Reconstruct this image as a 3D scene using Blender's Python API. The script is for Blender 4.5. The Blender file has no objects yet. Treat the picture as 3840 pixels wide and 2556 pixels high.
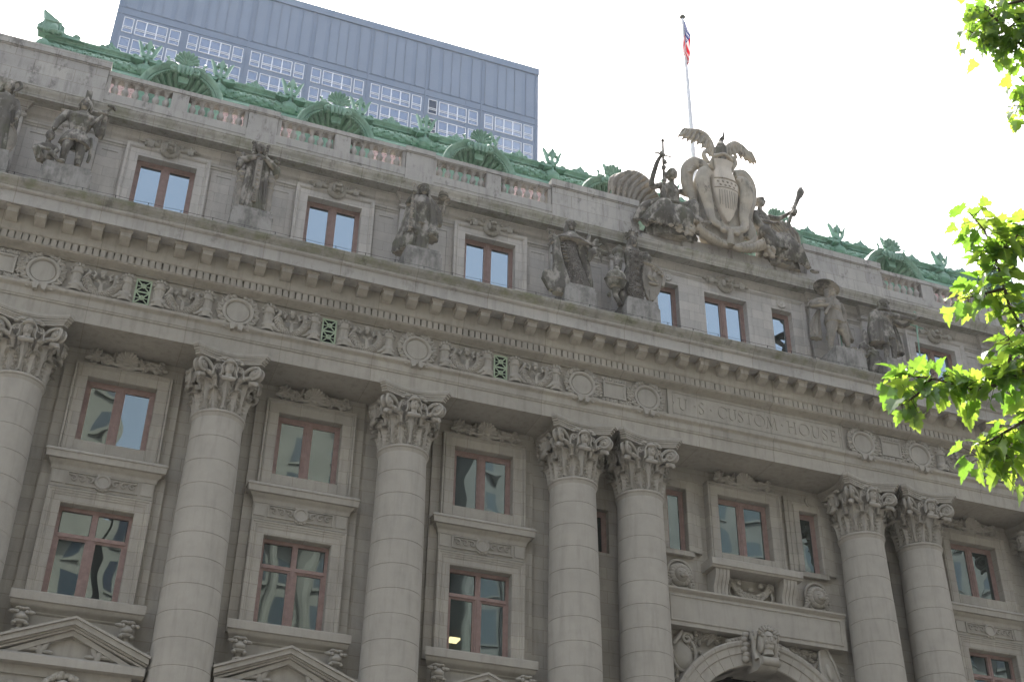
import bpy, math, random
import numpy as np
from mathutils import Vector, Matrix, Euler
random.seed(7)
rnd = random.Random(11)
pi, sin, cos, rad = math.pi, math.sin, math.cos, math.radians
S = bpy.context.scene
# ------------------------------------------------------------------ camera
CAM = (2.1299, -35.7357, -23.1733)
yaw, pit, rol = rad(20.371), rad(32.5905), rad(0.947)
fwd = Vector((sin(yaw)*cos(pit), cos(yaw)*cos(pit), sin(pit)))
rt = Vector((cos(yaw), -sin(yaw), 0)); up = rt.cross(fwd)
r2 = rt*cos(rol) + up*sin(rol); u2 = -rt*sin(rol) + up*cos(rol)
cam = bpy.data.objects.new('camera', bpy.data.cameras.new('camera'))
S.collection.objects.link(cam)
cam.matrix_world = Matrix(((r2.x, u2.x, -fwd.x, CAM[0]), (r2.y, u2.y, -fwd.y, CAM[1]), (r2.z, u2.z, -fwd.z, CAM[2]), (0, 0, 0, 1)))
cam.data.sensor_width = 36; cam.data.lens = 36*4893.26/3840
cam.data.clip_end = 4000; cam.data.clip_start = .05
S.camera = cam
S.render.resolution_x = 1024; S.render.resolution_y = 681
# ------------------------------------------------------------------ sky and sun
SUN_EL, SUN_AZ = rad(61), rad(12)      # azimuth from +y towards +x: the sun stands behind the building
w = bpy.data.worlds.new("World"); S.world = w; w.use_nodes = True
nt = w.node_tree; bg = nt.nodes['Background']
sky = nt.nodes.new('ShaderNodeTexSky'); sky.sky_type = 'NISHITA'; sky.sun_disc = False
sky.sun_elevation = SUN_EL; sky.sun_rotation = SUN_AZ
sky.air_density = 1.0; sky.dust_density = 6.0; sky.ozone_density = 1.0
hs = nt.nodes.new('ShaderNodeHueSaturation'); hs.inputs['Saturation'].default_value = .55
nt.links.new(sky.outputs[0], hs.inputs['Color']); nt.links.new(hs.outputs[0], bg.inputs[0])
bg.inputs[1].default_value = 0.15
sun = bpy.data.objects.new('sun', bpy.data.lights.new('sun', 'SUN')); S.collection.objects.link(sun)
sun.data.energy = 3.6; sun.data.angle = rad(.53); sun.data.color = (1, .95, .87)
sd = Vector((sin(SUN_AZ)*cos(SUN_EL), cos(SUN_AZ)*cos(SUN_EL), sin(SUN_EL)))
sun.rotation_euler = sd.to_track_quat('Z', 'Y').to_euler()
S.view_settings.view_transform = 'Standard'; S.view_settings.look = 'None'
S.view_settings.exposure = 1.72; S.view_settings.gamma = 1
# ------------------------------------------------------------------ materials
MAT = {}
def nmat(name):
    m = bpy.data.materials.new(name); m.use_nodes = True; MAT[name] = m
    return m, m.node_tree, m.node_tree.nodes['Principled BSDF']
def N(t, typ, **kw):
    n = t.nodes.new(typ)
    for k, v in kw.items():
        if k.startswith('i_'): n.inputs[k[2:].replace('_', ' ')].default_value = v
        else: setattr(n, k, v)
    return n
def mixc(t, fac, a, b, mode='MIX'):
    n = t.nodes.new('ShaderNodeMix'); n.data_type = 'RGBA'; n.blend_type = mode
    for s, v in ((0, fac), (6, a), (7, b)):
        if isinstance(v, (int, float)): n.inputs[s].default_value = v
        elif isinstance(v, tuple): n.inputs[s].default_value = (*v, 1)
        else: t.links.new(v, n.inputs[s])
    return n.outputs[2]
def ramp(t, src, p0, p1, c0=0., c1=1.):
    n = t.nodes.new('ShaderNodeMapRange'); n.inputs['From Min'].default_value = p0; n.inputs['From Max'].default_value = p1
    n.inputs['To Min'].default_value = c0; n.inputs['To Max'].default_value = c1; t.links.new(src, n.inputs[0]); return n.outputs[0]
def noise(t, vec, scale, detail=4, rough=.55):
    n = N(t, 'ShaderNodeTexNoise'); n.inputs['Scale'].default_value = scale; n.inputs['Detail'].default_value = detail
    n.inputs['Roughness'].default_value = rough; t.links.new(vec, n.inputs['Vector']); return n.outputs['Fac']
def pos(t, sc=None):
    g = N(t, 'ShaderNodeNewGeometry')
    if sc is None: return g.outputs['Position']
    v = N(t, 'ShaderNodeVectorMath', operation='MULTIPLY'); v.inputs[1].default_value = sc
    t.links.new(g.outputs['Position'], v.inputs[0]); return v.outputs[0]
def stone(name, col, dark=.25, streak=.3, green=0., joints=None, pale=0., blk=(.56, .68), cream=0., cr=(.02, .20), speck=.16, black=0., rough=.85, tintvar=.1):
    m, t, b = nmat(name); L = t.links.new
    P = pos(t)
    c = mixc(t, ramp(t, noise(t, P, .5, 5), .3, .7), tuple(x*(1-tintvar) for x in col), tuple(x*(1+tintvar) for x in col))
    c = mixc(t, ramp(t, noise(t, P, 2.6, 5), .45, .75, 0, .35), c, tuple(x*.72 for x in col))
    st = noise(t, pos(t, (5, 5, .55)), 1., 4, .6)
    c = mixc(t, ramp(t, st, .5, .78, 0, streak), c, tuple(x*.42 for x in col))
    sp = noise(t, P, 55, 2, .7)
    c = mixc(t, ramp(t, sp, .35, .65, 0, speck), c, (col[0]*.45, col[1]*.45, col[2]*.45))
    if green: c = mixc(t, ramp(t, noise(t, pos(t, (1.1, 1.5, .7)), 1.3, 5, .65), .47, .7, 0, green), c, (.15, .17, .07))
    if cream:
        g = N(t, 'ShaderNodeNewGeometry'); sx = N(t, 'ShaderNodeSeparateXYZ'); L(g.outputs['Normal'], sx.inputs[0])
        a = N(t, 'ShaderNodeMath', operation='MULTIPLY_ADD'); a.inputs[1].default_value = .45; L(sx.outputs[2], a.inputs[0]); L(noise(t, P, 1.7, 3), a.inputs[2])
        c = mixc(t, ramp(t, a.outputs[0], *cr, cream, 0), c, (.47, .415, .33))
    if pale: c = mixc(t, ramp(t, noise(t, pos(t, (1.6, 1.6, 1.)), 1.9, 5, .62), .50, .62, 0, pale), c, (.36, .335, .29))  # random pale patches painted in place of sun highlights on the statues
    if black: c = mixc(t, ramp(t, noise(t, pos(t, (2.2, 2.2, 1.1)), 1.1, 6, .7), *blk, 0, black), c, (.05, .047, .042))
    bump = N(t, 'ShaderNodeBump'); bump.inputs['Strength'].default_value = .35; bump.inputs['Distance'].default_value = .012
    hgt = noise(t, P, 38, 3, .6)
    if joints:
        sx = N(t, 'ShaderNodeSeparateXYZ'); L(P, sx.inputs[0]); cb = N(t, 'ShaderNodeCombineXYZ')
        L(sx.outputs[0], cb.inputs[0]); zs_ = N(t, 'ShaderNodeMath', operation='ADD'); zs_.inputs[1].default_value = joints[3] if len(joints) > 3 else 0; L(sx.outputs[2], zs_.inputs[0]); L(zs_.outputs[0], cb.inputs[1])
        br = N(t, 'ShaderNodeTexBrick', offset=.5); L(cb.outputs[0], br.inputs['Vector'])
        br.inputs['Scale'].default_value = 1; br.inputs['Mortar Size'].default_value = joints[2] if len(joints) > 2 else .009; br.inputs['Mortar Smooth'].default_value = .3
        br.inputs['Brick Width'].default_value = joints[0]; br.inputs['Row Height'].default_value = joints[1]
        br.inputs['Color1'].default_value = (.90, .90, .90, 1); br.inputs['Color2'].default_value = (1.05, 1.045, 1.03, 1); br.inputs['Mortar'].default_value = (.72, .70, .67, 1)
        c = mixc(t, 1., c, br.outputs['Color'], 'MULTIPLY')
        mm = N(t, 'ShaderNodeMath', operation='MULTIPLY_ADD'); mm.inputs[1].default_value = -1.; L(br.outputs['Fac'], mm.inputs[0]); L(hgt, mm.inputs[2]); hgt = mm.outputs[0]
    L(hgt, bump.inputs['Height']); L(bump.outputs[0], b.inputs['Normal']); L(c, b.inputs['Base Color'])
    b.inputs['Roughness'].default_value = rough; b.inputs['Specular IOR Level'].default_value = .25
    return m
STC = (.39, .363, .308)
stone('stone', STC, joints=None, streak=.34, tintvar=.07)
stone('stone_block', STC, joints=(1.15, .42), streak=.36)
stone('stone_attic', (.53, .503, .462), joints=(.95, .41), streak=.35, black=.12)  # paler than the lower wall: lens flare brightness put into the colour
stone('stone_corona', (.45, .43, .39), joints=(2.57, 60, .014, 20), streak=.45, black=.3, tintvar=.1)
stone('stone_cornice', (.36, .35, .31), joints=(2.57, 60, .014, 20), streak=.6, green=.75, black=.45, tintvar=.12)
stone('stone_bed', (.385, .357, .30), joints=(3.0, 60, .012, 20), streak=.45, black=.12)
stone('stone_carved', (.375, .35, .296), streak=.3, black=.1)
stone('stone_parapet', (.44, .42, .385), streak=.7, black=.55, joints=(1.35, .62, .012))
stone('stone_weathered', (.42, .40, .365), streak=.7, black=.6)
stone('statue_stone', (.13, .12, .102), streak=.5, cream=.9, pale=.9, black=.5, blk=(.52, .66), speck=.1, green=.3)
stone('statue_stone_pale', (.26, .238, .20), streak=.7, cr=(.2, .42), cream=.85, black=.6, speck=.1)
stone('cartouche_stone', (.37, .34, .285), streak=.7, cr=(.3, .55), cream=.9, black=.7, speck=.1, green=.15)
stone('stone_eaves', (.46, .44, .395), streak=.7, green=.5, black=.5, tintvar=.12, joints=(1.5, 60, .014, 20))
stone('plinth_stone', (.33, .315, .285), streak=.8, black=.75, blk=(.44, .68))
def plain(name, col, rough=.7, metal=0., var=.12, nscale=3., spec=.3, bump=.0, em=None):
    m, t, b = nmat(name)
    c = mixc(t, ramp(t, noise(t, pos(t), nscale, 5), .3, .7), tuple(x*(1-var) for x in col), tuple(min(1, x*(1+var)) for x in col))
    t.links.new(c, b.inputs['Base Color']); b.inputs['Roughness'].default_value = rough
    b.inputs['Metallic'].default_value = metal; b.inputs['Specular IOR Level'].default_value = spec
    if bump:
        bp = N(t, 'ShaderNodeBump'); bp.inputs['Distance'].default_value = bump; t.links.new(noise(t, pos(t), nscale*6, 3), bp.inputs['Height']); t.links.new(bp.outputs[0], b.inputs['Normal'])
    return m
plain('window_metal', (.28, .195, .168), .5, var=.15, nscale=6)
def copper():
    m, t, b = nmat('verdigris'); L = t.links.new
    P = pos(t)
    c = mixc(t, ramp(t, noise(t, P, 1.5, 6, .65), .3, .7), (.12, .245, .175), (.24, .385, .29))
    c = mixc(t, ramp(t, noise(t, pos(t, (3, 3, .7)), 2, 4), .52, .75, 0, .6), c, (.07, .125, .095))
    L(c, b.inputs['Base Color']); b.inputs['Roughness'].default_value = .5; b.inputs['Specular IOR Level'].default_value = .45
    bp = N(t, 'ShaderNodeBump'); bp.inputs['Distance'].default_value = .02; L(noise(t, P, 9, 4), bp.inputs['Height']); L(bp.outputs[0], b.inputs['Normal'])
copper()
def glass(name, tint, refl, wav, dark=(.012, .014, .016), vscale=1.2):
    m, t, b = nmat(name); L = t.links.new
    out = t.nodes['Material Output']; t.nodes.remove(b)
    df = N(t, 'ShaderNodeBsdfDiffuse'); df.inputs[0].default_value = (*dark, 1)
    gl = N(t, 'ShaderNodeBsdfGlossy'); gl.inputs[0].default_value = (*tint, 1); gl.inputs['Roughness'].default_value = .012
    bp = N(t, 'ShaderNodeBump'); bp.inputs['Distance'].default_value = wav; bp.inputs['Strength'].default_value = 1
    L(noise(t, pos(t), vscale, 0, .5), bp.inputs['Height']); L(bp.outputs[0], gl.inputs['Normal'])
    fr = N(t, 'ShaderNodeFresnel'); fr.inputs[0].default_value = 1.5
    a = N(t, 'ShaderNodeMath', operation='MULTIPLY_ADD'); a.inputs[1].default_value = .8; a.inputs[2].default_value = refl; a.use_clamp = True; L(fr.outputs[0], a.inputs[0])
    mx = N(t, 'ShaderNodeMixShader'); L(a.outputs[0], mx.inputs[0]); L(df.outputs[0], mx.inputs[1]); L(gl.outputs[0], mx.inputs[2]); L(mx.outputs[0], out.inputs[0])
glass('glass_attic', (.68, .83, .90), .40, .004)
glass('glass_street', (.53, .64, .64), .30, .006, (.02, .022, .02), vscale=1.0)
glass('glass_clear', (.55, .64, .62), .22, .006, (.02, .022, .02), vscale=1.0)
def _clear():
    t = MAT['glass_clear'].node_tree
    for n_ in list(t.nodes):
        if n_.type == 'BSDF_DIFFUSE':
            tr = N(t, 'ShaderNodeBsdfTransparent'); tr.inputs[0].default_value = (.8, .85, .82, 1)
            for l in list(n_.outputs[0].links): t.links.new(tr.outputs[0], l.to_socket)
_clear()
glass('glass_tower', (.5, .6, .75), .3, .0, (.10, .13, .18))
# ------------------------------------------------------------------ object helpers
COL = S.collection
def tag(o, label=None, cat=None, group=None, kind=None):
    if label: o['label'] = label
    if cat: o['category'] = cat
    if group: o['group'] = group
    if kind: o['kind'] = kind
    return o
def empty(name, loc=(0, 0, 0), label=None, cat=None, group=None):
    o = bpy.data.objects.new(name, None); COL.objects.link(o); o.location = loc
    o.empty_display_size = .3
    return tag(o, label, cat, group)
class MB:
    def __init__(s): s.v = []; s.f = []
    def add(s, vs, fs):
        k = len(s.v); s.v += [tuple(p) for p in vs]; s.f += [tuple(i+k for i in f) for f in fs]; return s
    def box(s, x0, x1, y0, y1, z0, z1):
        v = [(x, y, z) for z in (z0, z1) for y in (y0, y1) for x in (x0, x1)]
        return s.add(v, [(0, 2, 3, 1), (4, 5, 7, 6), (0, 1, 5, 4), (2, 6, 7, 3), (0, 4, 6, 2), (1, 3, 7, 5)])
    def prism(s, poly, a0, a1, axis='x', taper=None):
        """poly: closed list of 2D points; axis x -> (y,z), axis y -> (x,z), axis z -> (x,y)"""
        n = len(poly)
        def mk(a, p): return (a, p[0], p[1]) if axis == 'x' else (p[0], a, p[1]) if axis == 'y' else (p[0], p[1], a)
        v = [mk(a0, p) for p in poly] + [mk(a1, p) for p in poly]
        ar = sum(poly[i][0]*poly[(i+1) % n][1]-poly[(i+1) % n][0]*poly[i][1] for i in range(n))
        f = [(i, (i+1) % n, n+(i+1) % n, n+i) for i in range(n)] + [tuple(range(n-1, -1, -1)), tuple(range(n, 2*n))]
        if (ar < 0) != (axis == 'y'): f = [q[::-1] for q in f]
        return s.add(v, f)
    def lathe(s, prof, c=(0, 0, 0), n=24, a0=0, a1=2*pi, fn=None, cap=True):
        full = abs(a1-a0-2*pi) < 1e-6; m = n if full else n+1
        v = []
        for r, z in prof:
            for i in range(m):
                a = a0+(a1-a0)*i/n; rr = r*(fn(a, z) if fn else 1)
                v.append((c[0]+rr*cos(a), c[1]+rr*sin(a), c[2]+z))
        f = []
        for j in range(len(prof)-1):
            for i in range(n):
                k = (i+1) % m
                f.append((j*m+i, j*m+k, (j+1)*m+k, (j+1)*m+i))
        if full and cap:
            f.append(tuple(range(m-1, -1, -1))); f.append(tuple((len(prof)-1)*m+i for i in range(m)))
        return s.add(v, f)
    def ell(s, c, r, rot=None, n=12, m=8):
        v = []; R = rot or Matrix.Identity(3)
        for j in range(1, m):
            t = pi*j/m
            for i in range(n):
                a = 2*pi*i/n; p = R @ Vector((r[0]*sin(t)*cos(a), r[1]*sin(t)*sin(a), -r[2]*cos(t)))
                v.append((c[0]+p.x, c[1]+p.y, c[2]+p.z))
        for q in (-1, 1):
            p = R @ Vector((0, 0, q*r[2])); v.append((c[0]+p.x, c[1]+p.y, c[2]+p.z))
        f = [(j*n+i, j*n+(i+1) % n, (j+1)*n+(i+1) % n, (j+1)*n+i) for j in range(m-2) for i in range(n)]
        b, tp = n*(m-1), n*(m-1)+1
        f += [(b, (i+1) % n, i) for i in range(n)] + [(tp, (m-2)*n+i, (m-2)*n+(i+1) % n) for i in range(n)]
        return s.add(v, f)
    def tube(s, pts, rs, n=8, closed=False, flat=None):
        pts = [Vector(p) for p in pts]; k = len(pts)
        if isinstance(rs, (int, float)): rs = [rs]*k
        v = []; pu = None
        for i, p in enumerate(pts):
            d = (pts[(i+1) % k] - pts[i-1]) if closed else (pts[min(i+1, k-1)] - pts[max(i-1, 0)])
            if d.length < 1e-9: d = Vector((0, 0, 1))
            d.normalize()
            if pu is None:
                pu = d.cross(Vector((0, 1, 0)))
                if pu.length < .1: pu = d.cross(Vector((1, 0, 0)))
            pu = (pu - d*pu.dot(d)); pu.normalize(); q = d.cross(pu)
            for j in range(n):
                a = 2*pi*j/n; rr = rs[i]
                v.append(p + pu*cos(a)*rr + q*sin(a)*rr*(flat or 1))
        f = [(i*n+j, i*n+(j+1) % n, (i+1)*n+(j+1) % n, (i+1)*n+j) for i in range(k-1) for j in range(n)]
        if closed: f += [((k-1)*n+j, (k-1)*n+(j+1) % n, (j+1) % n, j) for j in range(n)]
        else: f += [tuple(range(n-1, -1, -1)), tuple((k-1)*n+j for j in range(n))]
        return s.add(v, f)
    def ring(s, x0, x1, z0, z1, prof, sides=4):
        """rectangular moulding round an opening; prof = [(d outward, y)...] from the opening edge outward; sides 3 = open at the bottom"""
        prof = [(-.004 if (i < 2 and prof[0][1] > 2) else d, y) for i, (d, y) in enumerate(prof)]; n = len(prof)
        cs = [(x0, z0, -1, -1), (x0, z1, -1, 1), (x1, z1, 1, 1), (x1, z0, 1, -1)]
        v = []
        for cx, cz, sx, sz in cs:
            for d, y in prof: v.append((cx+sx*d, y, cz + (sz*d if not (sides == 3 and sz < 0) else 0)))
        f = []
        for q in range(4 if sides == 4 else 3):
            a, b = q*n, ((q+1) % 4)*n
            for i in range(n-1): f.append((a+i, a+i+1, b+i+1, b+i))
        return s.add(v, [g[::-1] for g in f])
    def build(s, name, mat, parent=None, ang=35, loc=None, smooth=True):
        me = bpy.data.meshes.new(name); me.from_pydata(s.v, [], s.f)
        me.materials.append(MAT[mat] if isinstance(mat, str) else mat)
        if smooth:
            me.polygons.foreach_set('use_smooth', [True]*len(me.polygons)); me.set_sharp_from_angle(angle=rad(ang))
        me.update()
        o = bpy.data.objects.new(name, me); COL.objects.link(o)
        if parent: o.parent = parent
        if loc: o.location = loc
        return o
def dup(o, loc=None, parent=None, dx=0, scale=None):
    c = o.copy(); COL.objects.link(c)
    c.parent = parent if parent is not None else o.parent
    if loc is not None: c.location = loc
    c.location.x += dx
    if scale: c.scale = scale
    for ch in o.children:
        if ch is not c: dup(ch, parent=c)
    return c
def arcpts(cx, cy, r, a0, a1, n): return [(cx+r*cos(a0+(a1-a0)*i/n), cy+r*sin(a0+(a1-a0)*i/n)) for i in range(n+1)]
def cyma(y0, z0, y1, z1, n=6):
    """S curve from (y0,z0) to (y1,z1)"""
    return [(y0+(y1-y0)*(t-.16*sin(2*pi*t)), z0+(z1-z0)*t) for t in [i/n for i in range(n+1)]]
def ovolo(y0, z0, y1, z1, n=5): return [(y0+(y1-y0)*sin(t*pi/2), z0+(z1-z0)*(1-cos(t*pi/2))) for t in [i/n for i in range(n+1)]]
def cavetto(y0, z0, y1, z1, n=5): return [(y0+(y1-y0)*(1-cos(t*pi/2)), z0+(z1-z0)*sin(t*pi/2)) for t in [i/n for i in range(n+1)]]
# ------------------------------------------------------------------ layout numbers
B, P2, CB = 6., 2.4976, 8.9149
XC = 18+P2+CB/2
COLX = [-P2, 0, 6, 12, 18, 18+P2]; COLX += [2*XC-x for x in COLX[::-1]]
BAYS = [3, 9, 15, 2*XC-15, 2*XC-9, 2*XC-3]
X0, X1 = -4.1, 2*XC+4.1
GZ = -24.8
# ------------------------------------------------------------------ ground
tag(MB().add([(-1500, -1500, GZ), (1500, -1500, GZ), (1500, 1500, GZ), (-1500, 1500, GZ)], [(0, 1, 2, 3)]).build('ground', plain('ground_dirt', (.12, .115, .10), .95)), kind='structure')
tag(MB().box(-300, 300, -60, -18, GZ+.004, GZ+.02).build('road', plain('asphalt', (.05, .05, .052), .9)), kind='structure')
tag(MB().box(-300, 300, -17.9, 40, GZ+.004, GZ+.14).build('pavement', plain('paving', (.19, .18, .165), .9, nscale=.8)), kind='structure')
# ================================================================== THE CUSTOM HOUSE
H = empty('custom_house', (0, 0, 0), 'grey stone customs building with giant columns, carved frieze and green copper roof', 'building')
# --- architrave
pr = [(0, -1.5), (0, -1.03), (-.03, -1.02), (-.04, -.96), (-.06, -.95), (-.06, -.74)] + cyma(-.06, -.74, -.17, -.6) + [(-.17, -.53), (-.1, -.515), (2.0, -.515), (2.0, -1.5)]
MB().prism(pr, X0, X1).build('architrave', 'stone_bed', H)
# --- frieze
MB().box(X0, X1, .04, 1.5, -.511, .6).build('frieze', 'stone_bed', H)
# --- cornice: bed moulding, then corona and gutter moulding
pr = [(2.0, .604), (-.02, .604), (-.02, .64)] + cyma(-.04, .64, -.29, .76) + [(-.315, .77), (-.315, .795), (-.18, .80), (-.18, 1.05), (-.33, 1.05)] + ovolo(-.335, 1.06, -.385, 1.24) + [(-.40, 1.27), (-.40, 1.696), (2.0, 1.696)]
MB().prism(pr, X0, X1).build('bed_moulding', 'stone_bed', H)
pr = [(2.0, 1.70), (-.88, 1.70), (-.88, 1.66), (-.92, 1.66), (-.92, 2.08), (-.96, 2.09)] + ovolo(-.96, 2.1, -1.03, 2.17) + [(-1.03, 2.198), (2.0, 2.198)]
cor = MB().prism(pr, X0, X1).build('cornice', 'stone_corona', H)
pr = [(2.0, 2.2)] + cyma(-1.05, 2.2, -1.22, 2.4) + [(-1.24, 2.41), (-1.24, 2.46), (2.0, 2.62)]
MB().prism(pr, X0, X1).build('gutter_moulding', 'stone_cornice', H)
segs = [(-P2, 0, 3), (0, 6, 7), (6, 12, 7), (12, 18, 7), (18, 18+P2, 3), (18+P2, 18+P2+CB, 11)]
segs += [(2*XC-b, 2*XC-a, n) for a, b, n in segs[:5][::-1]]
mods = [a+(b-a)*(i+.5)/n for a, b, n in segs for i in range(n)]
mods += [-P2-.42, -P2-1.25, 2*XC+P2+.42, 2*XC+P2+1.25]
m = MB()
for xm in mods:
    for k in range(4):
        x = xm+(k-1.5)*.21
        m.box(x-.084, x+.084, -.318, -.172, .793, 1.053)
m.box(X0, X1, -.184, -.174, .81, 1.04)
m.build('dentil_course', 'stone_bed', H)
q = [(-.3, 1.69), (-.76, 1.69), (-.76, 1.45), (-.72, 1.42)] + [(-.72+.34*t, 1.42-.035*sin(t*pi*1.0)-.11*t) for t in (.15, .3, .45, .6, .75, .9, 1)] + [(-.3, 1.31)]
mm = MB().prism(q, -.165, .165)
mm.prism([(-.3, 1.698), (-.81, 1.698), (-.81, 1.65), (-.775, 1.62), (-.765, 1.59), (-.3, 1.59)], -.205, .205)
mod0 = mm.build('modillion', 'stone_bed', cor); mod0.location = (mods[0], 0, 0)
for x in mods[1:]: dup(mod0, (x, 0, 0))
# --- columns
def colprof():
    p = []; zs = []
    zt, zb = -3.62, -17.2
    def R(z):
        t = (zt-z)/(zt-zb); return .775+.15*(t**.8)*.75+.03*sin(t*pi)
    z = zt
    p += [(.60, zt+.06), (.74, zt+.06), (R(z), zt)]
    k = 0
    while z > zb+.1:
        z2 = max(z-.795, zb)
        if k > 0: p += [(R(z)-.016, z), (R(z), z-.011)]
        for q in (.25, .5, .75): p.append((R(z+(z2-z)*q), z+(z2-z)*q))
        p += [(R(z2), z2+.011), (R(z2)-.016, z2)]
        z = z2; k += 1
    return p, R
cp, RF = colprof()
cs = MB().lathe(cp[::-1], n=64, cap=False)
ast = [(RF(-3.7)-.01, -3.78), (RF(-3.7)+.0, -3.74), (RF(-3.7)+.035, -3.67), (.825, -3.63)] + [(.80+.052*cos(a), -3.565+.055*sin(a)) for a in [(-pi/2+pi*i/8) for i in range(9)]] + [(.79, -3.50), (.70, -3.50)]
MB_ast = MB().lathe(ast, n=64, cap=False)
cs.add(MB_ast.v, MB_ast.f)
shaft0 = cs
def capital():
    m = MB()
    z0, z1 = -3.5, -1.76
    bell = [(.70, z0), (.70, z0+.2), (.69, z0+.6), (.70, z0+1.0), (.74, z0+1.35), (.82, z0+1.6), (.86, z0+1.72), (.80, z1+.02)]
    m.lathe(bell, n=40)
    # acanthus leaves: curved strips with lobed edges, ribs and a curled tip
    def leaf(ang, zb, h, wd, r0, curl, lobes=5):
        nu, nv = 16, 26; vs = []
        for side in (0, 1):
            for j in range(nv+1):
                t = j/nv
                if t < .8: z = zb+h*t; r = r0+.05*t+.10*t**3
                else:
                    a = (t-.8)/.2*2.3; z = zb+h*.8+h*.17*sin(a); r = r0+.05*.8+.06+curl*(1-cos(a))*.62
                ww = wd*(.82+.3*sin(t*pi*.85))*(1-.45*max(0, t-.78)/.22)
                ww *= 1-.30*(1-abs(sin(t*lobes*pi)))**1.5*(1 if t > .12 else 0)
                for i in range(nu+1):
                    u = (i/nu)*2-1
                    rib = .07*max(0, 1-abs(u)*4)+.04*(1-abs(u)) + .03*cos((abs(u)*3.2-t*1.2)*2*pi)*min(1, abs(u)*3) + .035*abs(u)*cos((t*lobes+abs(u)*.8)*2*pi)
                    rr = r+rib-.05*abs(u)**2 - side*.05
                    a = ang+u*ww/max(r, .5)
                    vs.append((rr*cos(a), rr*sin(a), z+.03*abs(u)*sin(t*lobes*2*pi)))
        W = nu+1; K = W*(nv+1); f = []
        for j in range(nv):
            for i in range(nu):
                a = j*W+i; f.append((a, a+1, a+1+W, a+W)); f.append((K+a, K+a+W, K+a+1+W, K+a+1))
        for j in range(nv):
            a = j*W; f.append((a, a+W, K+a+W, K+a)); a = j*W+nu; f.append((a, K+a, K+a+W, a+W))
        a = nv*W
        for i in range(nu): f.append((a+i, a+i+1, K+a+i+1, K+a+i))
        m.add(vs, f)
    for k in range(8): leaf(k*pi/4+pi/8, z0+.0, .62, .285, .735, .19)
    for k in range(8): leaf(k*pi/4, z0+.05, 1.02, .27, .715, .25)
    # caulicoli and corner volutes
    for k in range(4):
        A = pi/4+k*pi/2
        for sg in (-1, 1):
            a0 = A+sg*.36
            m.tube([(.77*cos(a0), .77*sin(a0), z0+.72), (.80*cos(a0), .80*sin(a0), z0+.95), (.84*cos(A+sg*.33), .84*sin(A+sg*.33), z0+1.1)], [.055, .065, .10], 8)
            m.ell((.86*cos(a0), .86*sin(a0), z0+.74), (.10, .10, .045), n=10, m=6)
            # leaf sheath spreading under the volute
            for q in range(4):
                t = q/3; aa = A+sg*(.34-.22*t)
                m.ell(((.88+.16*t)*cos(aa), (.88+.16*t)*sin(aa), z0+1.08+.13*t), (.10, .10, .09-.015*t), n=8, m=6)
            # stem rising to the corner
            pts = []; 
            for i in range(9):
                t = i/8; aa = A+sg*(.36*(1-t)+.07*t); r = .84+.40*t**1.3; pts.append((r*cos(aa), r*sin(aa), z0+1.05+.52*sin(t*pi/2)))
            m.tube(pts, [.05+.02*i/8 for i in range(9)], 6)
            # spiral
            c = Vector((1.22*cos(A), 1.22*sin(A), z0+1.34)); ux = Vector((cos(A), sin(A), 0)); off = Vector((-sin(A), cos(A), 0))*sg*.085
            sp = []
            for i in range(27):
                t = i/26; a = pi*.62-t*2*pi*1.75; r = .245*(1-t*.86); sp.append(c+off*(1+.5*t)+ux*r*cos(a)+Vector((0, 0, 1))*r*sin(a))
            m.tube(sp, [.05-.022*i/26 for i in range(27)], 6)
            m.ell(c+off*1.5, (.06, .06, .06), n=8, m=6); RV = Matrix(((ux.x, off.x/.085, 0), (ux.y, off.y/.085, 0), (0, 0, 1))); m.ell(c+off*.7, (.20, .07, .20), RV, 14, 8)
        m.ell((1.12*cos(A), 1.12*sin(A), z0+1.36), (.15, .15, .19), n=10, m=8)
        m.ell((1.2*cos(A), 1.2*sin(A), z0+1.62), (.12, .12, .09), n=8, m=6)
        m.ell((1.08*cos(A), 1.08*sin(A), z0+1.08), (.12, .12, .10), n=8, m=6)
        m.tube([(1.0*cos(A), 1.0*sin(A), z0+1.0), (1.13*cos(A), 1.13*sin(A), z0+1.08), (1.27*cos(A), 1.27*sin(A), z0+1.02), (1.3*cos(A), 1.3*sin(A), z0+.93)], [.05, .10, .08, .05], 8)
        # inner helices
        F = k*pi/2
        for sg in (-1, 1):
            c = Vector((.93*cos(F), .93*sin(F), z0+1.38)) + Vector((-sin(F), cos(F), 0))*sg*.33
            tx = Vector((-sin(F), cos(F), 0))*sg
            sp = [c+tx*(.12*(1-t*.8))*cos(-pi*.4+t*9)+Vector((0, 0, 1))*(.12*(1-t*.8))*sin(-pi*.4+t*9) for t in [i/14 for i in range(15)]]
            m.tube(sp, .03, 6)
            m.tube([c+tx*.15+Vector((0, 0, -.32)), c+tx*.13+Vector((0, 0, -.1)), c+tx*.12], .035, 6)
    # winged head on each face
    for k in range(4):
        F = -pi/2+k*pi/2; f = Vector((cos(F), sin(F), 0)); s = Vector((-sin(F), cos(F), 0)); u = Vector((0, 0, 1))
        R3 = Matrix((s, -f, u)).transposed() if False else Matrix(((s.x, f.x, 0), (s.y, f.y, 0), (s.z, f.z, 1)))
        def E(a, b, c_, r, n=14, mm=10): m.ell(s*a+f*b+u*(z0+c_), r, R3, n, mm)
        E(0, 1.02, 1.31, (.145, .165, .205), 18, 12)            # face
        E(0, 1.15, 1.21, (.06, .05, .05)); E(0, 1.19, 1.31, (.027, .035, .06)); E(0, 1.17, 1.385, (.10, .03, .02))
        E(.055, 1.165, 1.345, (.028, .02, .016)); E(-.055, 1.165, 1.345, (.028, .02, .016)); E(0, 1.17, 1.235, (.045, .025, .013)); E(0, 1.15, 1.165, (.04, .04, .03))
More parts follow.
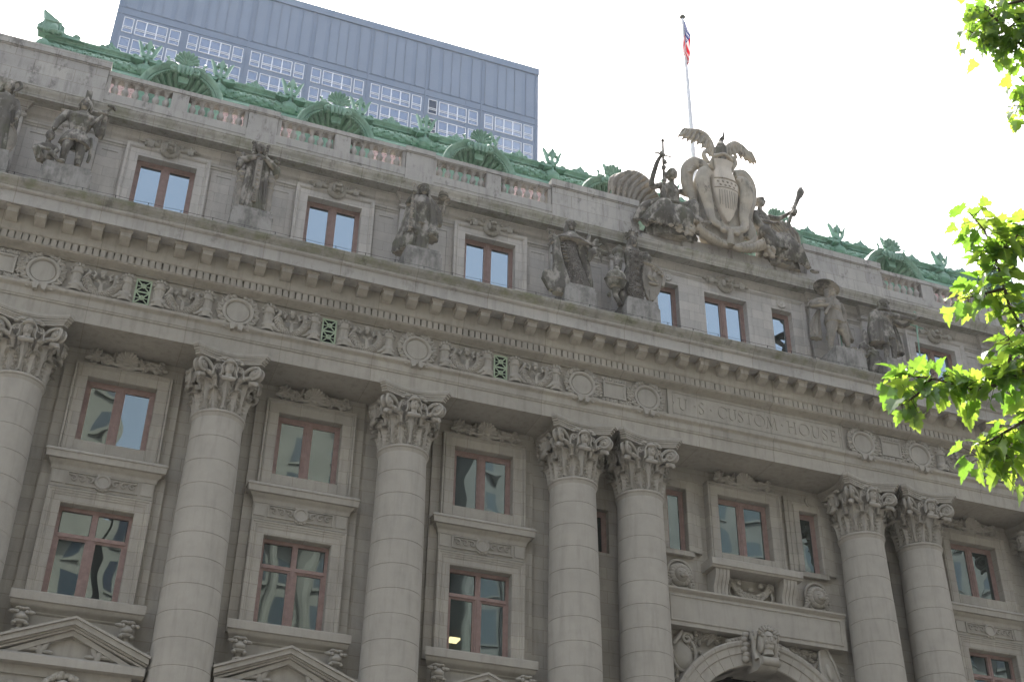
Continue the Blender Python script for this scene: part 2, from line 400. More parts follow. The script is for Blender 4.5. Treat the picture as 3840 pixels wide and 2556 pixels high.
        m.tube([s*0+f*1.0+u*(z0+1.18), f*1.0+u*(z0+.98)], [.095, .12], 12)
        E(0, 1.0, 1.5, (.20, .23, .075)); E(0, 1.0, 1.56, (.15, .165, .10))
        E(.17, .96, 1.28, (.06, .10, .2)); E(-.17, .96, 1.28, (.06, .10, .2))
        m.tube([s*-.19+f*1.02+u*(z0+.97), s*-.07+f*1.08+u*(z0+.93), s*.07+f*1.08+u*(z0+.93), s*.19+f*1.02+u*(z0+.97)], .075, 10)
        for sg in (-1, 1):                                            # hat wings
            for q in range(4):
                m.ell(s*sg*(.19+.06*q)+f*(1.02-.01*q)+u*(z0+1.64+.035*q-.02*q*q), (.085, .04, .05), R3, 8, 6)
            m.tube([s*sg*.15+f*1.06+u*(z0+1.52), s*sg*.24+f*1.08+u*(z0+1.38), s*sg*.22+f*1.05+u*(z0+1.15), s*sg*.27+f*1.05+u*(z0+1.02)], .028, 6)
    # abacus with concave sides and cut corners
    def abac(R, za, zb, k=1.):
        pts = []
        for q in range(4):
            A = pi/4+q*pi/2; Bq = A+pi/2
            ca, cb = Vector((R*cos(A), R*sin(A))), Vector((R*cos(Bq), R*sin(Bq)))
            t = Vector((-sin(A), cos(A)))*.10; t2 = Vector((-sin(Bq), cos(Bq)))*.10
            a, b = ca+t, cb-t2; mid = Vector((cos(A+pi/4), sin(A+pi/4)))
            for i in range(13):
                s_ = i/12; p = a.lerp(b, s_) - mid*.27*R/1.5*sin(pi*s_)
                pts.append((p.x, p.y))
        return pts
    for R, za, zb in ((1.44, -1.86, -1.79), (1.48, -1.79, -1.73), (1.54, -1.73, -1.66), (1.60, -1.66, -1.61), (1.63, -1.61, -1.505)):
        m.prism(abac(R, za, zb), za, zb, 'z')
    return m
capm = capital()
YC = .87
for i, x in enumerate(COLX):
    if i == 0:
        c0 = shaft0.build('column', 'stone', H, 30); c0.location = (x, YC, 0)
        cap0 = capm.build('capital', 'stone_carved', c0, 50)
        bs = MB().lathe([(1.0, -17.2), (1.02, -17.24), (1.08, -17.3), (1.08, -17.36), (1.0, -17.42), (1.0, -17.48), (1.15, -17.56), (1.18, -17.66), (1.12, -17.78), (1.12, -17.8)], n=40)
        bs.box(-1.2, 1.2, -1.2, 1.2, -18.2, -17.8); bs.build('base', 'stone', c0)
    else: dup(c0, (x, YC, 0))
# --- lower wall
YW = 1.66
hole_c = []
wins_m, wins_l = [], []
for xb in BAYS:
    hole_c += [(xb-1.055, xb+1.055, -4.68, -2.49), (xb-1.06, xb+1.06, -9.62, -6.77)]
hole_c += [(XC-1.055, XC+1.055, -4.70, -2.45), (XC-3.10, XC-2.32, -4.84, -2.46), (XC+2.32, XC+3.10, -4.84, -2.46)]
for s in (-1, 1):
    xm = XC+s*(CB/2+P2/2); hole_c.append((xm-.42, xm+.42, -5.35, -3.75))
AZ, ARO, ARI = -11.45, 3.62, 2.78
def wallholes(x0, x1, z0, z1, holes, y, yb, m=None):
    m = m or MB()
    xs = sorted({x0, x1, *[h[0] for h in holes], *[h[1] for h in holes]}); zs = sorted({z0, z1, *[h[2] for h in holes], *[h[3] for h in holes]})
    xs = [a for a in xs if x0 <= a <= x1]; zs = [a for a in zs if z0 <= a <= z1]
    for a, b in zip(xs, xs[1:]):
        for c, d in zip(zs, zs[1:]):
            cx, cz = (a+b)/2, (c+d)/2
            if any(h[0] < cx < h[1] and h[2] < cz < h[3] for h in holes): continue
            m.add([(a, y, c), (b, y, c), (b, y, d), (a, y, d)], [(0, 1, 2, 3)])
    for h in holes:
        a, b, c, d = h; a += .003; b -= .003; d -= .003
        m.add([(a, y, c), (b, y, c), (b, y, d), (a, y, d), (a, yb, c), (b, yb, c), (b, yb, d), (a, yb, d)], [(0, 4, 5, 1), (1, 5, 6, 2), (2, 6, 7, 3), (3, 7, 4, 0)])
    return m
hole_arch = (XC-ARI-.05, XC+ARI+.05, -18, -8.6)
w_ = wallholes(X0+.2, X1-.2, -17.8, -1.5, hole_c+[hole_arch], YW, 2.05)
w_.box(X0+.2, X1-.2, 2.05, 2.06, -17.8, -17.7)
w_.build('facade_wall', 'stone_block', H, smooth=False)
MB().add([(X0+.2, 2.6, GZ), (X1-.2, 2.6, GZ), (X1-.2, 2.6, 2.5), (X0+.2, 2.6, 2.5), (X0+.2, 30, GZ), (X1-.2, 30, GZ), (X1-.2, 30, 8), (X0+.2, 30, 8), (X0+.2, 2.6, 8), (X1-.2, 2.6, 8)], [(3, 2, 9, 8), (0, 1, 2, 3), (1, 5, 6, 9), (0, 8, 7, 4), (5, 4, 7, 6)]).build('building_core', plain('dark_interior', (.03, .03, .03), .9), H)
MB().box(X0+.2, X1-.2, -.3, 2.0, -17.8, -18.0).build('stylobate', 'stone', H)
bm_ = MB().box(X0+.2, X1-.2, -.55, 2.0, GZ, -18.0)
bm_.build('basement', stone('stone_rustic', STC, joints=(1.6, .75, .03)), H)
w_ = wallholes(-4.1, 4, 0, 1, [], 0, 0) if False else None
# side strips and proud panels round each bay
def bay_panel(xb):
    m = MB()
    for s in (-1, 1):
        for (a, b, y) in ((1.49, 1.80, 1.53),):
            x0, x1 = sorted((xb+s*a, xb+s*b)); m.box(x0, x1, y, YW+.01, -9.9, -1.504)
    m.box(xb-1.495, xb+1.495, 1.53, YW+.01, -2.04, -1.504)
    return m.build('bay_panel', 'stone_block', H, smooth=False)
ARCH = [(0, 2.05), (0, 1.43), (.02, 1.41), (.30, 1.41), (.315, 1.37), (.335, 1.355), (.355, 1.395), (.375, 1.345), (.42, 1.33), (.44, 1.38), (.44, YW+.01)]
def surround_mid(xb, top=-2.49, bot=-5.16):
    m = MB().ring(xb-1.055, xb+1.055, bot, top, ARCH, 3)
    m.box(xb-1.055, xb+1.055, 1.405, 2.05, bot, -4.69)
    return m.build('window_surround', 'stone_block', H)
def surround_low(xb):
    A2 = [(0, 2.05), (0, 1.43), (.02, 1.41), (.22, 1.41), (.235, 1.39), (.27, 1.375), (.29, 1.39), (.31, 1.37), (.36, 1.365), (.385, 1.34), (.43, 1.335), (.45, 1.37), (.46, YW+.01)]
    m = MB().ring(xb-1.06, xb+1.06, -9.64, -6.77, A2, 3)
    return m.build('window_surround', 'stone_block', H)
def mid_sill(xb):
    pr = [(YW, -5.16), (1.16, -5.16), (1.10, -5.24), (1.10, -5.27)] + [(1.13, -5.28), (1.15, -5.47), (1.24, -5.48)] + cyma(1.26, -5.49, 1.36, -5.66)[1:] + [(1.38, -5.75), (YW, -5.75)]
    m = MB(); n = len(pr)
    # mitred returns: half width follows the projection
    def hw(y): return 1.79-(y-1.10)*.95 if y < YW-.01 else 1.79-(1.40-1.10)*.95
    v = [(xb-hw(y), y, z) for y, z in pr]+[(xb+hw(y), y, z) for y, z in pr]
    f = [(i, (i+1) % n, n+(i+1) % n, n+i) for i in range(n)]
    m.add(v, [q[::-1] for q in f])
    # returns along the sides
    v = [(xb-hw(y), y, z) for y, z in pr[1:-1]]+[(xb-hw(y), YW, z) for y, z in pr[1:-1]]; k = n-2
    m.add(v, [(i, i+1, k+i+1, k+i) for i in range(k-1)])
    v = [(xb+hw(y), y, z) for y, z in pr[1:-1]]+[(xb+hw(y), YW, z) for y, z in pr[1:-1]]
    m.add(v, [(i, k+i, k+i+1, i+1) for i in range(k-1)])
    return m.build('window_sill', 'stone', H, 30)
def spiral2(cx, cz, r, a0, turns, n, y, sgn=1, shrink=.85):
    return [(cx+sgn*r*(1-shrink*t)*cos(a0+t*turns*2*pi), y, cz+r*(1-shrink*t)*sin(a0+t*turns*2*pi)) for t in [i/n for i in range(n+1)]]
def scroll_panel(xb, zc=-5.985):
    m = MB(); y = 1.40
    m.box(xb-1.5, xb+1.5, y, YW, -6.29, -5.752)
    for s in (-1, 1): m.box(xb+s*1.29-.17, xb+s*1.29+.17, y-.03, y+.01, zc-.2, zc+.2)
    fr = [(0, y+.01), (0, y-.05), (.04, y-.05), (.04, y+.01)]
    m.ring(xb-1.0, xb+1.0, zc-.17, zc+.17, fr)
    for s in (-1, 1):
        for k in range(3):
            cx = s*(.36+.245*k)
            m.tube([(xb+cx+s*.13, y-.02, zc+.12), (xb+cx+s*.02, y-.03, zc+.11)] + [(xb+a, b-.03, c) for a, b, c in spiral2(cx, zc, .105, pi*.3 if True else 0, 1.2, 16, y-.012, s)], [.025, .036]+[.034-.014*i/16 for i in range(17)], 6)
    m.tube([(xb+.2*cos(a), y-.05, zc+.2*sin(a)) for a in [2*pi*i/24 for i in range(24)]], .045, 8, closed=True)
    m.prism([(xb+.17*cos(a), zc+.17*sin(a)) for a in [2*pi*i/20 for i in range(20)]], y-.06, y, 'y')
    for a in (pi*.3, pi*.7, -pi*.35, -pi*.5, -pi*.65): m.ell((xb+.25*cos(a), y-.03, zc+.25*sin(a)), (.07, .04, .05))
    return m.build('scroll_panel', 'stone_carved', H, 40)
def low_sill(xb):
    pr = [(YW, -9.64), (1.08, -9.66), (1.04, -9.70), (1.04, -9.94), (1.10, -9.96), (1.12, -10.0)] + cyma(1.14, -10.02, 1.34, -10.2)[1:] + [(1.40, -10.24), (1.40, -10.9), (YW, -10.9)]
    def hw(y): return 1.84-max(0, y-1.04)*.5
    n = len(pr); m = MB()
    v = [(xb-hw(y), y, z) for y, z in pr]+[(xb+hw(y), y, z) for y, z in pr]
    m.add(v, [(i, (i+1) % n, n+(i+1) % n, n+i)[::-1] for i in range(n)] + [tuple(range(n)), tuple(range(2*n-1, n-1, -1))])
    return m.build('window_sill', 'stone', H, 30)
def window(xc, hw, z0, z1, y=1.74, transom=None, mat='glass_street', single=False, bar=.075, parent=None):
    m = MB(); fw = .10
    m.box(xc-hw, xc+hw, y-.03, y+.06, z1-.12, z1); m.box(xc-hw, xc+hw, y-.03, y+.06, z0, z0+.06)
    m.box(xc-hw, xc-hw+fw, y-.033, y+.06, z0+.06, z1-.12); m.box(xc+hw-fw, xc+hw, y-.033, y+.06, z0+.06, z1-.12)
    fields = [(xc-hw+fw, xc+hw-fw)] if single else [(xc-hw+fw, xc-.08), (xc+.08, xc+hw-fw)]
    if not single:
        m.box(xc-.085, xc+.085, y-.05, y+.06, z0+.06, z1-.118); m.box(xc-.028, xc+.028, y-.075, y-.05, z0+.06, z1-.12)
    zt = z1-.12
    panes = []
    if transom:
        m.box(xc-hw+fw-.01, xc+hw-fw+.01, y-.06, y+.06, transom-.05, transom+.06)
        for a, b in fields: panes.append((a+.02, b-.02, transom+.07, zt-.02))
        zt = transom-.05
    for a, b in fields:                                  # casement sashes
        t = .07
        m.box(a, b, y-.01, y+.05, zt-t, zt); m.box(a, b, y-.01, y+.05, z0+.06, z0+.06+t)
        m.box(a, a+t, y-.012, y+.05, z0+.06+t, zt-t); m.box(b-t, b, y-.012, y+.05, z0+.06+t, zt-t)
        panes.append((a+t-.01, b-t+.01, z0+.06+t-.01, zt-t+.01))
        for zz in (z0+.5, zt-.45): m.box(a+.012, a+.03, y-.04, y-.012, zz, zz+.06); m.box(b-.03, b-.012, y-.04, y-.012, zz, zz+.06)
    o = m.build('window', 'window_metal', parent or H, smooth=False)
    for i_, (a, b, c, d) in enumerate(panes): MB().box(a, b, y+.03, y+.04, c, d).build('pane', 'glass_clear' if (xc == 15 and transom and i_ == 2) else mat, o, smooth=False)
    return o
for i, xb in enumerate(BAYS):
    bay_panel(xb); surround_mid(xb); surround_low(xb); mid_sill(xb); scroll_panel(xb); low_sill(xb)
    window(xb, 1.055, -4.68, -2.49)
    window(xb, 1.06, -9.66, -6.77, transom=-7.66)
# --- central bay
surround_mid(XC, -2.45, -5.05)
window(XC, 1.055, -4.70, -2.45)
m = MB()
for s in (-1, 1):
    xw = XC+s*2.71
    window(xw, .39, -4.84, -2.46, single=True)
    m = MB(); m.ring(xw-.39, xw+.39, -4.84, -2.46, [(0, 2.05), (0, 1.46), (.02, 1.44), (.22, 1.44), (.23, 1.5), (.40, 1.5), (.41, 1.54), (.55, 1.54), (.56, YW+.01)], 3)
    m.box(xw-.6, xw+.6, 1.46, 2.05, -5.02, -4.845)
    m.build('window_surround', 'stone_block', H)
for s in (-1, 1):
    xw = XC+s*2.9
    r = MB(); r.prism([(xw+.25*cos(a), -2.02+.25*sin(a)) for a in [2*pi*i/28 for i in range(28)]], 1.44, 1.545, 'y')
    r.prism([(xw+.18*cos(a), -2.02+.18*sin(a)) for a in [2*pi*i/28 for i in range(28)]], 1.41, 1.439, 'y')
    r.build('roundel', 'stone_carved', H)
    xm = XC+s*(CB/2+P2/2)
    window(xm, .42, -5.35, -3.75, single=True, y=1.9)
# balcony slab on brackets
pr = [(YW, -5.16), (.90, -5.16), (.85, -5.2), (.85, -5.42), (.90, -5.44), (.93, -5.5), (YW, -5.5)]
m = MB().prism(pr, XC-1.79, XC+1.79); m.build('balcony_slab', 'stone', H)
for s in (-1, 1):
    xb_ = XC+s*1.33
    q = [(YW, -5.5), (.98, -5.5), (.98, -5.6), (1.0, -5.75), (1.12, -5.95), (1.2, -6.1), (1.2, -6.38), (YW, -6.38)]
    m = MB(); 
    for k in range(4): m.prism(q, xb_-.27+k*.14, xb_-.27+k*.14+.115)
    m.prism([(a+.025 if a < YW else a, b) for a, b in q], xb_-.26, xb_+.26)
    m.build('console_bracket', 'stone', H)
# long inscription-less panel above the arch
m = MB(); zt, zb_ = -6.40, -7.70
m.prism([(YW, zt), (1.06, zt), (1.06, zt-.06), (1.12, zt-.12), (1.16, zt-.14), (1.18, zt-.16), (1.18, zb_), (YW, zb_)], XC-3.50, XC+3.50)
m.ring(XC-3.28, XC+3.28, zb_+.20, zt-.28, [(0, 1.19), (0, 1.15), (.03, 1.14), (.06, 1.155), (.07, 1.19)])
m.build('frieze_panel', 'stone', H)
# arch ring
m = MB(); a0 = 0
prf = [(ARI, 2.05), (ARI, 1.30), (ARI+.03, 1.27), (ARI+.40, 1.27), (ARI+.42, 1.23), (ARI+.64, 1.22), (ARI+.68, 1.17), (ARI+.78, 1.15), (ARI+.84, 1.18), (ARI+.84, YW+.02)]
v = []; angs = []
for i in range(21):
    a0 = pi*i/21; w_ = pi/21
    angs += [(a0, .016), (a0+.004, 0), (a0+w_*.25, 0), (a0+w_*.5, 0), (a0+w_*.75, 0), (a0+w_-.004, 0)]
angs.append((pi, .016)); n = len(angs)-1
for a, g in angs:
    for r, y in prf: v.append((XC+r*cos(a), min(y+g, YW+.02) if y < 2 else y, AZ+r*sin(a)))
k = len(prf); m.add(v, [(i*k+j, i*k+j+1, (i+1)*k+j+1, (i+1)*k+j) for i in range(n) for j in range(k-1)])
m.box(XC-ARI-.84, XC-ARI, 1.27, YW+.01, -17.8, AZ); m.box(XC+ARI, XC+ARI+.84, 1.27, YW+.01, -17.8, AZ)
ao = m.build('entrance_arch', 'stone', H)
# joints of the voussoirs as thin grooves
# wall above the arch (spandrels)
poly = [(XC-ARI-.3, -17.7), (XC-ARI-.3, -8.5), (XC+ARI+.3, -8.5), (XC+ARI+.3, -17.7)]
m = MB(); 
for i in range(32):
    a, b = pi*i/32, pi*(i+1)/32; r = ARI+.02
    xa, za, xb2, zb2 = XC+r*cos(a), AZ+r*sin(a), XC+r*cos(b), AZ+r*sin(b)
    m.add([(xa, YW-.004, za), (xb2, YW-.004, zb2), (xb2, YW-.004, -8.5), (xa, YW-.004, -8.5)], [(0, 1, 2, 3)])
m.build('arch_spandrel', 'stone_block', H, smooth=False)
# vaulted reveal behind the arch
m = MB(); v = []
for i in range(33):
    a = pi*i/32
    for y in (1.35, 3.4): v.append((XC+(ARI+.01)*cos(a), y, AZ+(ARI+.01)*sin(a)))
m.add(v, [(2*i, 2*i+1, 2*i+3, 2*i+2) for i in range(32)])
for k in range(7):
    a0 = pi*(.06+.13*k); 
    for (r, da) in ((ARI-.04, .0),):
        vv = [];
        for a in (a0, a0+.3):
            for y in (1.6, 2.9): vv.append((XC+r*cos(a), y, AZ+r*sin(a)))
        m.add(vv, [(0, 1, 3, 2)])
m.build('arch_vault', 'stone', H)
# --- pediments over the ground-floor windows
def pediment(xb):
    m = MB(); yf = .50
    az, tz, tx = -10.42, -11.28, 2.12      # apex, tip height, half width
    def rake(dz0, dz1, y, yb, hwx, ex=0):
        for s in (-1, 1):
            a = (xb, az-dz0); b = (xb+s*hwx, tz-dz0); c = (xb+s*hwx, tz-dz1); d = (xb, az-dz1)
            m.prism([a, b, c, d], y, yb, 'y')
    rake(0, .07, yf-.03, YW, tx+.02); rake(.07, .22, yf+.03, YW, tx-.01); rake(.22, .27, yf+.12, YW, tx-.03); rake(.27, .33, yf+.16, YW, tx-.1); rake(.33, .48, yf+.24, YW, tx-.25)
    pr = [(YW, -11.52), (yf+.22, -11.52), (yf+.16, -11.56), (yf+.12, -11.6), (yf+.05, -11.62), (yf+.05, -11.83), (yf+.15, -11.85), (YW, -11.85)]
    m.prism(pr, xb-tx+.06, xb+tx-.06)
    m.box(xb-1.6, xb+1.6, yf+.42, YW, -11.53, -10.85)
    m.box(xb-1.75, xb+1.75, yf+.30, YW, -12.1, -11.85); m.box(xb-1.7, xb+1.7, yf+.36, YW, -12.35, -12.1); m.box(xb-1.66, xb+1.66, yf+.42, YW, -13.1, -12.35)
    for s in (-1, 1): m.box(xb+s*1.75-.32, xb+s*1.75+.32, 1.1, YW, -17.8, -13.4)
    o = m.build('pediment', 'stone', H)
    for s in (-1, 1):
        l = MB()
        for (dx, dz, rx, rz, an) in ((.78, -11.38, .10, .22, .3), (.66, -11.3, .08, .2, -.5), (.95, -11.38, .2, .06, .1), (.55, -11.42, .15, .06, 0), (1.2, -11.42, .2, .05, .15)):
            l.ell((xb+s*dx, yf+.32, dz), (rx, .07, rz), Euler((0, s*an, 0)).to_matrix(), 10, 8)
        l.build('leaf_relief', 'stone_carved', o)
    g = MB()                                     # bearded mask with foliage under the cornice
    z = -12.45; y = yf+.22
    g.ell((xb, y, z-.1), (.30, .26, .4), n=18, m=12); g.ell((xb, y-.22, z-.1), (.07, .1, .12)); g.ell((xb, y-.15, z+.06), (.22, .1, .05)); g.ell((xb, y-.17, z-.3), (.14, .08, .06))
    r = random.Random(3)
    for k in range(34):
        a = -.2+(pi+.4)*k/33; rr = .42+.1*r.random(); g.ell((xb+rr*cos(a), y-.02+.08*r.random(), z+.0+rr*.9*sin(a)), (.10, .10, .09), n=8, m=6)
    for s in (-1, 1):
        for k in range(7): g.ell((xb+s*(.55+.13*k), y+.05, z-.1-.10*sin(k/6*pi)+.03*k), (.10, .09, .08), n=8, m=6)
    g.build('mask_relief', 'stone_carved', o)
    for s in (-1, 1):
        c = MB(); xx = xb+s*1.78                  # winged pilaster capital
        c.prism([(1.66, -13.4), (1.15, -13.4), (1.1, -13.0), (1.0, -12.5), (.85, -12.12), (1.66, -12.12)], xx-.3, xx+.3)
        for q in (-1, 1):
            c.ell((xx+q*.22, .92, -12.35), (.15, .12, .2)); c.ell((xx+q*.1, .98, -12.75), (.08, .1, .2)); c.ell((xx+q*.30, .98, -12.6), (.08, .08, .2))
        c.ell((xx, .88, -12.5), (.1, .12, .14)); c.build('bracket_capital', 'stone_carved', o)
    for s in (-1, 1):
        d = MB(); xx = xb+s*1.42                  # dolphin-head console beneath the sill
        zt = -10.2
        d.ell((xx, 1.12, zt-.28), (.21, .24, .2), n=14, m=10); d.ell((xx, .95, zt-.30), (.17, .16, .10)); d.ell((xx, .98, zt-.42), (.2, .14, .07))
        for q in (-1, 1):
            d.ell((xx+q*.13, .93, zt-.16), (.06, .06, .06)); d.ell((xx+q*.24, 1.0, zt-.14), (.12, .08, .06)); d.ell((xx+q*.16, .98, zt-.47), (.08, .12, .06))
            d.ell((xx+q*.1, 1.02, zt-.05), (.11, .15, .06))
        d.ell((xx, 1.1, zt-.05), (.24, .2, .07)); d.tube([(xx, 1.1, zt-.42), (xx, 1.1, zt-.62), (xx, 1.12, zt-.8)], [.12, .09, .13], 10)
        d.ell((xx, 1.0, zt-.66), (.16, .12, .07))
        for q in range(3): d.ell((xx+s*(.25+.16*q), 1.2, zt-.78-.06*q), (.12, .1, .07))
        d.tube([(xx+s*.72+.13*(1-t*.8)*cos(t*9), 1.2, zt-.86+.13*(1-t*.8)*sin(t*9)) for t in [i/14 for i in range(15)]], .04, 6)
        d.build('dolphin_console', 'stone_carved', o, 60)
    return o
p0 = pediment(0)
for i, xb in enumerate(BAYS):
    if i == 0: p0.location = (xb, 0, 0)
    else: dup(p0, (xb, 0, 0))
# ================================================================== ATTIC
YA = 1.56
ah = [(xb-1.01, xb+1.01, 3.6, 6.47) for xb in BAYS] + [(XC-.95, XC+.95, 3.6, 6.43)]
sw = [(XC+s*2.56-.47, XC+s*2.56+.47, 3.6, 6.43) for s in (-1, 1)]
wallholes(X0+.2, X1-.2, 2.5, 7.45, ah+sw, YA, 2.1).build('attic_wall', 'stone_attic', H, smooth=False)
A3 = [(0, 2.1), (0, 1.42), (.28, 1.42), (.29, 1.39), (.31, 1.37), (.33, 1.395), (.36, 1.36), (.40, 1.345), (.44, 1.345), (.45, YA+.01)]
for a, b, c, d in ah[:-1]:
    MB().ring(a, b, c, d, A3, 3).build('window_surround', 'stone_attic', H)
    window((a+b)/2, 1.01, 3.6, 6.47, mat='glass_attic')
m = MB()
m.ring(XC-3.10, XC+3.10, 3.6, 6.50, [(.10, 1.42), (.12, 1.42), (.38, 1.42), (.39, 1.39), (.42, 1.37), (.44, 1.395), (.47, 1.36), (.55, 1.345), (.56, YA+.01)], 3)
xs = [XC-3.2, XC-3.03, XC-2.09, XC-.95, XC+.95, XC+2.09, XC+3.03, XC+3.2]
for a, b in ((xs[0], xs[1]), (xs[2], xs[3]), (xs[4], xs[5]), (xs[6], xs[7])): m.box(a, b, 1.42, 2.1, 3.6, 6.43)
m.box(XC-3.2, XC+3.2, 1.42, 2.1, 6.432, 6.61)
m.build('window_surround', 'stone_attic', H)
window(XC, .95, 3.6, 6.43, mat='glass_attic')
for s in (-1, 1): window(XC+s*2.56, .47, 3.6, 6.43, mat='glass_attic', single=True)
# sunk panels either side of the statues
m = MB()
cx_ = sorted(COLX)
for xb in BAYS:
    for s in (-1, 1):
        xm = xb+s*1.96
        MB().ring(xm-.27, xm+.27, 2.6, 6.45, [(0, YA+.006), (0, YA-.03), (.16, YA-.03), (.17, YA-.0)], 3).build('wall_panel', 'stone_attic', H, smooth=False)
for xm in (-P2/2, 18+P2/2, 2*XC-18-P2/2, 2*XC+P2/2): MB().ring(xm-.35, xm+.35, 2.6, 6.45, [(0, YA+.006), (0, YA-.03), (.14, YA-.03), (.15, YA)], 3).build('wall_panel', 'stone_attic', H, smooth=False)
# string moulding that runs back from the pilaster capitals
m = MB()
edges = [X0+.2] + [e for x in cx_ for e in (x-.60, x+.60)] + [X1-.2]
pr1 = [(YA+.01, 6.72), (YA-.03, 6.72), (YA-.05, 6.78), (YA-.10, 6.80), (YA-.10, 6.88), (YA-.02, 6.9), (YA-.02, 7.08)] + cyma(YA-.02, 7.08, YA-.12, 7.2, 4) + [(YA-.12, 7.24)] + cyma(YA-.12, 7.24, YA-.24, 7.44, 4) + [(YA+.01, 7.44)]
for a, b in zip(edges[::2], edges[1::2]):
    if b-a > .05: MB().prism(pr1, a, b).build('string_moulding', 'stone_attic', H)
def pilaster():
    m = MB(); y = 1.36
    m.box(-.58, .58, y, YA+.01, 2.55, 6.86)
    for (hw, yy, z0, z1) in ((.62, y-.04, 6.86, 6.90), (.66, y-.08, 6.90, 6.99), (.59, y-.01, 6.99, 7.12), (.62, y-.04, 7.12, 7.16), (.65, y-.07, 7.16, 7.24)):
        m.box(-hw, hw, yy, YA+.01, z0, z1)
    pr = cyma(y-.09, 7.24, y-.23, 7.46, 5); n = len(pr)
    for i in range(n-1):
        (ya, za), (yb, zb2) = pr[i], pr[i+1]; ha, hb = .58+(y-ya), .58+(y-yb)
        m.add([(-ha, ya, za), (ha, ya, za), (hb, yb, zb2), (-hb, yb, zb2), (-ha, YA, za), (ha, YA, za), (hb, YA, zb2), (-hb, YA, zb2)], [(0, 1, 2, 3), (4, 0, 3, 7), (1, 5, 6, 2)])
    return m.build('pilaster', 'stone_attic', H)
pl = pilaster()
for i, x in enumerate(cx_):
    if i == 0: pl.location = (x, 0, 0)
    else: dup(pl, (x, 0, 0))
# attic cornice
pr = [(1.6, 7.44), (.95, 7.44), (.92, 7.42), (.88, 7.42), (.88, 7.5)] + cyma(.86, 7.5, .74, 7.76) + [(.72, 7.77), (.72, 7.82), (1.5, 7.95), (1.6, 7.95)]
MB().prism(pr, X0-.1, X1+.1).build('attic_cornice', 'stone_eaves', H)
# blocking course
YB = 1.16
MB().box(X0+.2, X1-.2, YB+.02, 2.3, 7.9, 8.36).build('blocking_course', 'stone_weathered', H)
def pier(xa, xb, zt, name, capH=.22, base=8.62, mat='stone_parapet', yb=1.75):
    m = MB()
    m.box(xa, xb, YB-.04, yb, 7.9, base); m.box(xa+.02, xb-.02, YB, yb, base, zt-capH)
    m.box(xa-.03, xb+.03, YB-.07, yb+.05, zt-capH, zt); m.box(xa+.0, xb-.0, YB-.03, yb, zt-capH-.05, zt-capH)
    return m.build(name, mat, H, smooth=False)
bays_bal = []
piers_w = [6, 12, 2*XC-12, 2*XC-6]
for x in piers_w: pier(x-.56, x+.56, 9.70, 'parapet_pier', mat='stone_weathered')
pier(X0+.3, .44, 10.02, 'parapet', .30, 8.75); pier(2*XC-.44, X1-.3, 10.02, 'parapet', .30, 8.75)
pier(XC-7.56, XC-3.82, 9.92, 'parapet', .30, 8.75); pier(XC+3.82, XC+7.56, 9.92, 'parapet', .30, 8.75)
bal_prof = [(.11, 0), (.11, .05), (.085, .06), (.06, .09), (.055, .13), (.075, .17), (.105, .24), (.115, .30), (.105, .36), (.075, .42), (.052, .49), (.05, .53), (.07, .545), (.07, .57), (.055, .58), (.055, .61), (.10, .66), (.115, .68)]
bal = MB().lathe([(r*1.12, z*1.09) for r, z in bal_prof], n=16); bal.box(-.125, .125, -.125, .125, .74, .80); bal.box(-.125, .125, -.125, .125, -.035, .03)
bal_o = None
spans = []
ends = [.44, 6-.56, 6+.56, 12-.56, 12+.56, XC-7.56]
for k in range(3): spans.append((ends[2*k], ends[2*k+1], [3, 9, 15][k]))
spans += [(2*XC-b, 2*XC-a, 2*XC-c) for a, b, c in spans]
for a, b, c in spans:
    m = MB()
    m.box(a, b, YB+.08, YB+.42, 9.46, 9.50); m.box(a, b, YB+.04, YB+.46, 9.50, 9.68)
    m.box(a, b, YB+.0, YB+.5, 8.3, 8.66)
    m.box(c-.30, c+.30, YB+.06, YB+.44, 8.66, 9.46)
    for s, e in ((a, a+.12), (b-.12, b)): m.box(s, e, YB+.08, YB+.42, 8.66, 9.46)
    bo = m.build('balustrade', 'stone_weathered', H, smooth=False)
    for s0, s1 in ((a+.12, c-.30), (c+.30, b-.12)):
        for k in range(6):
            x = s0+(s1-s0)*(k+.5)/6
            if bal_o is None: bal_o = bal.build('baluster', 'stone_weathered', bo, 50); bal_o.location = (x, YB+.25, 8.69)
            else: dup(bal_o, (x, YB+.25, 8.69), parent=bo)
# ================================================================== ROOF
def tiles():
    m, t, b = nmat('roof_tile'); L = t.links.new
    P = pos(t); sx = N(t, 'ShaderNodeSeparateXYZ'); L(P, sx.inputs[0]); cb = N(t, 'ShaderNodeCombineXYZ'); L(sx.outputs[0], cb.inputs[0]); L(sx.outputs[2], cb.inputs[1])
    br = N(t, 'ShaderNodeTexBrick', offset=.5); L(cb.outputs[0], br.inputs['Vector']); br.inputs['Scale'].default_value = 1; br.inputs['Brick Width'].default_value = .34; br.inputs['Row Height'].default_value = .17; br.inputs['Mortar Size'].default_value = .014
    br.inputs['Color1'].default_value = (.27, .17, .155, 1); br.inputs['Color2'].default_value = (.34, .24, .22, 1); br.inputs['Mortar'].default_value = (.13, .06, .055, 1)
    L(br.outputs[0], b.inputs['Base Color']); b.inputs['Roughness'].default_value = .85; b.inputs['Specular IOR Level'].default_value = .2
    bp = N(t, 'ShaderNodeBump'); bp.inputs['Distance'].default_value = .03; bp.invert = True; L(br.outputs['Fac'], bp.inputs['Height']); L(bp.outputs[0], b.inputs['Normal'])
tiles()
RX0, RX1 = -2.55, 2*XC+2.55
pr = [(2.2, 8.3), (5.8, 13.45), (7.9, 15.0), (29, 15.0), (29.9, 8.3)]
roof = MB().prism(pr, RX0, RX1).build('roof', 'roof_tile', H)
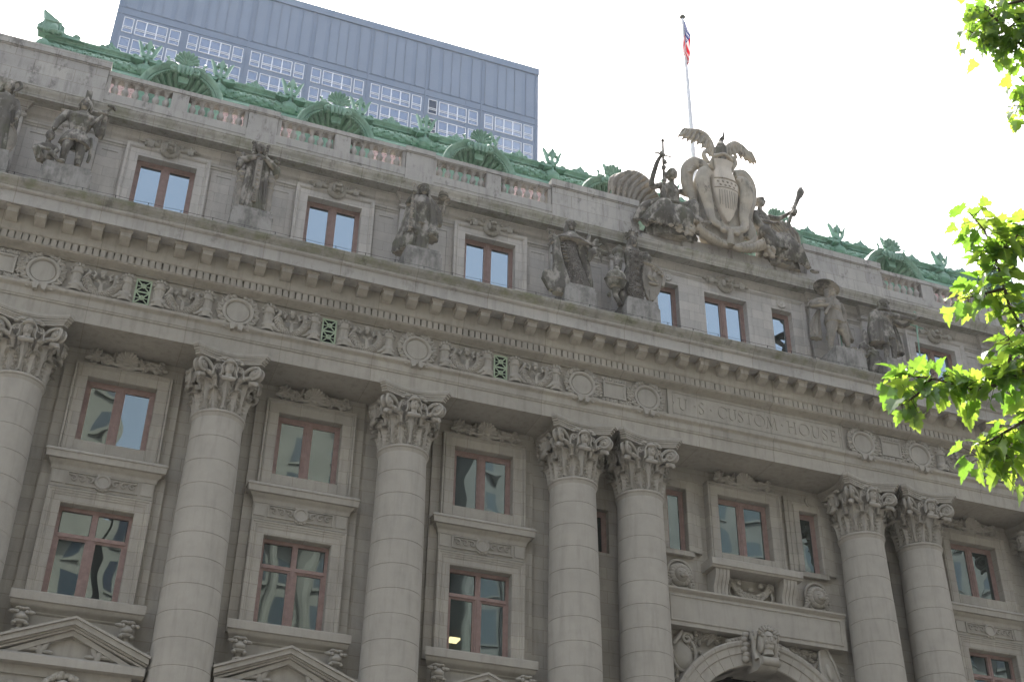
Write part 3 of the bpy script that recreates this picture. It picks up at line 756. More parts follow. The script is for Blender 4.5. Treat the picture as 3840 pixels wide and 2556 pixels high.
pr = [(5.3, 13.35), (5.2, 13.42), (5.2, 13.5)] + [(5.24, 13.52), (5.24, 13.60), (5.28, 13.62), (5.28, 13.70), (5.33, 13.72), (5.33, 13.80), (5.40, 13.84), (5.85, 14.40), (6.05, 14.5), (6.3, 14.7)] + [(6.08, 14.84), (6.08, 14.9)] + cavetto(6.12, 14.92, 6.0, 15.12, 4) + [(5.97, 15.13), (5.97, 15.22)] + cyma(5.95, 15.22, 5.86, 15.36, 4) + [(5.86, 15.40), (6.6, 15.44), (7.6, 15.1), (7.6, 13.5)]
pr = [(y+.45, z) for y, z in pr]
crest = MB().prism(pr, RX0+.05, RX1-.05).build('ridge_moulding', 'verdigris', roof)
# leafy roll under the ridge: overlapping pointed leaves that lie away from each knot
m = MB(); nx = int((RX1-RX0)/.03); na = 36; v = []
for i in range(nx+1):
    x = RX0+(RX1-RX0)*i/nx
    u = (x-1.5) % 3.0; d = u if u < 1.5 else u-3.0; s = 1 if d > 0 else -1; q = abs(d)
    for j in range(na):
        a = 2*pi*j/na
        k = q/.26; row = math.floor(k)
        best = 0
        for rr in (row, row-1):
            c = (j/na*7+(.5 if rr % 2 else 0)) % 1 - .5
            t = k-rr                     # 0 at the leaf root, 2 beyond its tip
            w_ = .5*max(0, 1-(t/1.55)**2)
            if abs(c) < w_ and t < 1.55: best = max(best, .35+t*.55-abs(c)*.5 if rr == row-1 else .2+t*.45-abs(c)*.5)
        r = .235+.085*best
        v.append((x, 6.38-r*cos(a)*.95, 14.60+r*sin(a)))
f = [(i*na+j, (i+1)*na+j, (i+1)*na+(j+1) % na, i*na+(j+1) % na) for i in range(nx) for j in range(na)]
m.add(v, f); m.build('leafy_roll', 'verdigris', roof, 40)
def knot():
    m = MB(); prof = [(.0+.24, -.30), (.31, -.26), (.36, -.1), (.37, .06), (.33, .2), (.26, .3)]
    k = MB().lathe(prof, n=30, fn=lambda a, z: 1+.07*cos(a*10+z*5))
    m.add([(z, y, x) for x, y, z in k.v], k.f); return m
def trident():
    m = MB()
    def blade(pts, y=.07):
        m.prism(pts, -y, y, 'y')
    m.lathe([(.09, 0), (.11, .03), (.08, .08), (.07, .25), (.12, .30), (.12, .36), (.08, .40), (.08, .5)], n=12)
    blade([(-.055, .45), (-.05, .8), (-.12, .98), (-.075, 1.12), (0, 1.26), (.075, 1.12), (.12, .98), (.05, .8), (.055, .45)])
    for s in (-1, 1):
        blade([(s*a, b) for a, b in [(.02, .42), (.18, .46), (.27, .62), (.31, .82), (.42, 1.17), (.30, 1.06), (.22, .92), (.17, .70), (.12, .58), (.02, .55)]])
        m.ell((s*.15, 0, .88), (.07, .09, .08)); m.ell((s*.2, 0, .74), (.05, .08, .06)); m.ell((s*.12, -.02, 1.0), (.05, .07, .05))
        m.tube([(s*.42+.13*(1-t*.8)*cos(-s*.5+s*t*9), 0, .36+.13*(1-t*.8)*sin(t*9-.4)) for t in [i/16 for i in range(17)]], .042, 6)
        m.prism([(s*.1, .2), (s*.35, .2), (s*.55, .24), (s*.35, .34), (s*.1, .34)], -.10, .12, 'y')
        m.box(min(s*.12, s*.36), max(s*.12, s*.36), -.25, .1, .08, .18)
    return m
def antefix():
    m = MB()
    m.prism([(-.10, 0), (-.17, .12), (-.2, .27), (-.1, .34), (0, .50), (.1, .34), (.2, .27), (.17, .12), (.10, 0)], -.05, .06, 'y')
    for a in (-.5, 0, .5): m.tube([(0, -.05, 0), (.16*sin(a), -.06, .16), (.22*sin(a), -.05, .3)], [.05, .04, .015], 6)
    for s in (-1, 1):
        m.tube([(s*.30+s*.12*(1-t*.8)*cos(pi-t*9), 0, .13+.12*(1-t*.8)*sin(pi-t*9)) for t in [i/16 for i in range(17)]], .04, 6)
        m.prism([(s*.15, 0), (s*.52, 0), (s*.40, .06), (s*.15, .08)], -.06, .06, 'y')
    return m
k0 = t0 = a0_ = None
for i in range(17):
    x = 1.5+3*i; 
    if x > RX1-1: break
    if k0 is None:
        k0 = knot().build('roll_knot', 'verdigris', roof, 60, (x, 6.35, 14.62)); t0 = trident().build('trident', 'verdigris', roof, 40, (x, 6.20, 14.80)); t0.scale = (1.15,)*3
    else: dup(k0, (x, 6.35, 14.62)); dup(t0, (x, 6.20, 14.80))
for i in range(0, 18):
    x = 3*i
    if x > RX1-1: break
    if a0_ is None: a0_ = antefix().build('antefix', 'verdigris', roof, 40, (x, 6.48, 15.40))
    else: dup(a0_, (x, 6.48, 15.40))
# end pieces of the ridge
def finial():
    m = MB()
    m.prism([(-.9, 0), (-1.0, .35), (-.82, .6), (-.78, .85), (-.92, 1.15), (-.86, 1.22), (-.25, .80), (.05, .5), (.0, .34), (.12, .2), (.5, .16), (.9, 0)], -.18, .18, 'y')
    m.ring(-.72, -.2, .28, .62, [(0, -.2), (.05, -.24), (.1, -.2)])
    m.tube([(.55+.15*(1-t*.8)*cos(t*9), -.12, .18+.15*(1-t*.8)*sin(t*9)) for t in [i/16 for i in range(17)]], .05, 6)
    for k in range(8): m.ell((-.9+.12*k, -.26, .08+.03*sin(k*2.)), (.10, .1, .09), n=8, m=6)
    m.ell((-.35, -.26, .3), (.16, .1, .22)); m.ell((-.3, -.3, .1), (.2, .1, .07))
    return m
fo = finial().build('ridge_finial', 'verdigris', roof, 40, (-1.9, 6.4, 15.28))
MB().ell((RX0+.05, 6.4, 14.6), (.32, .42, .36), n=20, m=12).build('roll_end', 'verdigris', roof)
fr_ = dup(fo, (2*XC+1.9, 6.4, 15.28)); fr_.rotation_euler = (0, 0, pi)
# shell dormers
def shell_fan(m, cx, y, cz, R, a0, a1, n, depth, ruffle=.06, thick=.05, rin=.12, cone=0, rib=.16):
    """scallop: radiating convex ribs with a frilled rim; y grows towards the back"""
    nr, na = 8, n*6; vs = []
    for side in (0, 1):
        for i in range(na+1):
            a = a0+(a1-a0)*i/na; w_ = abs(sin(pi*n*i/na))
            for j in range(nr+1):
                t = j/nr; r = R*(rin+(1-rin)*t)*(1+ruffle*(w_-.5)*t)
                yy = y+cone*(1-t)-depth*sin(t*pi*.55)-rib*R*t*w_ + (0 if side == 0 else thick)
                vs.append((cx+r*cos(a), yy, cz+r*sin(a)))
    W = nr+1; K = W*(na+1); f = []
    for i in range(na):
        for j in range(nr):
            a = i*W+j; f.append((a, a+W, a+W+1, a+1)); f.append((K+a, K+a+1, K+a+W+1, K+a+W))
        a = i*W+nr; f.append((a, a+W, K+a+W, K+a)); a = i*W; f.append((a, K+a, K+a+W, a+W))
    m.add(vs, f)
def dormer():
    d = MB(); y0 = 3.15; zc = 11.04
    prf = [(1.26, 3.35), (1.26, 3.2), (1.30, 3.16), (1.36, 3.16), (1.38, 3.12), (1.44, 3.10), (1.48, 3.04), (1.55, 3.0), (1.58, 3.0), (1.60, 3.05), (1.60, 6.2)]
    for A0, A1 in ((-.12, 1.30), (pi-1.30, pi+.12)):
        n = 26; v = []; k = len(prf)
        for i in range(n+1):
            a = A0+(A1-A0)*i/n
            for r, y in prf: v.append((r*cos(a), y, zc+r*sin(a)))
        d.add(v, [(i*k+j, i*k+j+1, (i+1)*k+j+1, (i+1)*k+j) for i in range(n) for j in range(k-1)] + [tuple(range(k)), tuple(range(n*k+k-1, n*k-1, -1))])
    for s in (-1, 1):                          # the broken ends curl into volutes
        d.tube([(s*.40+.19*(1-t*.85)*cos(pi/2+s*t*10), 3.02, zc+1.25+.19*(1-t*.85)*sin(pi/2+s*t*10)) for t in [i/22 for i in range(23)]], .065, 8)
        d.ell((s*.40, 3.0, zc+1.25), (.07, .08, .07))
        d.tube([(s*.52, 3.05, zc+1.5), (s*.72, 3.05, zc+1.46), (s*.66, 3.05, zc+1.62), (s*.74, 3.05, zc+1.72), (s*.66, 3.05, zc+1.76)], [.06, .07, .05, .05, .03], 8)
    # barrel roof and cheeks behind the arch, with the front wall of the dormer
    v = []; n = 24
    for i in range(n+1):
        a = pi*i/n
        for y in (3.3, 6.2): v.append((1.5*cos(a), y, zc+1.5*sin(a)))
    d.add(v, [(2*i, 2*i+1, 2*i+3, 2*i+2) for i in range(n)])
    d.box(-1.52, 1.52, 3.36, 6.0, 8.4, zc-.02)
    d.prism([(1.3*cos(pi*i/16), zc+1.3*sin(pi*i/16)) for i in range(17)], 4.0, 4.05, 'y')
    for s in (-1, 1):
        d.box(s*1.3-.2, s*1.3+.2, 3.1, 3.4, 8.4, zc-.1); d.ell((s*.75, 3.2, 9.7), (.2, .1, .35)); d.ell((s*.7, 3.15, 9.2), (.14, .1, .2)); d.ell((s*.45, 3.2, 10.3), (.2, .15, .14))
    o = d.build('dormer', 'verdigris', roof, 45)
    f = MB(); shell_fan(f, 0, 3.42, zc+.02, 1.25, .04, pi-.04, 13, 0, .05, rin=.15, cone=.75, rib=.22)
    for i in range(34):                        # toothed rim of the niche
        a = .05+(pi-.1)*i/33; f.ell((1.22*cos(a), 3.1, zc+1.22*sin(a)), (.05, .10, .05), n=6, m=4)
    f.prism([(-.17, zc+.7), (-.2, zc+1.0), (.2, zc+1.0), (.17, zc+.7)], 3.15, 3.3, 'y')
    f.build('niche_shell', 'verdigris', o, 30)
    c = MB(); shell_fan(c, 0, 3.1, zc+1.68, .45, -.25, pi+.25, 9, .12, .12, rin=.2)
    shell_fan(c, 0, 2.98, zc+1.46, .26, .1, pi-.1, 6, .05, .14, rin=.2)
    for k, x in enumerate((-.2, -.07, .07, .2)): c.tube([(x, 2.98, zc+1.38), (x*1.2, 2.9, zc+1.2), (x, 2.95, zc+.98)], [.07, .095, .06], 8)
    c.build('crest_shell', 'verdigris', o, 50)
    return o
d0 = dormer(); d0.location.x = 3
for x in (9, 15, 21, 2*XC-21, 2*XC-15, 2*XC-9, 2*XC-3): dup(d0, (x, 0, 0))
# flagpole and flag
FP = empty('flagpole', (24.95, 3.0, 8.4), 'tall pale metal flagpole rising from the roof behind the eagle sculpture', 'flagpole')
plain('pole_metal', (.78, .79, .80), .4, nscale=5)
m = MB().lathe([(.17, 0), (.155, 1.5), (.125, 3.5), (.10, 10), (.06, 15.15)], n=20); m.build('pole', 'pole_metal', FP)
MB().lathe([(.02, 15.15), (.10, 15.18), (.15, 15.25), (.13, 15.33), (.05, 15.38), (.04, 15.46), (.01, 15.5)], n=14).build('finial_cap', plain('dull_bronze', (.16, .17, .15), .5), FP)
MB().tube([(.12, -.05, 15.1), (.22, -.1, 12), (.55, -.1, 6), (.95, -.1, 0.)], .012, 4).build('halyard', 'pole_metal', FP)
def flagm():
    m, t, b = nmat('flag_cloth'); L = t.links.new
    uv = N(t, 'ShaderNodeUVMap'); sx = N(t, 'ShaderNodeSeparateXYZ'); L(uv.outputs[0], sx.inputs[0])
    a = N(t, 'ShaderNodeMath', operation='MULTIPLY'); a.inputs[1].default_value = 6.5; L(sx.outputs[1], a.inputs[0])
    fr = N(t, 'ShaderNodeMath', operation='FRACT'); L(a.outputs[0], fr.inputs[0]); g = N(t, 'ShaderNodeMath', operation='GREATER_THAN'); g.inputs[1].default_value = .5; L(fr.outputs[0], g.inputs[0])
    c = mixc(t, g.outputs[0], (.62, .035, .06), (.80, .80, .80))
    u = N(t, 'ShaderNodeMath', operation='LESS_THAN'); u.inputs[1].default_value = .4; L(sx.outputs[0], u.inputs[0])
    v = N(t, 'ShaderNodeMath', operation='GREATER_THAN'); v.inputs[1].default_value = .4615; L(sx.outputs[1], v.inputs[0])
    k = N(t, 'ShaderNodeMath', operation='MULTIPLY'); L(u.outputs[0], k.inputs[0]); L(v.outputs[0], k.inputs[1])
    cs_ = N(t, 'ShaderNodeVectorMath', operation='MULTIPLY'); cs_.inputs[1].default_value = (27.5, 16.7, 0); L(uv.outputs[0], cs_.inputs[0])
    vo = N(t, 'ShaderNodeTexVoronoi'); vo.inputs['Randomness'].default_value = 0; vo.inputs['Scale'].default_value = .8; L(cs_.outputs[0], vo.inputs['Vector'])
    st = N(t, 'ShaderNodeMath', operation='LESS_THAN'); st.inputs[1].default_value = .3; L(vo.outputs['Distance'], st.inputs[0])
    c = mixc(t, k.outputs[0], c, mixc(t, st.outputs[0], (.035, .06, .22), (.8, .8, .82)))
    df = N(t, 'ShaderNodeBsdfDiffuse'); tr = N(t, 'ShaderNodeBsdfTranslucent'); L(c, df.inputs[0]); L(c, tr.inputs[0])
    mx = N(t, 'ShaderNodeMixShader'); mx.inputs[0].default_value = .5; L(df.outputs[0], mx.inputs[1]); L(tr.outputs[0], mx.inputs[2]); L(mx.outputs[0], t.nodes['Material Output'].inputs[0])
flagm()
# the limp flag hangs from its top corner: fly end gathered against the pole
nu, nv = 40, 26; fv = []; fuv = []
for i in range(nu+1):
    u = i/nu
    for j in range(nv+1):
        v = j/nv                                # v 1 = top edge
        hoist = Vector((.06, -.06, -(1-v)*1.5))
        L_ = 3.0*u
        wv = .10*sin(u*9+v*4)+.06*sin(u*17+v*2)
        spread = .62*sin(min(1, u*1.05)*pi)**.8
        x = -.02 + spread*(v-.30)*1.3*.62 + wv*.35*(u > 0)*min(1, u*4)
        z = -(1-v)*1.35*(1-u*.75) - L_*(.95-.1*(1-v))
        y = -.12-.28*sin(v*9+u*3)*min(1, u*3)*(1-.4*u)
        fv.append((x*(1-.15*u)+.10*u-.10*sin(u*pi), y, z)); fuv.append((u, v))
m = MB(); W = nv+1; m.add(fv, [(i*W+j, (i+1)*W+j, (i+1)*W+j+1, i*W+j+1) for i in range(nu) for j in range(nv)])
fl = m.build('flag', 'flag_cloth', None, 80, (24.95, 3.0, 8.4+15.0))
uvl = fl.data.uv_layers.new(name='UVMap')
for lp in fl.data.loops: uvl.data[lp.index].uv = fuv[lp.vertex_index]
tag(fl, 'limp striped flag with white stars on blue, hanging from the pole top', 'flag')
# ================================================================== CARVED ORNAMENT
def place(mb_or_obj, name, xs, parent=H, mat='stone_carved', y=0, z=0, ang=50, mirror=None):
    o = mb_or_obj.build(name, mat, parent, ang, (xs[0], y, z)); outs = [o]
    for i, x in enumerate(xs[1:]): outs.append(dup(o, (x, y, z)))
    if mirror:
        for q, s in zip(outs, mirror): q.scale = (s, 1, 1)
    return outs
def disc(m, cx, cz, r, y0, y1, n=40): m.prism([(cx+r*cos(2*pi*i/n), cz+r*sin(2*pi*i/n)) for i in range(n)], y0, y1, 'y')
def leafb(m, x, y, z, L, w, a, t=.035, bend=.0):
    """pointed leaf with a midrib, lying in the wall plane, direction a"""
    ca, sa = cos(a), sin(a); pts = [(0, 0), (.25, .42), (.5, .5), (.75, .36), (1, 0), (.75, -.36), (.5, -.5), (.25, -.42)]
    v = [(x+ca*p*L-sa*q*w, y-t*.3, z+sa*p*L+ca*q*w) for p, q in pts] + [(x+ca*p*L, y-t-bend*p, z+sa*p*L) for p in (.05, .5, .95)]
    v += [(a_, y+.03, c_) for a_, b_, c_ in v[:8]]
    f = [(0, 8, 1), (1, 8, 9), (1, 9, 2), (2, 9, 3), (3, 9, 10), (3, 10, 4), (4, 10, 5), (5, 10, 9), (5, 9, 6), (6, 9, 7), (7, 9, 8), (7, 8, 0)]
    f += [(i, (i+1) % 8, 11+(i+1) % 8, 11+i) for i in range(8)]
    m.add(v, f)
# roundels over the columns
def roundel():
    m = MB(); n = 56
    pf = [(.0, -.05), (.36, -.05), (.375, -.03), (.385, -.02), (.40, -.06), (.42, -.10), (.44, -.11), (.50, -.10), (.52, -.06), (.52, .05)]
    v = []
    for r, y in pf[1:]: v += [(r*cos(2*pi*i/n), y, r*sin(2*pi*i/n)) for i in range(n)]
    f = [(j*n+i, (j+1)*n+i, (j+1)*n+(i+1) % n, j*n+(i+1) % n) for j in range(len(pf)-2) for i in range(n)] + [tuple(range(n))]
    m.add(v, f)
    r = random.Random(5)
    for s in (-1, 1):
        for k in range(7):
            a = -1.25+2.3*k/6; rr = .50
            leafb(m, s*rr*cos(a), -.02-.02*(k % 2), rr*sin(a), .26, .15, (a+.9 if s > 0 else pi-a-.9), .07)
            leafb(m, s*rr*cos(a), -.05, rr*sin(a), .22, .13, (a-.1 if s > 0 else pi-a+.1), .06)
            m.ell((s*(rr+.07)*cos(a+.15), -.06, (rr+.07)*sin(a+.15)), (.035, .035, .035), n=8, m=6)
        m.tube([(s*.05, -.12, -.52), (s*.25, -.14, -.56), (s*.42, -.11, -.50), (s*.62, -.08, -.46), (s*.78, -.04, -.43)], [.03, .04, .03, .03, .015], 6)
        m.prism([(s*.04, -.54), (s*.06, -.73), (s*.17, -.76), (s*.24, -.55)], -.22, -.05, 'y')
        leafb(m, s*.28, -.12, -.58, .3, .1, -.1 if s > 0 else pi+.1, .06); m.ell((s*.36, -.12, -.66), (.07, .04, .04), n=8, m=6)
        m.ell((s*.2, -.07, .53), (.12, .06, .05), n=8, m=6); leafb(m, s*.3, -.04, .47, .25, .12, .1 if s > 0 else pi-.1, .06)
    return m
inner = COLX
ro = place(roundel(), 'roundel', COLX)
def castle():
    m = MB(); c = (0, .02, 0)
    m.lathe([(.235, -.49), (.25, -.46), (.25, -.40), (.20, -.37), (.215, -.28), (.22, -.24), (.17, -.17), (.165, -.12), (.165, .16), (.19, .17), (.205, .21), (.205, .25), (.17, .27), (.165, .40), (.14, .41)], c, 16, pi, 2*pi)
    for k in range(5):
        a = pi+pi*(k+.5)/5; m.box(.17*cos(a)-.035, .17*cos(a)+.035, .02+.17*sin(a)-.03, .02+.17*sin(a)+.03, .40, .50)
    for k in range(6): a = pi+pi*(k+.5)/6; m.tube([(.168*cos(a), .02+.168*sin(a), -.1), (.168*cos(a), .02+.168*sin(a), .14)], .014, 5)
    m.ell((0, -.16, -.26), (.06, .05, .06), n=8, m=6)
    for s in (-1, 1): m.ell((s*.14, -.1, -.30), (.08, .08, .07), n=8, m=6); m.ell((s*.2, -.05, .33), (.06, .05, .05), n=8, m=6)
    return m
cxs = []
for xb in BAYS:
    for d in (-2.005, -.504, .504, 2.005): cxs.append(xb+d)
place(castle(), 'castle_relief', cxs)
def swag():
    m = MB(); r = random.Random(2)
    for k in range(23):                      # wreath of husks and flowers hanging between the towers
        t = k/22; a = pi*1.04+pi*.92*t; R = .47
        x, z = R*cos(a)*1.02, .18+R*sin(a)*1.22
        w_ = .07+.06*sin(t*pi)
        m.ell((x, -.07, z), (w_*1.2, .08, w_), n=9, m=6)
        for q in (-1, 1):
            leafb(m, x, -.08, z, .21, .13, a+pi/2+q*.8, .08)
        if k % 3 == 0: m.ell((x, -.14, z+.03), (.05, .04, .05), n=8, m=6)
    for s in (-1, 1):
        m.tube([(s*.5, -.05, .12), (s*.42, -.12, .2), (s*.40, -.06, .34), (s*.48, -.03, .44)], [.05, .065, .05, .02], 6)
        m.tube([(s*.62, -.05, -.18), (s*.56, -.08, -.32), (s*.42, -.08, -.42), (s*.28, -.08, -.40), (s*.22, -.05, -.46)], [.09, .08, .06, .05, .05], 8)
        m.tube([(s*.30, -.05, .40), (s*.2, -.06, .28), (s*.26, -.06, .16), (s*.34, -.04, .22)], [.03, .05, .07, .04], 6)
        m.tube([(0, -.14, -.1), (s*.08, -.14, .02), (s*.16, -.12, .06), (s*.19, -.12, -.02), (s*.1, -.12, -.02), (0, -.13, -.1)], .022, 6)
        m.tube([(s*.01, -.14, -.1), (s*.04, -.15, -.26), (s*.02, -.13, -.44)], [.03, .03, .02], 6)
    m.box(-.035, .035, -.17, -.02, -.44, -.08); m.ell((0, -.06, .36), (.1, .07, .09)); m.ell((0, -.06, .24), (.07, .07, .07)); m.box(-.09, .09, -.09, 0, .42, .47)
    return m
place(swag(), 'garland_relief', [xb+d for xb in BAYS for d in (-1.255, 1.255)])
# copper vent grilles in the frieze
def grille():
    m = MB(); y0, y1 = -.005, .03; x0, x1, z0, z1 = -.245, .245, -.44, .50
    for a in ((x0, x1, z0, z0+.05), (x0, x1, z1-.05, z1), (x0, x0+.05, z0+.05, z1-.05), (x1-.05, x1, z0+.05, z1-.05), (x0+.05, x1-.05, .005, .055)): m.box(a[0], a[1], y0, y1, a[2], a[3])
    for zc in (.25, -.19):
        for s in (-1, 1): m.tube([(-.2, 0, zc-s*.2), (.2, .002*s, zc+s*.2)], .022, 6)
        m.tube([(.07*cos(a), -.02, zc+.07*sin(a)) for a in [2*pi*i/16 for i in range(16)]], .022, 6, closed=True); m.ell((0, -.015, zc), (.03, .03, .03), n=8, m=6)
        m.box(x0+.05, x1-.05, .003, .02, zc-.012, zc+.012)
    return m
plain('grille_copper', (.36, .44, .30), .5, nscale=5)
plain('void', (.008, .008, .008), 1)
gr = place(grille(), 'vent_grille', BAYS, mat='grille_copper', y=.012)
g0 = MB().box(-.235, .235, .012, .02, -.43, .49).build('grille_back', 'void', gr[0])
for q in gr[1:]: c = g0.copy(); COL.objects.link(c); c.parent = q
# panels flanking the grilles
def gpanel():
    m = MB(); m.box(-.42, -.255, .015, .05, -.505, .595); m.box(.255, .42, .015, .05, -.505, .595); return m
# tablets between paired columns
def tablet():
    m = MB(); m.box(-.43, .43, -.03, .05, -.30, .36)
    m.ring(-.33, .33, -.20, .26, [(0, -.03), (.015, -.05), (.03, -.04), (.04, -.07), (.10, -.075), (.11, -.03)])
    r = random.Random(9)
    for k in range(14):
        x = -.42+.84*k/13; leafb(m, x, -.02, .38, .17, .12, pi/2+(r.random()-.5)*1.5, .05); leafb(m, x, -.02, -.32, .17, .12, -pi/2+(r.random()-.5)*1.5, .05)
    for s in (-1, 1):
        for k in range(6): leafb(m, s*.45, -.02, -.3+.11*k, .25, .14, (0 if s > 0 else pi)+(r.random()-.5)*1.4, .06); m.ell((s*(.55+.06*r.random()), -.05, -.33+.12*k), (.05, .05, .05), n=8, m=6)
    return m
place(tablet(), 'tablet_relief', [-P2/2, 18+P2/2, 2*XC-18-P2/2, 2*XC+P2/2])
# inscription panel with cut letters
def letters():
    """Roman capitals as strokes: (thick?, polyline) in a box of height 1"""
    arc = lambda cx, cy, rx, ry, a, b, n=10: [(cx+rx*cos(rad(a+(b-a)*i/n)), cy+ry*sin(rad(a+(b-a)*i/n))) for i in range(n+1)]
    G = {
     'U': (.78, [(1, [(.12, 1), (.12, .36)]+arc(.39, .34, .27, .34, 180, 270)), (0, arc(.39, .34, .27, .34, 270, 360)+[(.66, .36), (.66, 1)]), (2, [(0, 1), (.24, 1)]), (2, [(.55, 1), (.77, 1)])]),
     'S': (.52, [(0, arc(.26, .76, .19, .23, 25, 90)), (0, arc(.26, .76, .19, .23, 90, 215)), (1, [(.13, .62), (.26, .51), (.39, .38)]), (0, arc(.25, .25, .2, .25, 35, -90)), (0, arc(.25, .25, .2, .25, -90, -160)), (2, [(.44, .8), (.44, .97)]), (2, [(.055, .05), (.055, .22)])]),
     'C': (.84, [(0, arc(.52, .5, .42, .5, 38, 100)), (1, arc(.52, .5, .42, .5, 100, 260)), (0, arc(.52, .5, .42, .5, 260, 322)), (2, [(.855, .72), (.855, .93)])]),
     'T': (.74, [(1, [(.37, 0), (.37, 1)]), (0, [(.03, .98), (.71, .98)]), (2, [(.03, .84), (.03, 1)]), (2, [(.71, .84), (.71, 1)]), (2, [(.24, 0), (.5, 0)])]),
     'O': (.96, [(1, arc(.48, .5, .44, .5, 110, 250)), (0, arc(.48, .5, .44, .5, 250, 290)), (1, arc(.48, .5, .44, .5, -70, 70)), (0, arc(.48, .5, .44, .5, 70, 110))]),
     'M': (1.0, [(0, [(.12, 0), (.2, 1)]), (1, [(.2, 1), (.5, .04)]), (0, [(.5, .04), (.79, 1)]), (1, [(.79, 1), (.88, 0)]), (2, [(.02, 0), (.22, 0)]), (2, [(.76, 0), (.99, 0)])]),
     'H': (.84, [(1, [(.13, 0), (.13, 1)]), (1, [(.7, 0), (.7, 1)]), (0, [(.13, .52), (.7, .52)]), (2, [(.02, 0), (.25, 0)]), (2, [(.02, 1), (.25, 1)]), (2, [(.59, 0), (.82, 0)]), (2, [(.59, 1), (.82, 1)])]),
     'E': (.56, [(1, [(.13, 0), (.13, 1)]), (0, [(.02, .985), (.5, .985)]), (0, [(.13, .52), (.42, .52)]), (0, [(.02, .015), (.52, .015)]), (2, [(.5, .85), (.5, 1)]), (2, [(.53, 0), (.53, .16)]), (2, [(.42, .44), (.42, .6)])]),
     '.': (.14, [(3, [(.07, .44), (.07, .56)])]), ' ': (.12, [])}
    return G
def inscription():
    G = letters(); xa, xb = XC-3.63, XC+3.63
    pan = MB().box(xa, xb, -.035, .05, -.49, .585).build('inscription_panel', 'stone_bed', H, smooth=False)
    cut = MB(); wid = {0: .030, 1: .052, 2: .022, 3: .05}
    groups = [('.', 21.50), ('U', 21.72), ('.', 22.36), ('S', 22.53), ('.', 23.0), ('CUSTOM', 23.28), ('.', 25.92), ('HOUSE', 26.17), ('.', 28.42)]
    hh, zb = .47, -.185
    widths = {'CUSTOM': (23.28, 25.75), 'HOUSE': (26.17, 28.25), 'U': (21.72, 22.2), 'S': (22.55, 22.85)}
    for g, x in groups:
        if g in widths:
            a, b = widths[g]; tot = sum(G[c][0] for c in g)*hh; gap = (b-a-tot)/max(1, len(g)-1) if len(g) > 1 else 0
        x0 = x
        for c in g:
            for kd, pl in G[c][1]:
                wv = wid[kd]*(1.15)
                pp = [(x0+p*hh, zb+q*hh) for p, q in pl]
                for (p, q), (p2, q2) in zip(pp, pp[1:]):
                    dx, dz = p2-p, q2-q; L = math.hypot(dx, dz)
                    if L < 1e-6: continue
                    ex, ez = dx/L*wv*.25, dz/L*wv*.25; nx, nz = -dz/L*wv/2, dx/L*wv/2
                    cut.prism([(p-ex+nx, q-ez+nz), (p-ex-nx, q-ez-nz), (p2+ex-nx, q2+ez-nz), (p2+ex+nx, q2+ez+nz)], -.06, -.008-rnd.random()*.002, 'y')
            x0 += G[c][0]*hh + (gap if g in widths else 0)
    # sunk line round the panel
    for (a, b, c, d) in ((xa+.17, xb-.17, -.385, -.36), (xa+.17, xb-.17, .455, .48), (xa+.17, xa+.195, -.36, .455), (xb-.195, xb-.17, -.36, .455)): cut.box(a, b, -.06, -.017, c, d)
    co = cut.build('cutter', 'stone_bed', None, smooth=False)
    md = pan.modifiers.new('b', 'BOOLEAN'); md.object = co; md.operation = 'DIFFERENCE'; md.solver = 'EXACT'; md.use_self = True
    bpy.context.view_layer.update()
    ev = pan.evaluated_get(bpy.context.evaluated_depsgraph_get()); me = bpy.data.meshes.new_from_object(ev)
    pan.modifiers.clear(); pan.data = me; bpy.data.objects.remove(co)
inscription()
# shells with fruit over the upper windows
def shellrel():
    m = MB(); r = random.Random(4)
    shell_fan(m, 0, -.10, .03, .34, -.35, pi+.35, 11, .08, .1, .05, .3); m.ell((0, .05, .05), (.36, .2, .3))
    shell_fan(m, 0, -.12, .08, .20, -.1, pi+.1, 7, .03, .1, .05, .3)
    for s in (-1, 1):
        for k in range(9):
            x = s*(.38+.088*k); z = .10-.05*(k % 3)+(.10 if k > 6 else .02)
            m.ell((x, -.05, z), (.085, .09, .08), n=8, m=6); m.ell((x+s*.03, -.05, z-.16+.02*k), (.07, .07, .07), n=8, m=6)
            leafb(m, x, -.06, z, .24, .13, r.random()*6.28, .08); leafb(m, x, -.09, z-.1, .2, .12, (0 if s > 0 else pi)+r.random()-.5, .08)
        m.tube([(s*(1.05+.1*cos(t*8)*(1-t)), -.05, .2+.1*sin(t*8)*(1-t)) for t in [i/12 for i in range(13)]], .04, 6)
        m.tube([(s*.95, -.04, -.02), (s*1.1, -.04, -.12), (s*1.0, -.04, -.2), (s*.9, -.04, -.14)], [.05, .05, .04, .03], 6)
        m.tube([(s*.12, -.08, -.06), (s*.3, -.1, -.12), (s*.5, -.08, -.08), (s*.6, -.06, -.16)], [.06, .06, .05, .03], 6)
    m.ell((0, -.1, -.06), (.12, .1, .07)); return m
place(shellrel(), 'shell_relief', BAYS+[XC], y=1.40, z=-1.86)
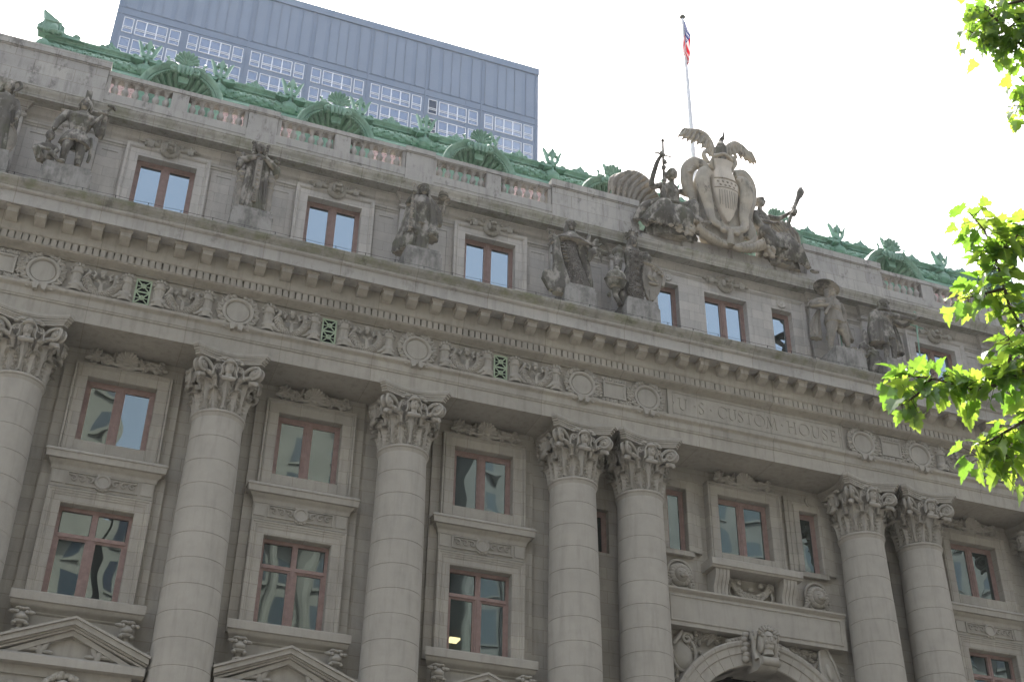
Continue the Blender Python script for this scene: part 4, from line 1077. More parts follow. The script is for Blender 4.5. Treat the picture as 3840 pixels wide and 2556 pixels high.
# lion masks over the attic windows
def lionmask():
    m = MB(); r = random.Random(8)
    for k in range(16):
        a = 2*pi*k/16; m.ell((.25*cos(a), .02, .26*sin(a)-.02), (.13, .10, .12), Euler((0, -a, 0)).to_matrix(), 10, 8)
    m.ell((0, -.05, 0), (.22, .2, .24), n=18, m=12); m.ell((0, -.24, .0), (.13, .13, .08)); m.ell((0, -.36, .03), (.065, .04, .04))
    for s in (-1, 1):
        m.ell((s*.09, -.22, .06), (.05, .04, .035)); m.ell((s*.07, -.30, -.03), (.07, .07, .05)); m.ell((s*.14, -.18, -.14), (.05, .08, .12)); m.ell((s*.2, -.02, .2), (.07, .06, .08)); m.ell((s*.09, -.2, .12), (.08, .06, .03))
        m.tube([(s*.3, .03, .03), (s*.5, -.02, .0), (s*.64, -.06, .04)], [.08, .09, .08], 8)
        for q in range(4): m.tube([(s*(.60+.05*q), -.09, .04), (s*(.61+.05*q), -.13, -.06), (s*(.61+.05*q), -.10, -.16)], [.035, .035, .018], 6)
        for q in range(5): leafb(m, s*(.4+.13*q), -.03, .06, .22, .14, r.random()*6.28, .07)
        m.ell((s*.95, -.02, .05), (.12, .06, .05)); m.ell((s*.75, -.05, .08), (.14, .09, .08))
    m.ell((0, -.22, -.175), (.10, .12, .05)); return m
lm = place(lionmask(), 'lion_mask', BAYS+[XC], y=1.33, z=6.98)
rg = MB()
for r1, r2_, yy in ((.20, .12, -.03),):
    n = 28; v = []
    for rr, y in ((.21, .05), (.21, -.02), (.19, -.05), (.16, -.05), (.13, -.02), (.09, -.02), (.08, -.04), (.04, -.05)): v += [(rr*cos(2*pi*i/n), y, rr*sin(2*pi*i/n)) for i in range(n)]
    rg.add(v, [(j*n+i, (j+1)*n+i, (j+1)*n+(i+1) % n, j*n+(i+1) % n) for j in range(7) for i in range(n)] + [tuple(7*n+i for i in range(n))])
place(rg, 'ring_boss', [XC-2.56, XC+2.56], mat='stone_attic', y=1.40, z=6.72)
# lion-head medallions and festoon under the balcony
def medal():
    m = MB()
    m.tube([(.40*cos(a), -.05, .10+.52*sin(a)) for a in [2*pi*i/30 for i in range(30)]], .05, 8, closed=True)
    for k in range(18):
        a = 2*pi*k/18; m.ell((.26*cos(a), -.08, .08+.30*sin(a)), (.13, .12, .12), n=8, m=6)
    m.ell((0, -.16, .05), (.21, .18, .25), n=16, m=10); m.ell((0, -.34, -.02), (.12, .12, .10)); m.ell((0, -.42, .0), (.06, .04, .04))
    for s in (-1, 1): m.ell((s*.08, -.3, .12), (.05, .04, .03)); m.ell((s*.18, -.1, .28), (.07, .06, .07)); m.ell((s*.07, -.38, -.06), (.07, .06, .05))
    for s in (-1, 1):
        for k in range(7): leafb(m, s*(.28+.04*k), -.06, -.1-.07*k, .26, .15, -pi/2+s*(.2+.12*k)-.3, .09); m.ell((s*(.34+.02*k), -.07, .1-.1*k), (.07, .07, .07), n=8, m=6)
    m.lathe([(.05, -.62), (.12, -.55), (.13, -.45), (.09, -.38)], (0, -.1, 0), 10); return m
for q_ in place(medal(), 'lion_medallion', [XC-2.72, XC+2.72], y=1.60, z=-5.84): q_.scale = (1.18, 1.1, 1.02)
def festoon():
    m = MB(); r = random.Random(6)
    for k in range(27):
        t = k/26; x = -.78+1.56*t; z = .18-.50*sin(t*pi)**.8; w_ = .07+.045*sin(t*pi)
        for q in range(3): m.ell((x+.04*(r.random()-.5), -.08-.04*r.random(), z+(q-1)*w_*.8), (.08, .08, w_*.7), n=8, m=6)
        leafb(m, x, -.14, z, .16, .10, (.6 if t < .5 else 2.4)+r.random(), .05)
    for s in (-1, 1):
        m.tube([(s*.78+.12*cos(a), -.1, .2+.12*sin(a)) for a in [2*pi*i/16 for i in range(16)]], .045, 6, closed=True)
        m.tube([(s*.8, -.05, .1), (s*.88, -.07, -.15), (s*.8, -.07, -.32), (s*.9, -.05, -.42)], [.06, .07, .05, .03], 8)
        m.ell((s*.45, -.06, .22), (.12, .08, .09)); m.tube([(s*.6, -.05, .3), (s*.45, -.1, .33), (s*.35, -.07, .22)], .04, 6)
    m.ell((0, -.07, .05), (.13, .08, .10)); return m
place(festoon(), 'festoon_relief', [XC], y=1.58, z=-5.92)
# keystone with a crowned woman's head
def keystone():
    m = MB(); z0 = -8.75
    m.prism([(1.6, -7.55), (.95, -7.6), (.8, -7.75), (.92, -8.1), (.85, -8.5), (.72, -8.65), (.75, -8.85), (.95, -8.95), (1.6, -8.9)], XC-.34, XC+.34)
    for s in (-1, 1):
        m.tube([(XC+s*.42, .88+.20*(1-t*.8)*cos(t*9), -7.85+.22*(1-t*.8)*sin(t*9)) for t in [i/16 for i in range(17)]], .06, 8)
        m.tube([(XC+s*.40, .98, -7.65), (XC+s*.43, .85, -8.0), (XC+s*.40, .95, -8.3), (XC+s*.36, .85, -8.62)], [.10, .09, .08, .11], 8)
        for k in range(6): m.ell((XC+s*(.55+.05*(k % 2)), 1.2, -7.7-.17*k), (.14, .14, .12), n=8, m=6)
        for k in range(5): m.ell((XC+s*(.6+.13*k), 1.35, -7.75-.05*k), (.12, .1, .08), n=8, m=6)
    m.tube([(XC-.3, .72, -8.68), (XC+.3, .72, -8.68)], .15, 12)
    y = .72; z = -7.98
    m.ell((XC, y, z), (.25, .26, .34), n=22, m=16); m.ell((XC, y-.04, z-.22), (.19, .2, .16)); m.ell((XC, y-.27, z-.03), (.04, .06, .10)); m.ell((XC, y-.22, z+.09), (.17, .06, .035))
    for s in (-1, 1): m.ell((XC+s*.09, y-.215, z+.03), (.05, .035, .025)); m.ell((XC+s*.24, y+.05, z-.1), (.10, .18, .34)); m.ell((XC+s*.12, y-.16, z-.1), (.07, .07, .08))
    m.ell((XC, y-.235, z-.155), (.075, .04, .022)); m.ell((XC, y-.22, z-.19), (.06, .04, .02)); m.ell((XC, y-.18, z-.28), (.07, .07, .05)); m.tube([(XC, y+.02, z-.2), (XC, y+.02, z-.5)], [.15, .2], 14)
    r = random.Random(1)
    for k in range(46):
        a = -.2+(pi+.4)*r.random(); q = .24+.1*r.random(); m.ell((XC+q*cos(a)*1.0, y-.12+.3*r.random(), z+.1+q*sin(a)), (.07, .07, .07), n=8, m=6)
    for k in range(9): a = .35+(pi-.7)*k/8; leafb(m, XC+.25*cos(a), y-.12, z+.12+.2*sin(a), .2, .10, a, .05)
    return m
keystone().build('keystone_head', 'stone_carved', H, 60)
def spandrel(s):
    m = MB(); r = random.Random(10+s); cx, cz = XC+s*2.72, -8.35; y = 1.60
    if s < 0:                                   # scrolled cartouche
        m.ell((cx-.05, y, cz-.2), (.40, .16, .55), n=20, m=12)
        m.tube([(cx-.05+.45*cos(a), y-.12, cz-.2+.6*sin(a)) for a in [pi*.9+1.5*pi*i/20 for i in range(21)]], .06, 8)
        m.tube([(cx+.08+.2*(1-t*.8)*cos(t*9), y-.16, cz+.32+.2*(1-t*.8)*sin(t*9)) for t in [i/18 for i in range(19)]], .055, 8)
        m.tube([(cx-.42, y-.12, cz+.1), (cx-.2, y-.16, cz+.38), (cx-.05, y-.1, cz+.6)], [.06, .09, .05], 8)
    else:                                       # tilted shield with ribbons
        m.prism([(cx-.28, cz+.55), (cx-.02, cz+.78), (cx+.25, cz+.2), (cx+.5, cz-.5), (cx+.2, cz-.75), (cx-.15, cz-.6), (cx-.30, cz-.1)], y-.2, y, 'y')
        m.tube([(cx-.02, y-.22, cz+.78), (cx+.25, y-.24, cz+.2), (cx+.5, y-.22, cz-.5)], .05, 8); m.tube([(cx-.28, y-.22, cz+.55), (cx-.32, y-.24, cz-.1), (cx-.15, y-.22, cz-.6), (cx+.2, y-.22, cz-.78), (cx+.5, y-.22, cz-.5)], .05, 8)
        m.ell((cx+.05, y-.22, cz-.15), (.12, .06, .3), Euler((0, -.3, 0)).to_matrix())
        for k in range(3): m.tube([(cx-.5+.5*k, y-.1, cz+.5-.35*k), (cx+.7, y-.12, cz+.1-.2*k)], .04, 6)
    for k in range(60):
        t = r.random(); x = cx-s*(.0+1.35*t)+(r.random()-.5)*.3; z = -7.82-.1*r.random()-(0 if t > .4 else 1.3*r.random()*(1-t))
        if math.hypot(x-XC, z-AZ) < ARO+.06: continue
        leafb(m, x, y-.03, z, .2+.12*r.random(), .13, r.random()*6.28, .1)
        if k % 3 == 0: m.ell((x, y-.05, z), (.07, .07, .07), n=8, m=6)
    for k in range(16):
        z = -8.3-.13*k; x = cx+s*(.35+.1*r.random()); leafb(m, x, y-.03, z, .24, .13, r.random()*6.28, .1); m.ell((x-s*.1, y-.03, z), (.08, .07, .08), n=8, m=6)
    return m
for s in (-1, 1): spandrel(s).build('spandrel_relief', 'stone_carved', H, 60)
# bird wire and its pins on the cornice edge
m = MB(); pins = [X0+.6+1.02*i for i in range(56)]
plain('dark_metal', (.03, .03, .03), .5)
wp = []
for i, x in enumerate(pins[:-1]):
    for k in range(4): t = k/4; wp.append((x+(pins[i+1]-x)*t, -1.02, 2.72-.02*4*t*(1-t)))
wire = m.tube(wp, .007, 4).build('bird_wire', 'dark_metal', H)
pin = MB().lathe([(.035, 0), (.035, .02), (.012, .03), (.012, .2), (.02, .21)], n=8).build('pin', 'dark_metal', wire, 35, (pins[0], -1.02, 2.5))
for x in pins[1:]: dup(pin, (x, -1.02, 2.5))

m, t, b = nmat('lamp_glow'); b.inputs['Emission Color'].default_value = (1, .78, .42, 1); b.inputs['Emission Strength'].default_value = 1.1; b.inputs['Base Color'].default_value = (.8, .7, .5, 1)
MB().box(14.28, 14.62, 2.15, 2.55, -8.92, -8.86).build('ceiling_lamp', 'lamp_glow', H)
# ================================================================== STATUES
class Fig(MB):
    def tube(s, pts, rs, n=8, closed=False, flat=None):
        if not closed and 3 <= len(pts) <= 11:
            P = [Vector(p) for p in pts]; k = len(P); R = [rs]*k if isinstance(rs, (int, float)) else list(rs)
            P = [P[0]*2-P[1]]+P+[P[-1]*2-P[-2]]; Q, W = [], []
            for i in range(k-1):
                a, b, c, d = P[i:i+4]
                for j in range(4):
                    t = j/4; Q.append(.5*((2*b)+(c-a)*t+(2*a-5*b+4*c-d)*t*t+(3*b-a-3*c+d)*t**3)); W.append(R[i]+(R[i+1]-R[i])*t)
            Q.append(P[-2]); W.append(R[-1]); pts, rs = Q, W
        return MB.tube(s, pts, rs, n, closed, flat)
    def limb(s, pts, rs, n=12): return s.tube(pts, rs, n)
    def loft(s, secs, n=64, cap=True):
        """secs: (z, cx, cy, rx, ry, fold amplitude, fold count, phase)"""
        v = []
        for (z, cx, cy, rx, ry, am, nf, ph) in secs:
            for i in range(n):
                a = 2*pi*i/n
                k = 1+am*(abs(sin(a*nf/2+ph))*2-1+.4*sin(a*(nf*.5+2)+ph*2.3))
                v.append((cx+rx*k*cos(a), cy+ry*k*sin(a), z))
        f = [(j*n+i, j*n+(i+1) % n, (j+1)*n+(i+1) % n, (j+1)*n+i) for j in range(len(secs)-1) for i in range(n)]
        if secs[0][0] > secs[-1][0]: f = [q[::-1] for q in f]
        a_, b_ = tuple(range(n-1, -1, -1)), tuple((len(secs)-1)*n+i for i in range(n))
        if secs[0][0] > secs[-1][0]: a_, b_ = a_[::-1], b_[::-1]
        return s.add(v, f+[a_, b_])
    def head(s, c, k=1., turn=0., nod=0., beard=False, hair=0):
        """c: centre of the skull, k: scale (1 = head .42 high), turn about z"""
        R = Euler((nod, 0, turn)).to_matrix(); k *= 1.12; c = Vector(c)+Vector((0, 0, .02))
        def E(x, y, z, r, n=12, m=8):
            p = c+R @ (Vector((x, y, z))*k); s.ell(p, tuple(q*k for q in r), R, n, m)
        E(0, 0, .03, (.145, .175, .175), 20, 14); E(0, -.035, -.07, (.112, .135, .145), 18, 12); E(0, -.12, -.165, (.05, .045, .045))
        E(0, -.185, -.045, (.028, .05, .055)); E(0, -.155, .03, (.105, .03, .02)); E(0, -.19, -.075, (.03, .02, .016))
        E(0, -.158, -.118, (.045, .022, .011)); E(0, -.155, -.14, (.036, .02, .011))
        for q in (-1, 1): E(q*.055, -.142, -.005, (.028, .018, .013)); E(q*.14, .0, -.03, (.02, .035, .05)); E(q*.07, -.12, -.075, (.04, .04, .045))
        if beard:
            for q in (-.06, -.02, .02, .06): E(q, -.14, -.22, (.035, .05, .10))
        if hair:
            for q in (-1, 1):
                for j in range(3): E(q*(.15+.01*j), .04, -.05-.10*j, (.05, .09, .09))
            E(0, .10, .0, (.15, .12, .2)); E(0, .12, -.2, (.13, .08, .18))
        pa, pb = c+R @ (Vector((0, .03, -.12))*k), c+Vector((0, .06, -.36))*k
        s.tube([pa, pb], [.075*k, .10*k], 12)
    def hand(s, p, d, u, k=1., curl=.6):
        """p wrist, d palm direction, u up normal: palm, four fingers of unequal length and a thumb"""
        d = Vector(d).normalized(); u = Vector(u); u = (u-d*u.dot(d)).normalized(); w_ = d.cross(u)
        p = Vector(p); R = Matrix((d, w_, u)).transposed()
        s.ell(p+d*.07*k, (.085*k, .06*k, .032*k), R, 10, 8)
        for i, L in enumerate((.095, .11, .10, .08)):
            b = p+d*.13*k+w_*(i-1.5)*.031*k; m1 = b+(d*cos(curl*.6)-u*sin(curl*.6))*L*.5*k; e = m1+(d*cos(curl*1.7)-u*sin(curl*1.7))*L*.5*k
            s.tube([b-d*.02*k, m1, e], [.019*k, .018*k, .013*k], 6)
        b = p+d*.04*k-w_*.055*k; s.tube([b, b-w_*.05*k+d*.04*k-u*.01*k, b-w_*.055*k+d*.09*k-u*.03*k], [.024*k, .021*k, .015*k], 6)
    def solid(s, name, mat, parent, voxel=.017, smooth=1):
        o = s.build(name, mat, parent, 60)
        r = o.modifiers.new('r', 'REMESH'); r.mode = 'VOXEL'; r.voxel_size = voxel; r.use_smooth_shade = True
        if smooth: q = o.modifiers.new('s', 'SMOOTH'); q.iterations = smooth; q.factor = .5
        return o
YS, ZS = .45, 4.16
def statue(x, label, hw=.62, ztop=ZS):
    E_ = empty('statue', (x, YS, 2.6), label, 'statue', 'statues standing along the attic ledge')
    p = MB(); z = 2.6
    def zz(q): return q-z
    p.box(-hw, hw, -.55, .75, 0, zz(ztop-.32)); p.box(-hw+.04, hw-.04, -.52, .75, zz(ztop-.32), zz(ztop-.14)); p.box(-hw+.09, hw-.07, -.46, .7, zz(ztop-.14), zz(ztop))
    p.build('plinth', 'plinth_stone', E_, smooth=False)
    E_.scale = (1.1, 1.05, 1.055)
    return E_, Vector((0, 0, ztop-z))
def L3(o, *ps): return [o+Vector(p) for p in ps]
def add_local(f, o): f.v = [(a+o.x, b+o.y, c+o.z) for a, b, c in f.v]; return f
# --- 1: robed woman with a snake and a round shield (left edge)
E_, o = statue(-P2, 'robed woman statue with a curved shield, leftmost on the attic ledge')
f = Fig()
f.loft([(0, 0, 0, .42, .34, .10, 11, 0), (.4, 0, 0, .38, .32, .10, 11, .2), (1.0, .0, 0, .34, .28, .09, 9, .3), (1.45, 0, 0, .31, .25, .06, 9, .2), (1.78, 0, 0, .24, .20, .05, 8, 0), (2.1, 0, 0, .31, .22, .04, 6, 0), (2.35, 0, 0, .30, .19, .02, 6, 0), (2.48, 0, 0, .14, .13, 0, 6, 0)])
f.head((0, -.02, 2.78), 1, .3, 0, hair=1)
f.limb(L3(Vector(), (.27, 0, 2.32), (.45, -.05, 1.85), (.47, -.2, 1.45)), [.12, .10, .065]); f.hand((.47, -.2, 1.42), (.05, -.2, -1), (1, 0, 0), 1.2)
f.limb(L3(Vector(), (-.27, 0, 2.32), (-.5, -.1, 1.95), (-.3, -.4, 1.75)), [.12, .10, .065]); f.hand((-.3, -.4, 1.75), (.8, -.3, .1), (0, 0, 1), 1.2)
f.loft([(2.32, .28, .02, .14, .15, .06, 8, 0), (1.7, .33, .1, .17, .16, .12, 9, .2), (1.1, .32, .12, .2, .15, .15, 9, .4), (.5, .3, .15, .16, .12, .15, 9, .5)])
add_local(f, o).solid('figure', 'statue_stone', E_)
f = Fig().tube(L3(o, (.1, .02, 3.02), (.25, .0, 3.1), (.34, -.02, 2.9), (.22, -.05, 2.7), (.16, -.08, 2.62)), [.02, .05, .06, .05, .03], 8); f.ell(o+Vector((.02, -.05, 3.02)), (.09, .1, .06)); f.solid('snake', 'statue_stone', E_)
f = Fig(); pts = [(.30, .0, 1.35), (.52, -.05, 1.2), (.60, -.08, .9), (.55, -.05, .55), (.35, 0, .15), (.1, 0, .05)]
f.ell(o+Vector((.22, -.0, .72)), (.38, .10, .66), n=24, m=14); f.tube([o+Vector((.22+.38*cos(a), -.03, .72+.66*sin(a))) for a in [2*pi*i/30 for i in range(30)]], .035, 6, closed=True); f.build('shield', 'statue_stone_pale', E_)
# --- 2: muscular warrior with a sword, kneeling boy at his side
E_, o = statue(-.06, 'muscular warrior statue raising a sword hilt, a small figure crouching at his side', .72)
f = Fig()
f.limb(L3(Vector(), (-.13, 0, 1.35), (-.20, -.22, .82), (-.22, -.05, .42), (-.20, -.02, .1)), [.175, .135, .10, .065]); f.limb(L3(Vector(), (.15, 0, 1.35), (.22, -.05, .8), (.22, .02, .42), (.22, .03, .1)), [.175, .135, .105, .065])
f.ell((-.2, -.12, .62), (.10, .10, .18)); f.ell((.22, .05, .55), (.10, .11, .18)); f.ell((-.2, -.27, .84), (.09, .09, .10)); f.ell((.22, -.1, .82), (.09, .09, .10))
for x, y in ((-.2, -.12), (.23, -.08)): f.ell((x, y, .06), (.085, .19, .065)); f.ell((x, y-.05, .3), (.09, .12, .05))
f.loft([(1.5, 0, 0, .27, .20, .02, 6, 0), (1.72, 0, 0, .265, .19, .02, 6, 0), (1.95, .02, -.01, .33, .23, .02, 6, 0), (2.2, .02, -.02, .40, .24, .01, 6, 0), (2.38, .02, 0, .37, .19, .01, 6, 0), (2.5, .03, 0, .16, .13, 0, 6, 0)])
for q in (-1, 1):
    f.ell((.02+q*.16, -.17, 2.2), (.17, .10, .13)); f.ell((.02+q*.42, 0, 2.32), (.14, .14, .14))
    for j in range(3): f.ell((q*.07, -.19, 1.98-.13*j), (.065, .04, .06))
f.loft([(1.62, 0, 0, .30, .22, .03, 16, 0), (1.5, 0, 0, .33, .25, .07, 18, 0), (1.3, 0, -.01, .40, .30, .10, 18, 0), (1.12, 0, -.01, .43, .33, .12, 18, 0), (1.12, 0, -.01, .3, .22, .12, 18, 0), (1.4, 0, 0, .2, .2, 0, 4, 0)])
for k in range(14):
    a = pi*1.0+pi*k/13; f.tube([(.31*cos(a), .23*sin(a), 1.55), (.40*cos(a), .31*sin(a), 1.3), (.43*cos(a), .34*sin(a), 1.1)], [.035, .042, .045], 6)
f.limb(L3(Vector(), (-.40, 0, 2.34), (-.62, -.05, 1.85), (-.66, -.18, 1.45)), [.14, .125, .075]); f.ell((-.52, -.02, 2.1), (.12, .13, .2)); f.hand((-.66, -.18, 1.42), (-.2, -.3, -1), (-1, 0, 0), 1.3)
f.limb(L3(Vector(), (.42, 0, 2.34), (.66, -.02, 1.72), (.68, -.32, 2.32)), [.14, .12, .075]); f.ell((.56, -.0, 2.05), (.12, .13, .2)); f.ell((.68, -.18, 1.95), (.10, .1, .17)); f.hand((.68, -.32, 2.35), (-.3, -.1, 1), (0, -1, 0), 1.3, 1.2)
f.head((.05, -.04, 2.80), 1.05, -.12, -.15)
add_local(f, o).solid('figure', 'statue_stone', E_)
f = Fig(); f.ell((.05, 0, 2.86), (.19, .22, .19), n=18, m=12)
for q in (-1, 1): f.ell((.05+q*.18, .02, 2.72), (.05, .11, .17))
f.tube([(.05, -.20, 2.93), (.05, -.1, 3.08), (.05, .12, 3.1)], [.035, .05, .05]); f.box(.0, .10, .18, .34, 2.9, 3.55); f.box(-.04, .14, .14, .36, 3.25, 3.62)
add_local(f, o).solid('helmet', 'statue_stone', E_)
f = Fig(); f.tube([(.30, -.36, 1.75), (.62, -.4, 2.25)], [.05, .065]); f.box(.45, .78, -.46, -.34, 2.32, 2.38); f.tube([(.66, -.4, 2.36), (.80, -.42, 2.62)], [.04, .04]); f.ell((.82, -.42, 2.68), (.08, .08, .08)); f.ell((.92, -.4, 2.62), (.05, .05, .07)); f.ell((.72, -.42, 2.7), (.05, .05, .05))
f.tube([(.42, -.1, 1.5), (.5, .0, 1.0), (.48, .02, .6)], [.05, .06, .05]); add_local(f, o).solid('sword', 'statue_stone', E_)
f = Fig(); f.head((-.72, -.12, 1.18), .82, .5, .1); f.loft([(.3, -.68, .05, .20, .2, .02, 5, 0), (.6, -.66, .0, .22, .19, .02, 5, 0), (.85, -.68, -.02, .22, .16, .02, 5, 0), (.96, -.7, 0, .1, .1, 0, 4, 0)])
f.limb([(-.84, 0, .88), (-.95, -.2, .62), (-.72, -.35, .48)], [.08, .075, .05]); f.limb([(-.52, 0, .88), (-.42, -.2, .62), (-.5, -.35, .4)], [.08, .075, .05])
f.limb([(-.8, 0, .25), (-1.0, -.38, .42), (-.86, -.3, .05)], [.13, .11, .07]); f.limb([(-.55, 0, .25), (-.55, -.45, .28), (-.3, -.45, .06)], [.13, .10, .06]); f.ell((-.25, -.5, .05), (.15, .08, .06)); f.hand((-.72, -.35, .48), (.8, -.2, -.2), (0, 0, 1)); f.ell((-.72, -.0, 1.28), (.14, .15, .12))
add_local(f, o).solid('crouching_figure', 'statue_stone', E_)
# --- 3: hieratic figure with crossed arms between two little columns
E_, o = statue(5.98, 'stiff hooded statue with arms folded high, standing between two small columns', .64)
f = Fig()
f.loft([(0, .02, 0, .33, .27, .10, 20, 0), (.5, .02, 0, .31, .25, .07, 20, 0), (1.1, 0, 0, .29, .22, .05, 16, 0), (1.6, 0, 0, .27, .2, .03, 12, 0), (2.0, 0, 0, .30, .2, .02, 8, 0), (2.25, 0, 0, .32, .19, .02, 8, 0), (2.38, 0, 0, .27, .17, .02, 8, 0), (2.48, 0, .02, .14, .12, 0, 6, 0)])
for q in (-1, 1):
    f.loft([(.25, q*.34, .05, .10, .22, .12, 9, .3), (.6, q*.31, .04, .12, .24, .12, 9, .1), (1.3, q*.27, .02, .13, .24, .08, 9, 0), (1.9, q*.26, 0, .14, .2, .05, 9, 0), (2.3, q*.22, 0, .12, .16, 0, 9, 0)])
    f.limb([(q*.30, 0, 2.3), (q*.58, -.15, 1.98 if q > 0 else 2.02), (q*.12, -.34, 2.22+.03*q)], [.12, .13, .08]); f.loft([(1.72, q*.60, -.1, .08, .14, .05, 6, 0), (1.9, q*.58, -.13, .12, .16, .05, 6, 0), (2.1, q*.5, -.14, .10, .12, .03, 6, 0)])
    f.hand((q*.14, -.34, 2.22), (-q, -.15, .1), (0, -1, 0), 1.1, .5)
    for j in range(5): f.ell((q*.21, -.03, 2.95-.11*j), (.06, .12, .07))
    f.ell((q*.24, -.03, 3.0), (.07, .08, .06)); f.ell((q*.52, -.1, 2.32), (.08, .1, .10))
f.head((0, -.03, 2.76), 1., 0, 0); f.ell((0, .03, 2.85), (.17, .19, .17), n=16, m=12)
add_local(f, o).solid('figure', 'statue_stone', E_)
f = Fig(); f.box(-.10, .10, -.33, -.2, .95, 2.1); 
for k in range(5): f.ell((0, -.33, 1.1+.2*k), (.06, .03, .07))
f.box(-.065, .065, -.34, -.22, .38, .95)
for k in range(5): f.box(-.05, .05, -.36, -.3, .45+.1*k, .49+.1*k)
add_local(f, o).build('tablet_band', 'statue_stone_pale', E_)
for q in (-1, 1):
    c = MB().lathe([(.14, 0), (.16, .03), (.13, .1), (.12, .13), (.125, .7), (.12, 1.2), (.145, 1.22), (.12, 1.26), (.13, 1.36), (.16, 1.48), (.15, 1.56), (.17, 1.58), (.15, 1.7), (.10, 1.76)], (q*.46, -.02, 0), 18); c.ell((q*.46, -.14, 1.45), (.10, .06, .1)); add_local(c, o).build('small_column', 'statue_stone_pale', E_)
# --- 4: armoured man in an open mantle, hand on a tall sword, globe in the other
E_, o = statue(12.0, 'bearded man statue in armour and open mantle, globe in one raised hand', .62)
f = Fig()
for q, yy in ((-1, -.05), (1, -.12)):
    f.limb([(q*.13, 0, 1.4), (q*.16, yy, .8), (q*.16, yy+.08, .1)], [.15, .12, .075]); f.ell((q*.2, yy-.10, .06), (.08, .2, .07))
f.loft([(1.25, 0, 0, .27, .2, .08, 14, 0), (1.6, 0, 0, .24, .18, .02, 8, 0), (1.8, 0, 0, .23, .18, 0, 6, 0), (2.1, 0, -.02, .30, .22, 0, 6, 0), (2.35, 0, 0, .32, .19, 0, 6, 0), (2.5, 0, 0, .15, .13, 0, 6, 0)])
for q in (-1, 1):           # mantle: two falls with heavy rolled hems
    f.loft([(2.45, q*.22, .03, .16, .18, .05, 7, 0), (2.1, q*.34, .02, .17, .2, .08, 7, .2), (1.6, q*.37, .02, .18, .22, .10, 8, .3), (1.1, q*.36, -.02, .20, .25, .12, 8, .4), (.85, q*.36, -.02, .24, .28, .12, 8, .5), (.72, q*.36, -.02, .22, .25, .12, 8, .5)])
    f.tube([(q*.5, -.22, .9), (q*.36, -.3, .82), (q*.2, -.24, .86)], [.08, .09, .07], 8)
f.loft([(2.3, -.1, .15, .35, .14, .05, 9, 0), (1.2, -.15, .22, .46, .18, .10, 11, .2), (.4, -.25, .22, .55, .2, .12, 12, .4), (.02, -.28, .2, .55, .2, .10, 12, .5)])
f.loft([(1.0, -.28, -.08, .12, .13, .1, 7, 0), (.5, -.42, -.08, .2, .18, .14, 8, 0), (.12, -.48, -.05, .22, .2, .12, 8, 0), (.05, -.5, -.05, .16, .15, .1, 8, 0)])
f.loft([(1.0, .0, .0, .2, .16, .12, 9, 0), (.5, -.05, .02, .28, .2, .15, 9, .3), (.1, -.02, .02, .34, .22, .15, 9, .5)])
f.limb([(-.32, 0, 2.32), (-.5, -.15, 1.95), (-.44, -.38, 2.18)], [.14, .12, .07]); f.hand((-.44, -.38, 2.2), (.1, -.9, .1), (0, 0, 1), 1.25, 1.1)
f.limb([(.32, 0, 2.32), (.62, -.08, 1.85), (.68, -.3, 2.1)], [.14, .11, .07]); f.hand((.68, -.3, 2.12), (.2, -.7, .6), (0, -.2, 1), 1.3, .3)
f.loft([(1.35, .62, -.05, .06, .09, .1, 7, 0), (1.6, .6, -.05, .1, .13, .1, 7, 0), (1.9, .56, -.06, .12, .14, .06, 7, 0)])
f.head((.02, -.03, 2.80), 1., -.25, 0, beard=False, hair=1)
f.ell((.0, .0, 2.92), (.21, .24, .08), Euler((0, -.2, 0)).to_matrix(), 18, 10); f.ell((.02, .02, 2.96), (.15, .17, .10))
add_local(f, o).solid('figure', 'statue_stone', E_)
f = Fig(); f.tube([(-.42, -.40, 2.3), (-.42, -.4, 2.56)], .028); f.tube([(-.42+.055*cos(a), -.4, 2.62+.06*sin(a)) for a in [2*pi*i/16 for i in range(16)]], .018, 6, closed=True)
f.tube([(-.43, -.40, 2.15), (-.46, -.32, .7)], [.045, .05], 8)
for k in range(7): f.tube([(-.49, -.40, 2.0-.2*k), (-.39, -.44, 1.95-.2*k)], .022, 6)
add_local(f, o).build('sword', 'statue_stone_pale', E_)
f = Fig(); f.ell((.62, -.32, 2.50), (.16, .16, .20), n=18, m=12); 
for k in range(4): f.tube([(.62+.165*cos(a)*sin(.6+.5*k), -.32+.165*sin(a)*sin(.6+.5*k), 2.5+.2*cos(.6+.5*k)) for a in [2*pi*i/18 for i in range(18)]], .014, 5, closed=True)
add_local(f, o).build('globe', 'statue_stone', E_)
# --- 5: old man in a brocade robe and pointed cap with rudder and winged creature
stone('brocade', (.20, .18, .15), streak=.4, cream=.7, black=.4, speck=.1)
def brocade(m):
    t = m.node_tree; b = t.nodes['Principled BSDF']
    vo = N(t, 'ShaderNodeTexVoronoi', feature='SMOOTH_F1'); vo.inputs['Scale'].default_value = 5.5; t.links.new(pos(t), vo.inputs['Vector'])
    sn = N(t, 'ShaderNodeMath', operation='SINE'); ml = N(t, 'ShaderNodeMath', operation='MULTIPLY'); ml.inputs[1].default_value = 34; t.links.new(vo.outputs['Distance'], ml.inputs[0]); t.links.new(ml.outputs[0], sn.inputs[0])
    bp = N(t, 'ShaderNodeBump'); bp.inputs['Strength'].default_value = 1; bp.inputs['Distance'].default_value = .035; t.links.new(sn.outputs[0], bp.inputs['Height']); t.links.new(bp.outputs[0], b.inputs['Normal'])
brocade(MAT['brocade'])
E_, o = statue(18.0, 'old man statue in a patterned robe and wide cape, leaning on a ship rudder', .58)
f = Fig()
f.ell((-.2, -.1, .05), (.12, .2, .06)); f.ell((.3, -.15, .05), (.12, .2, .06))
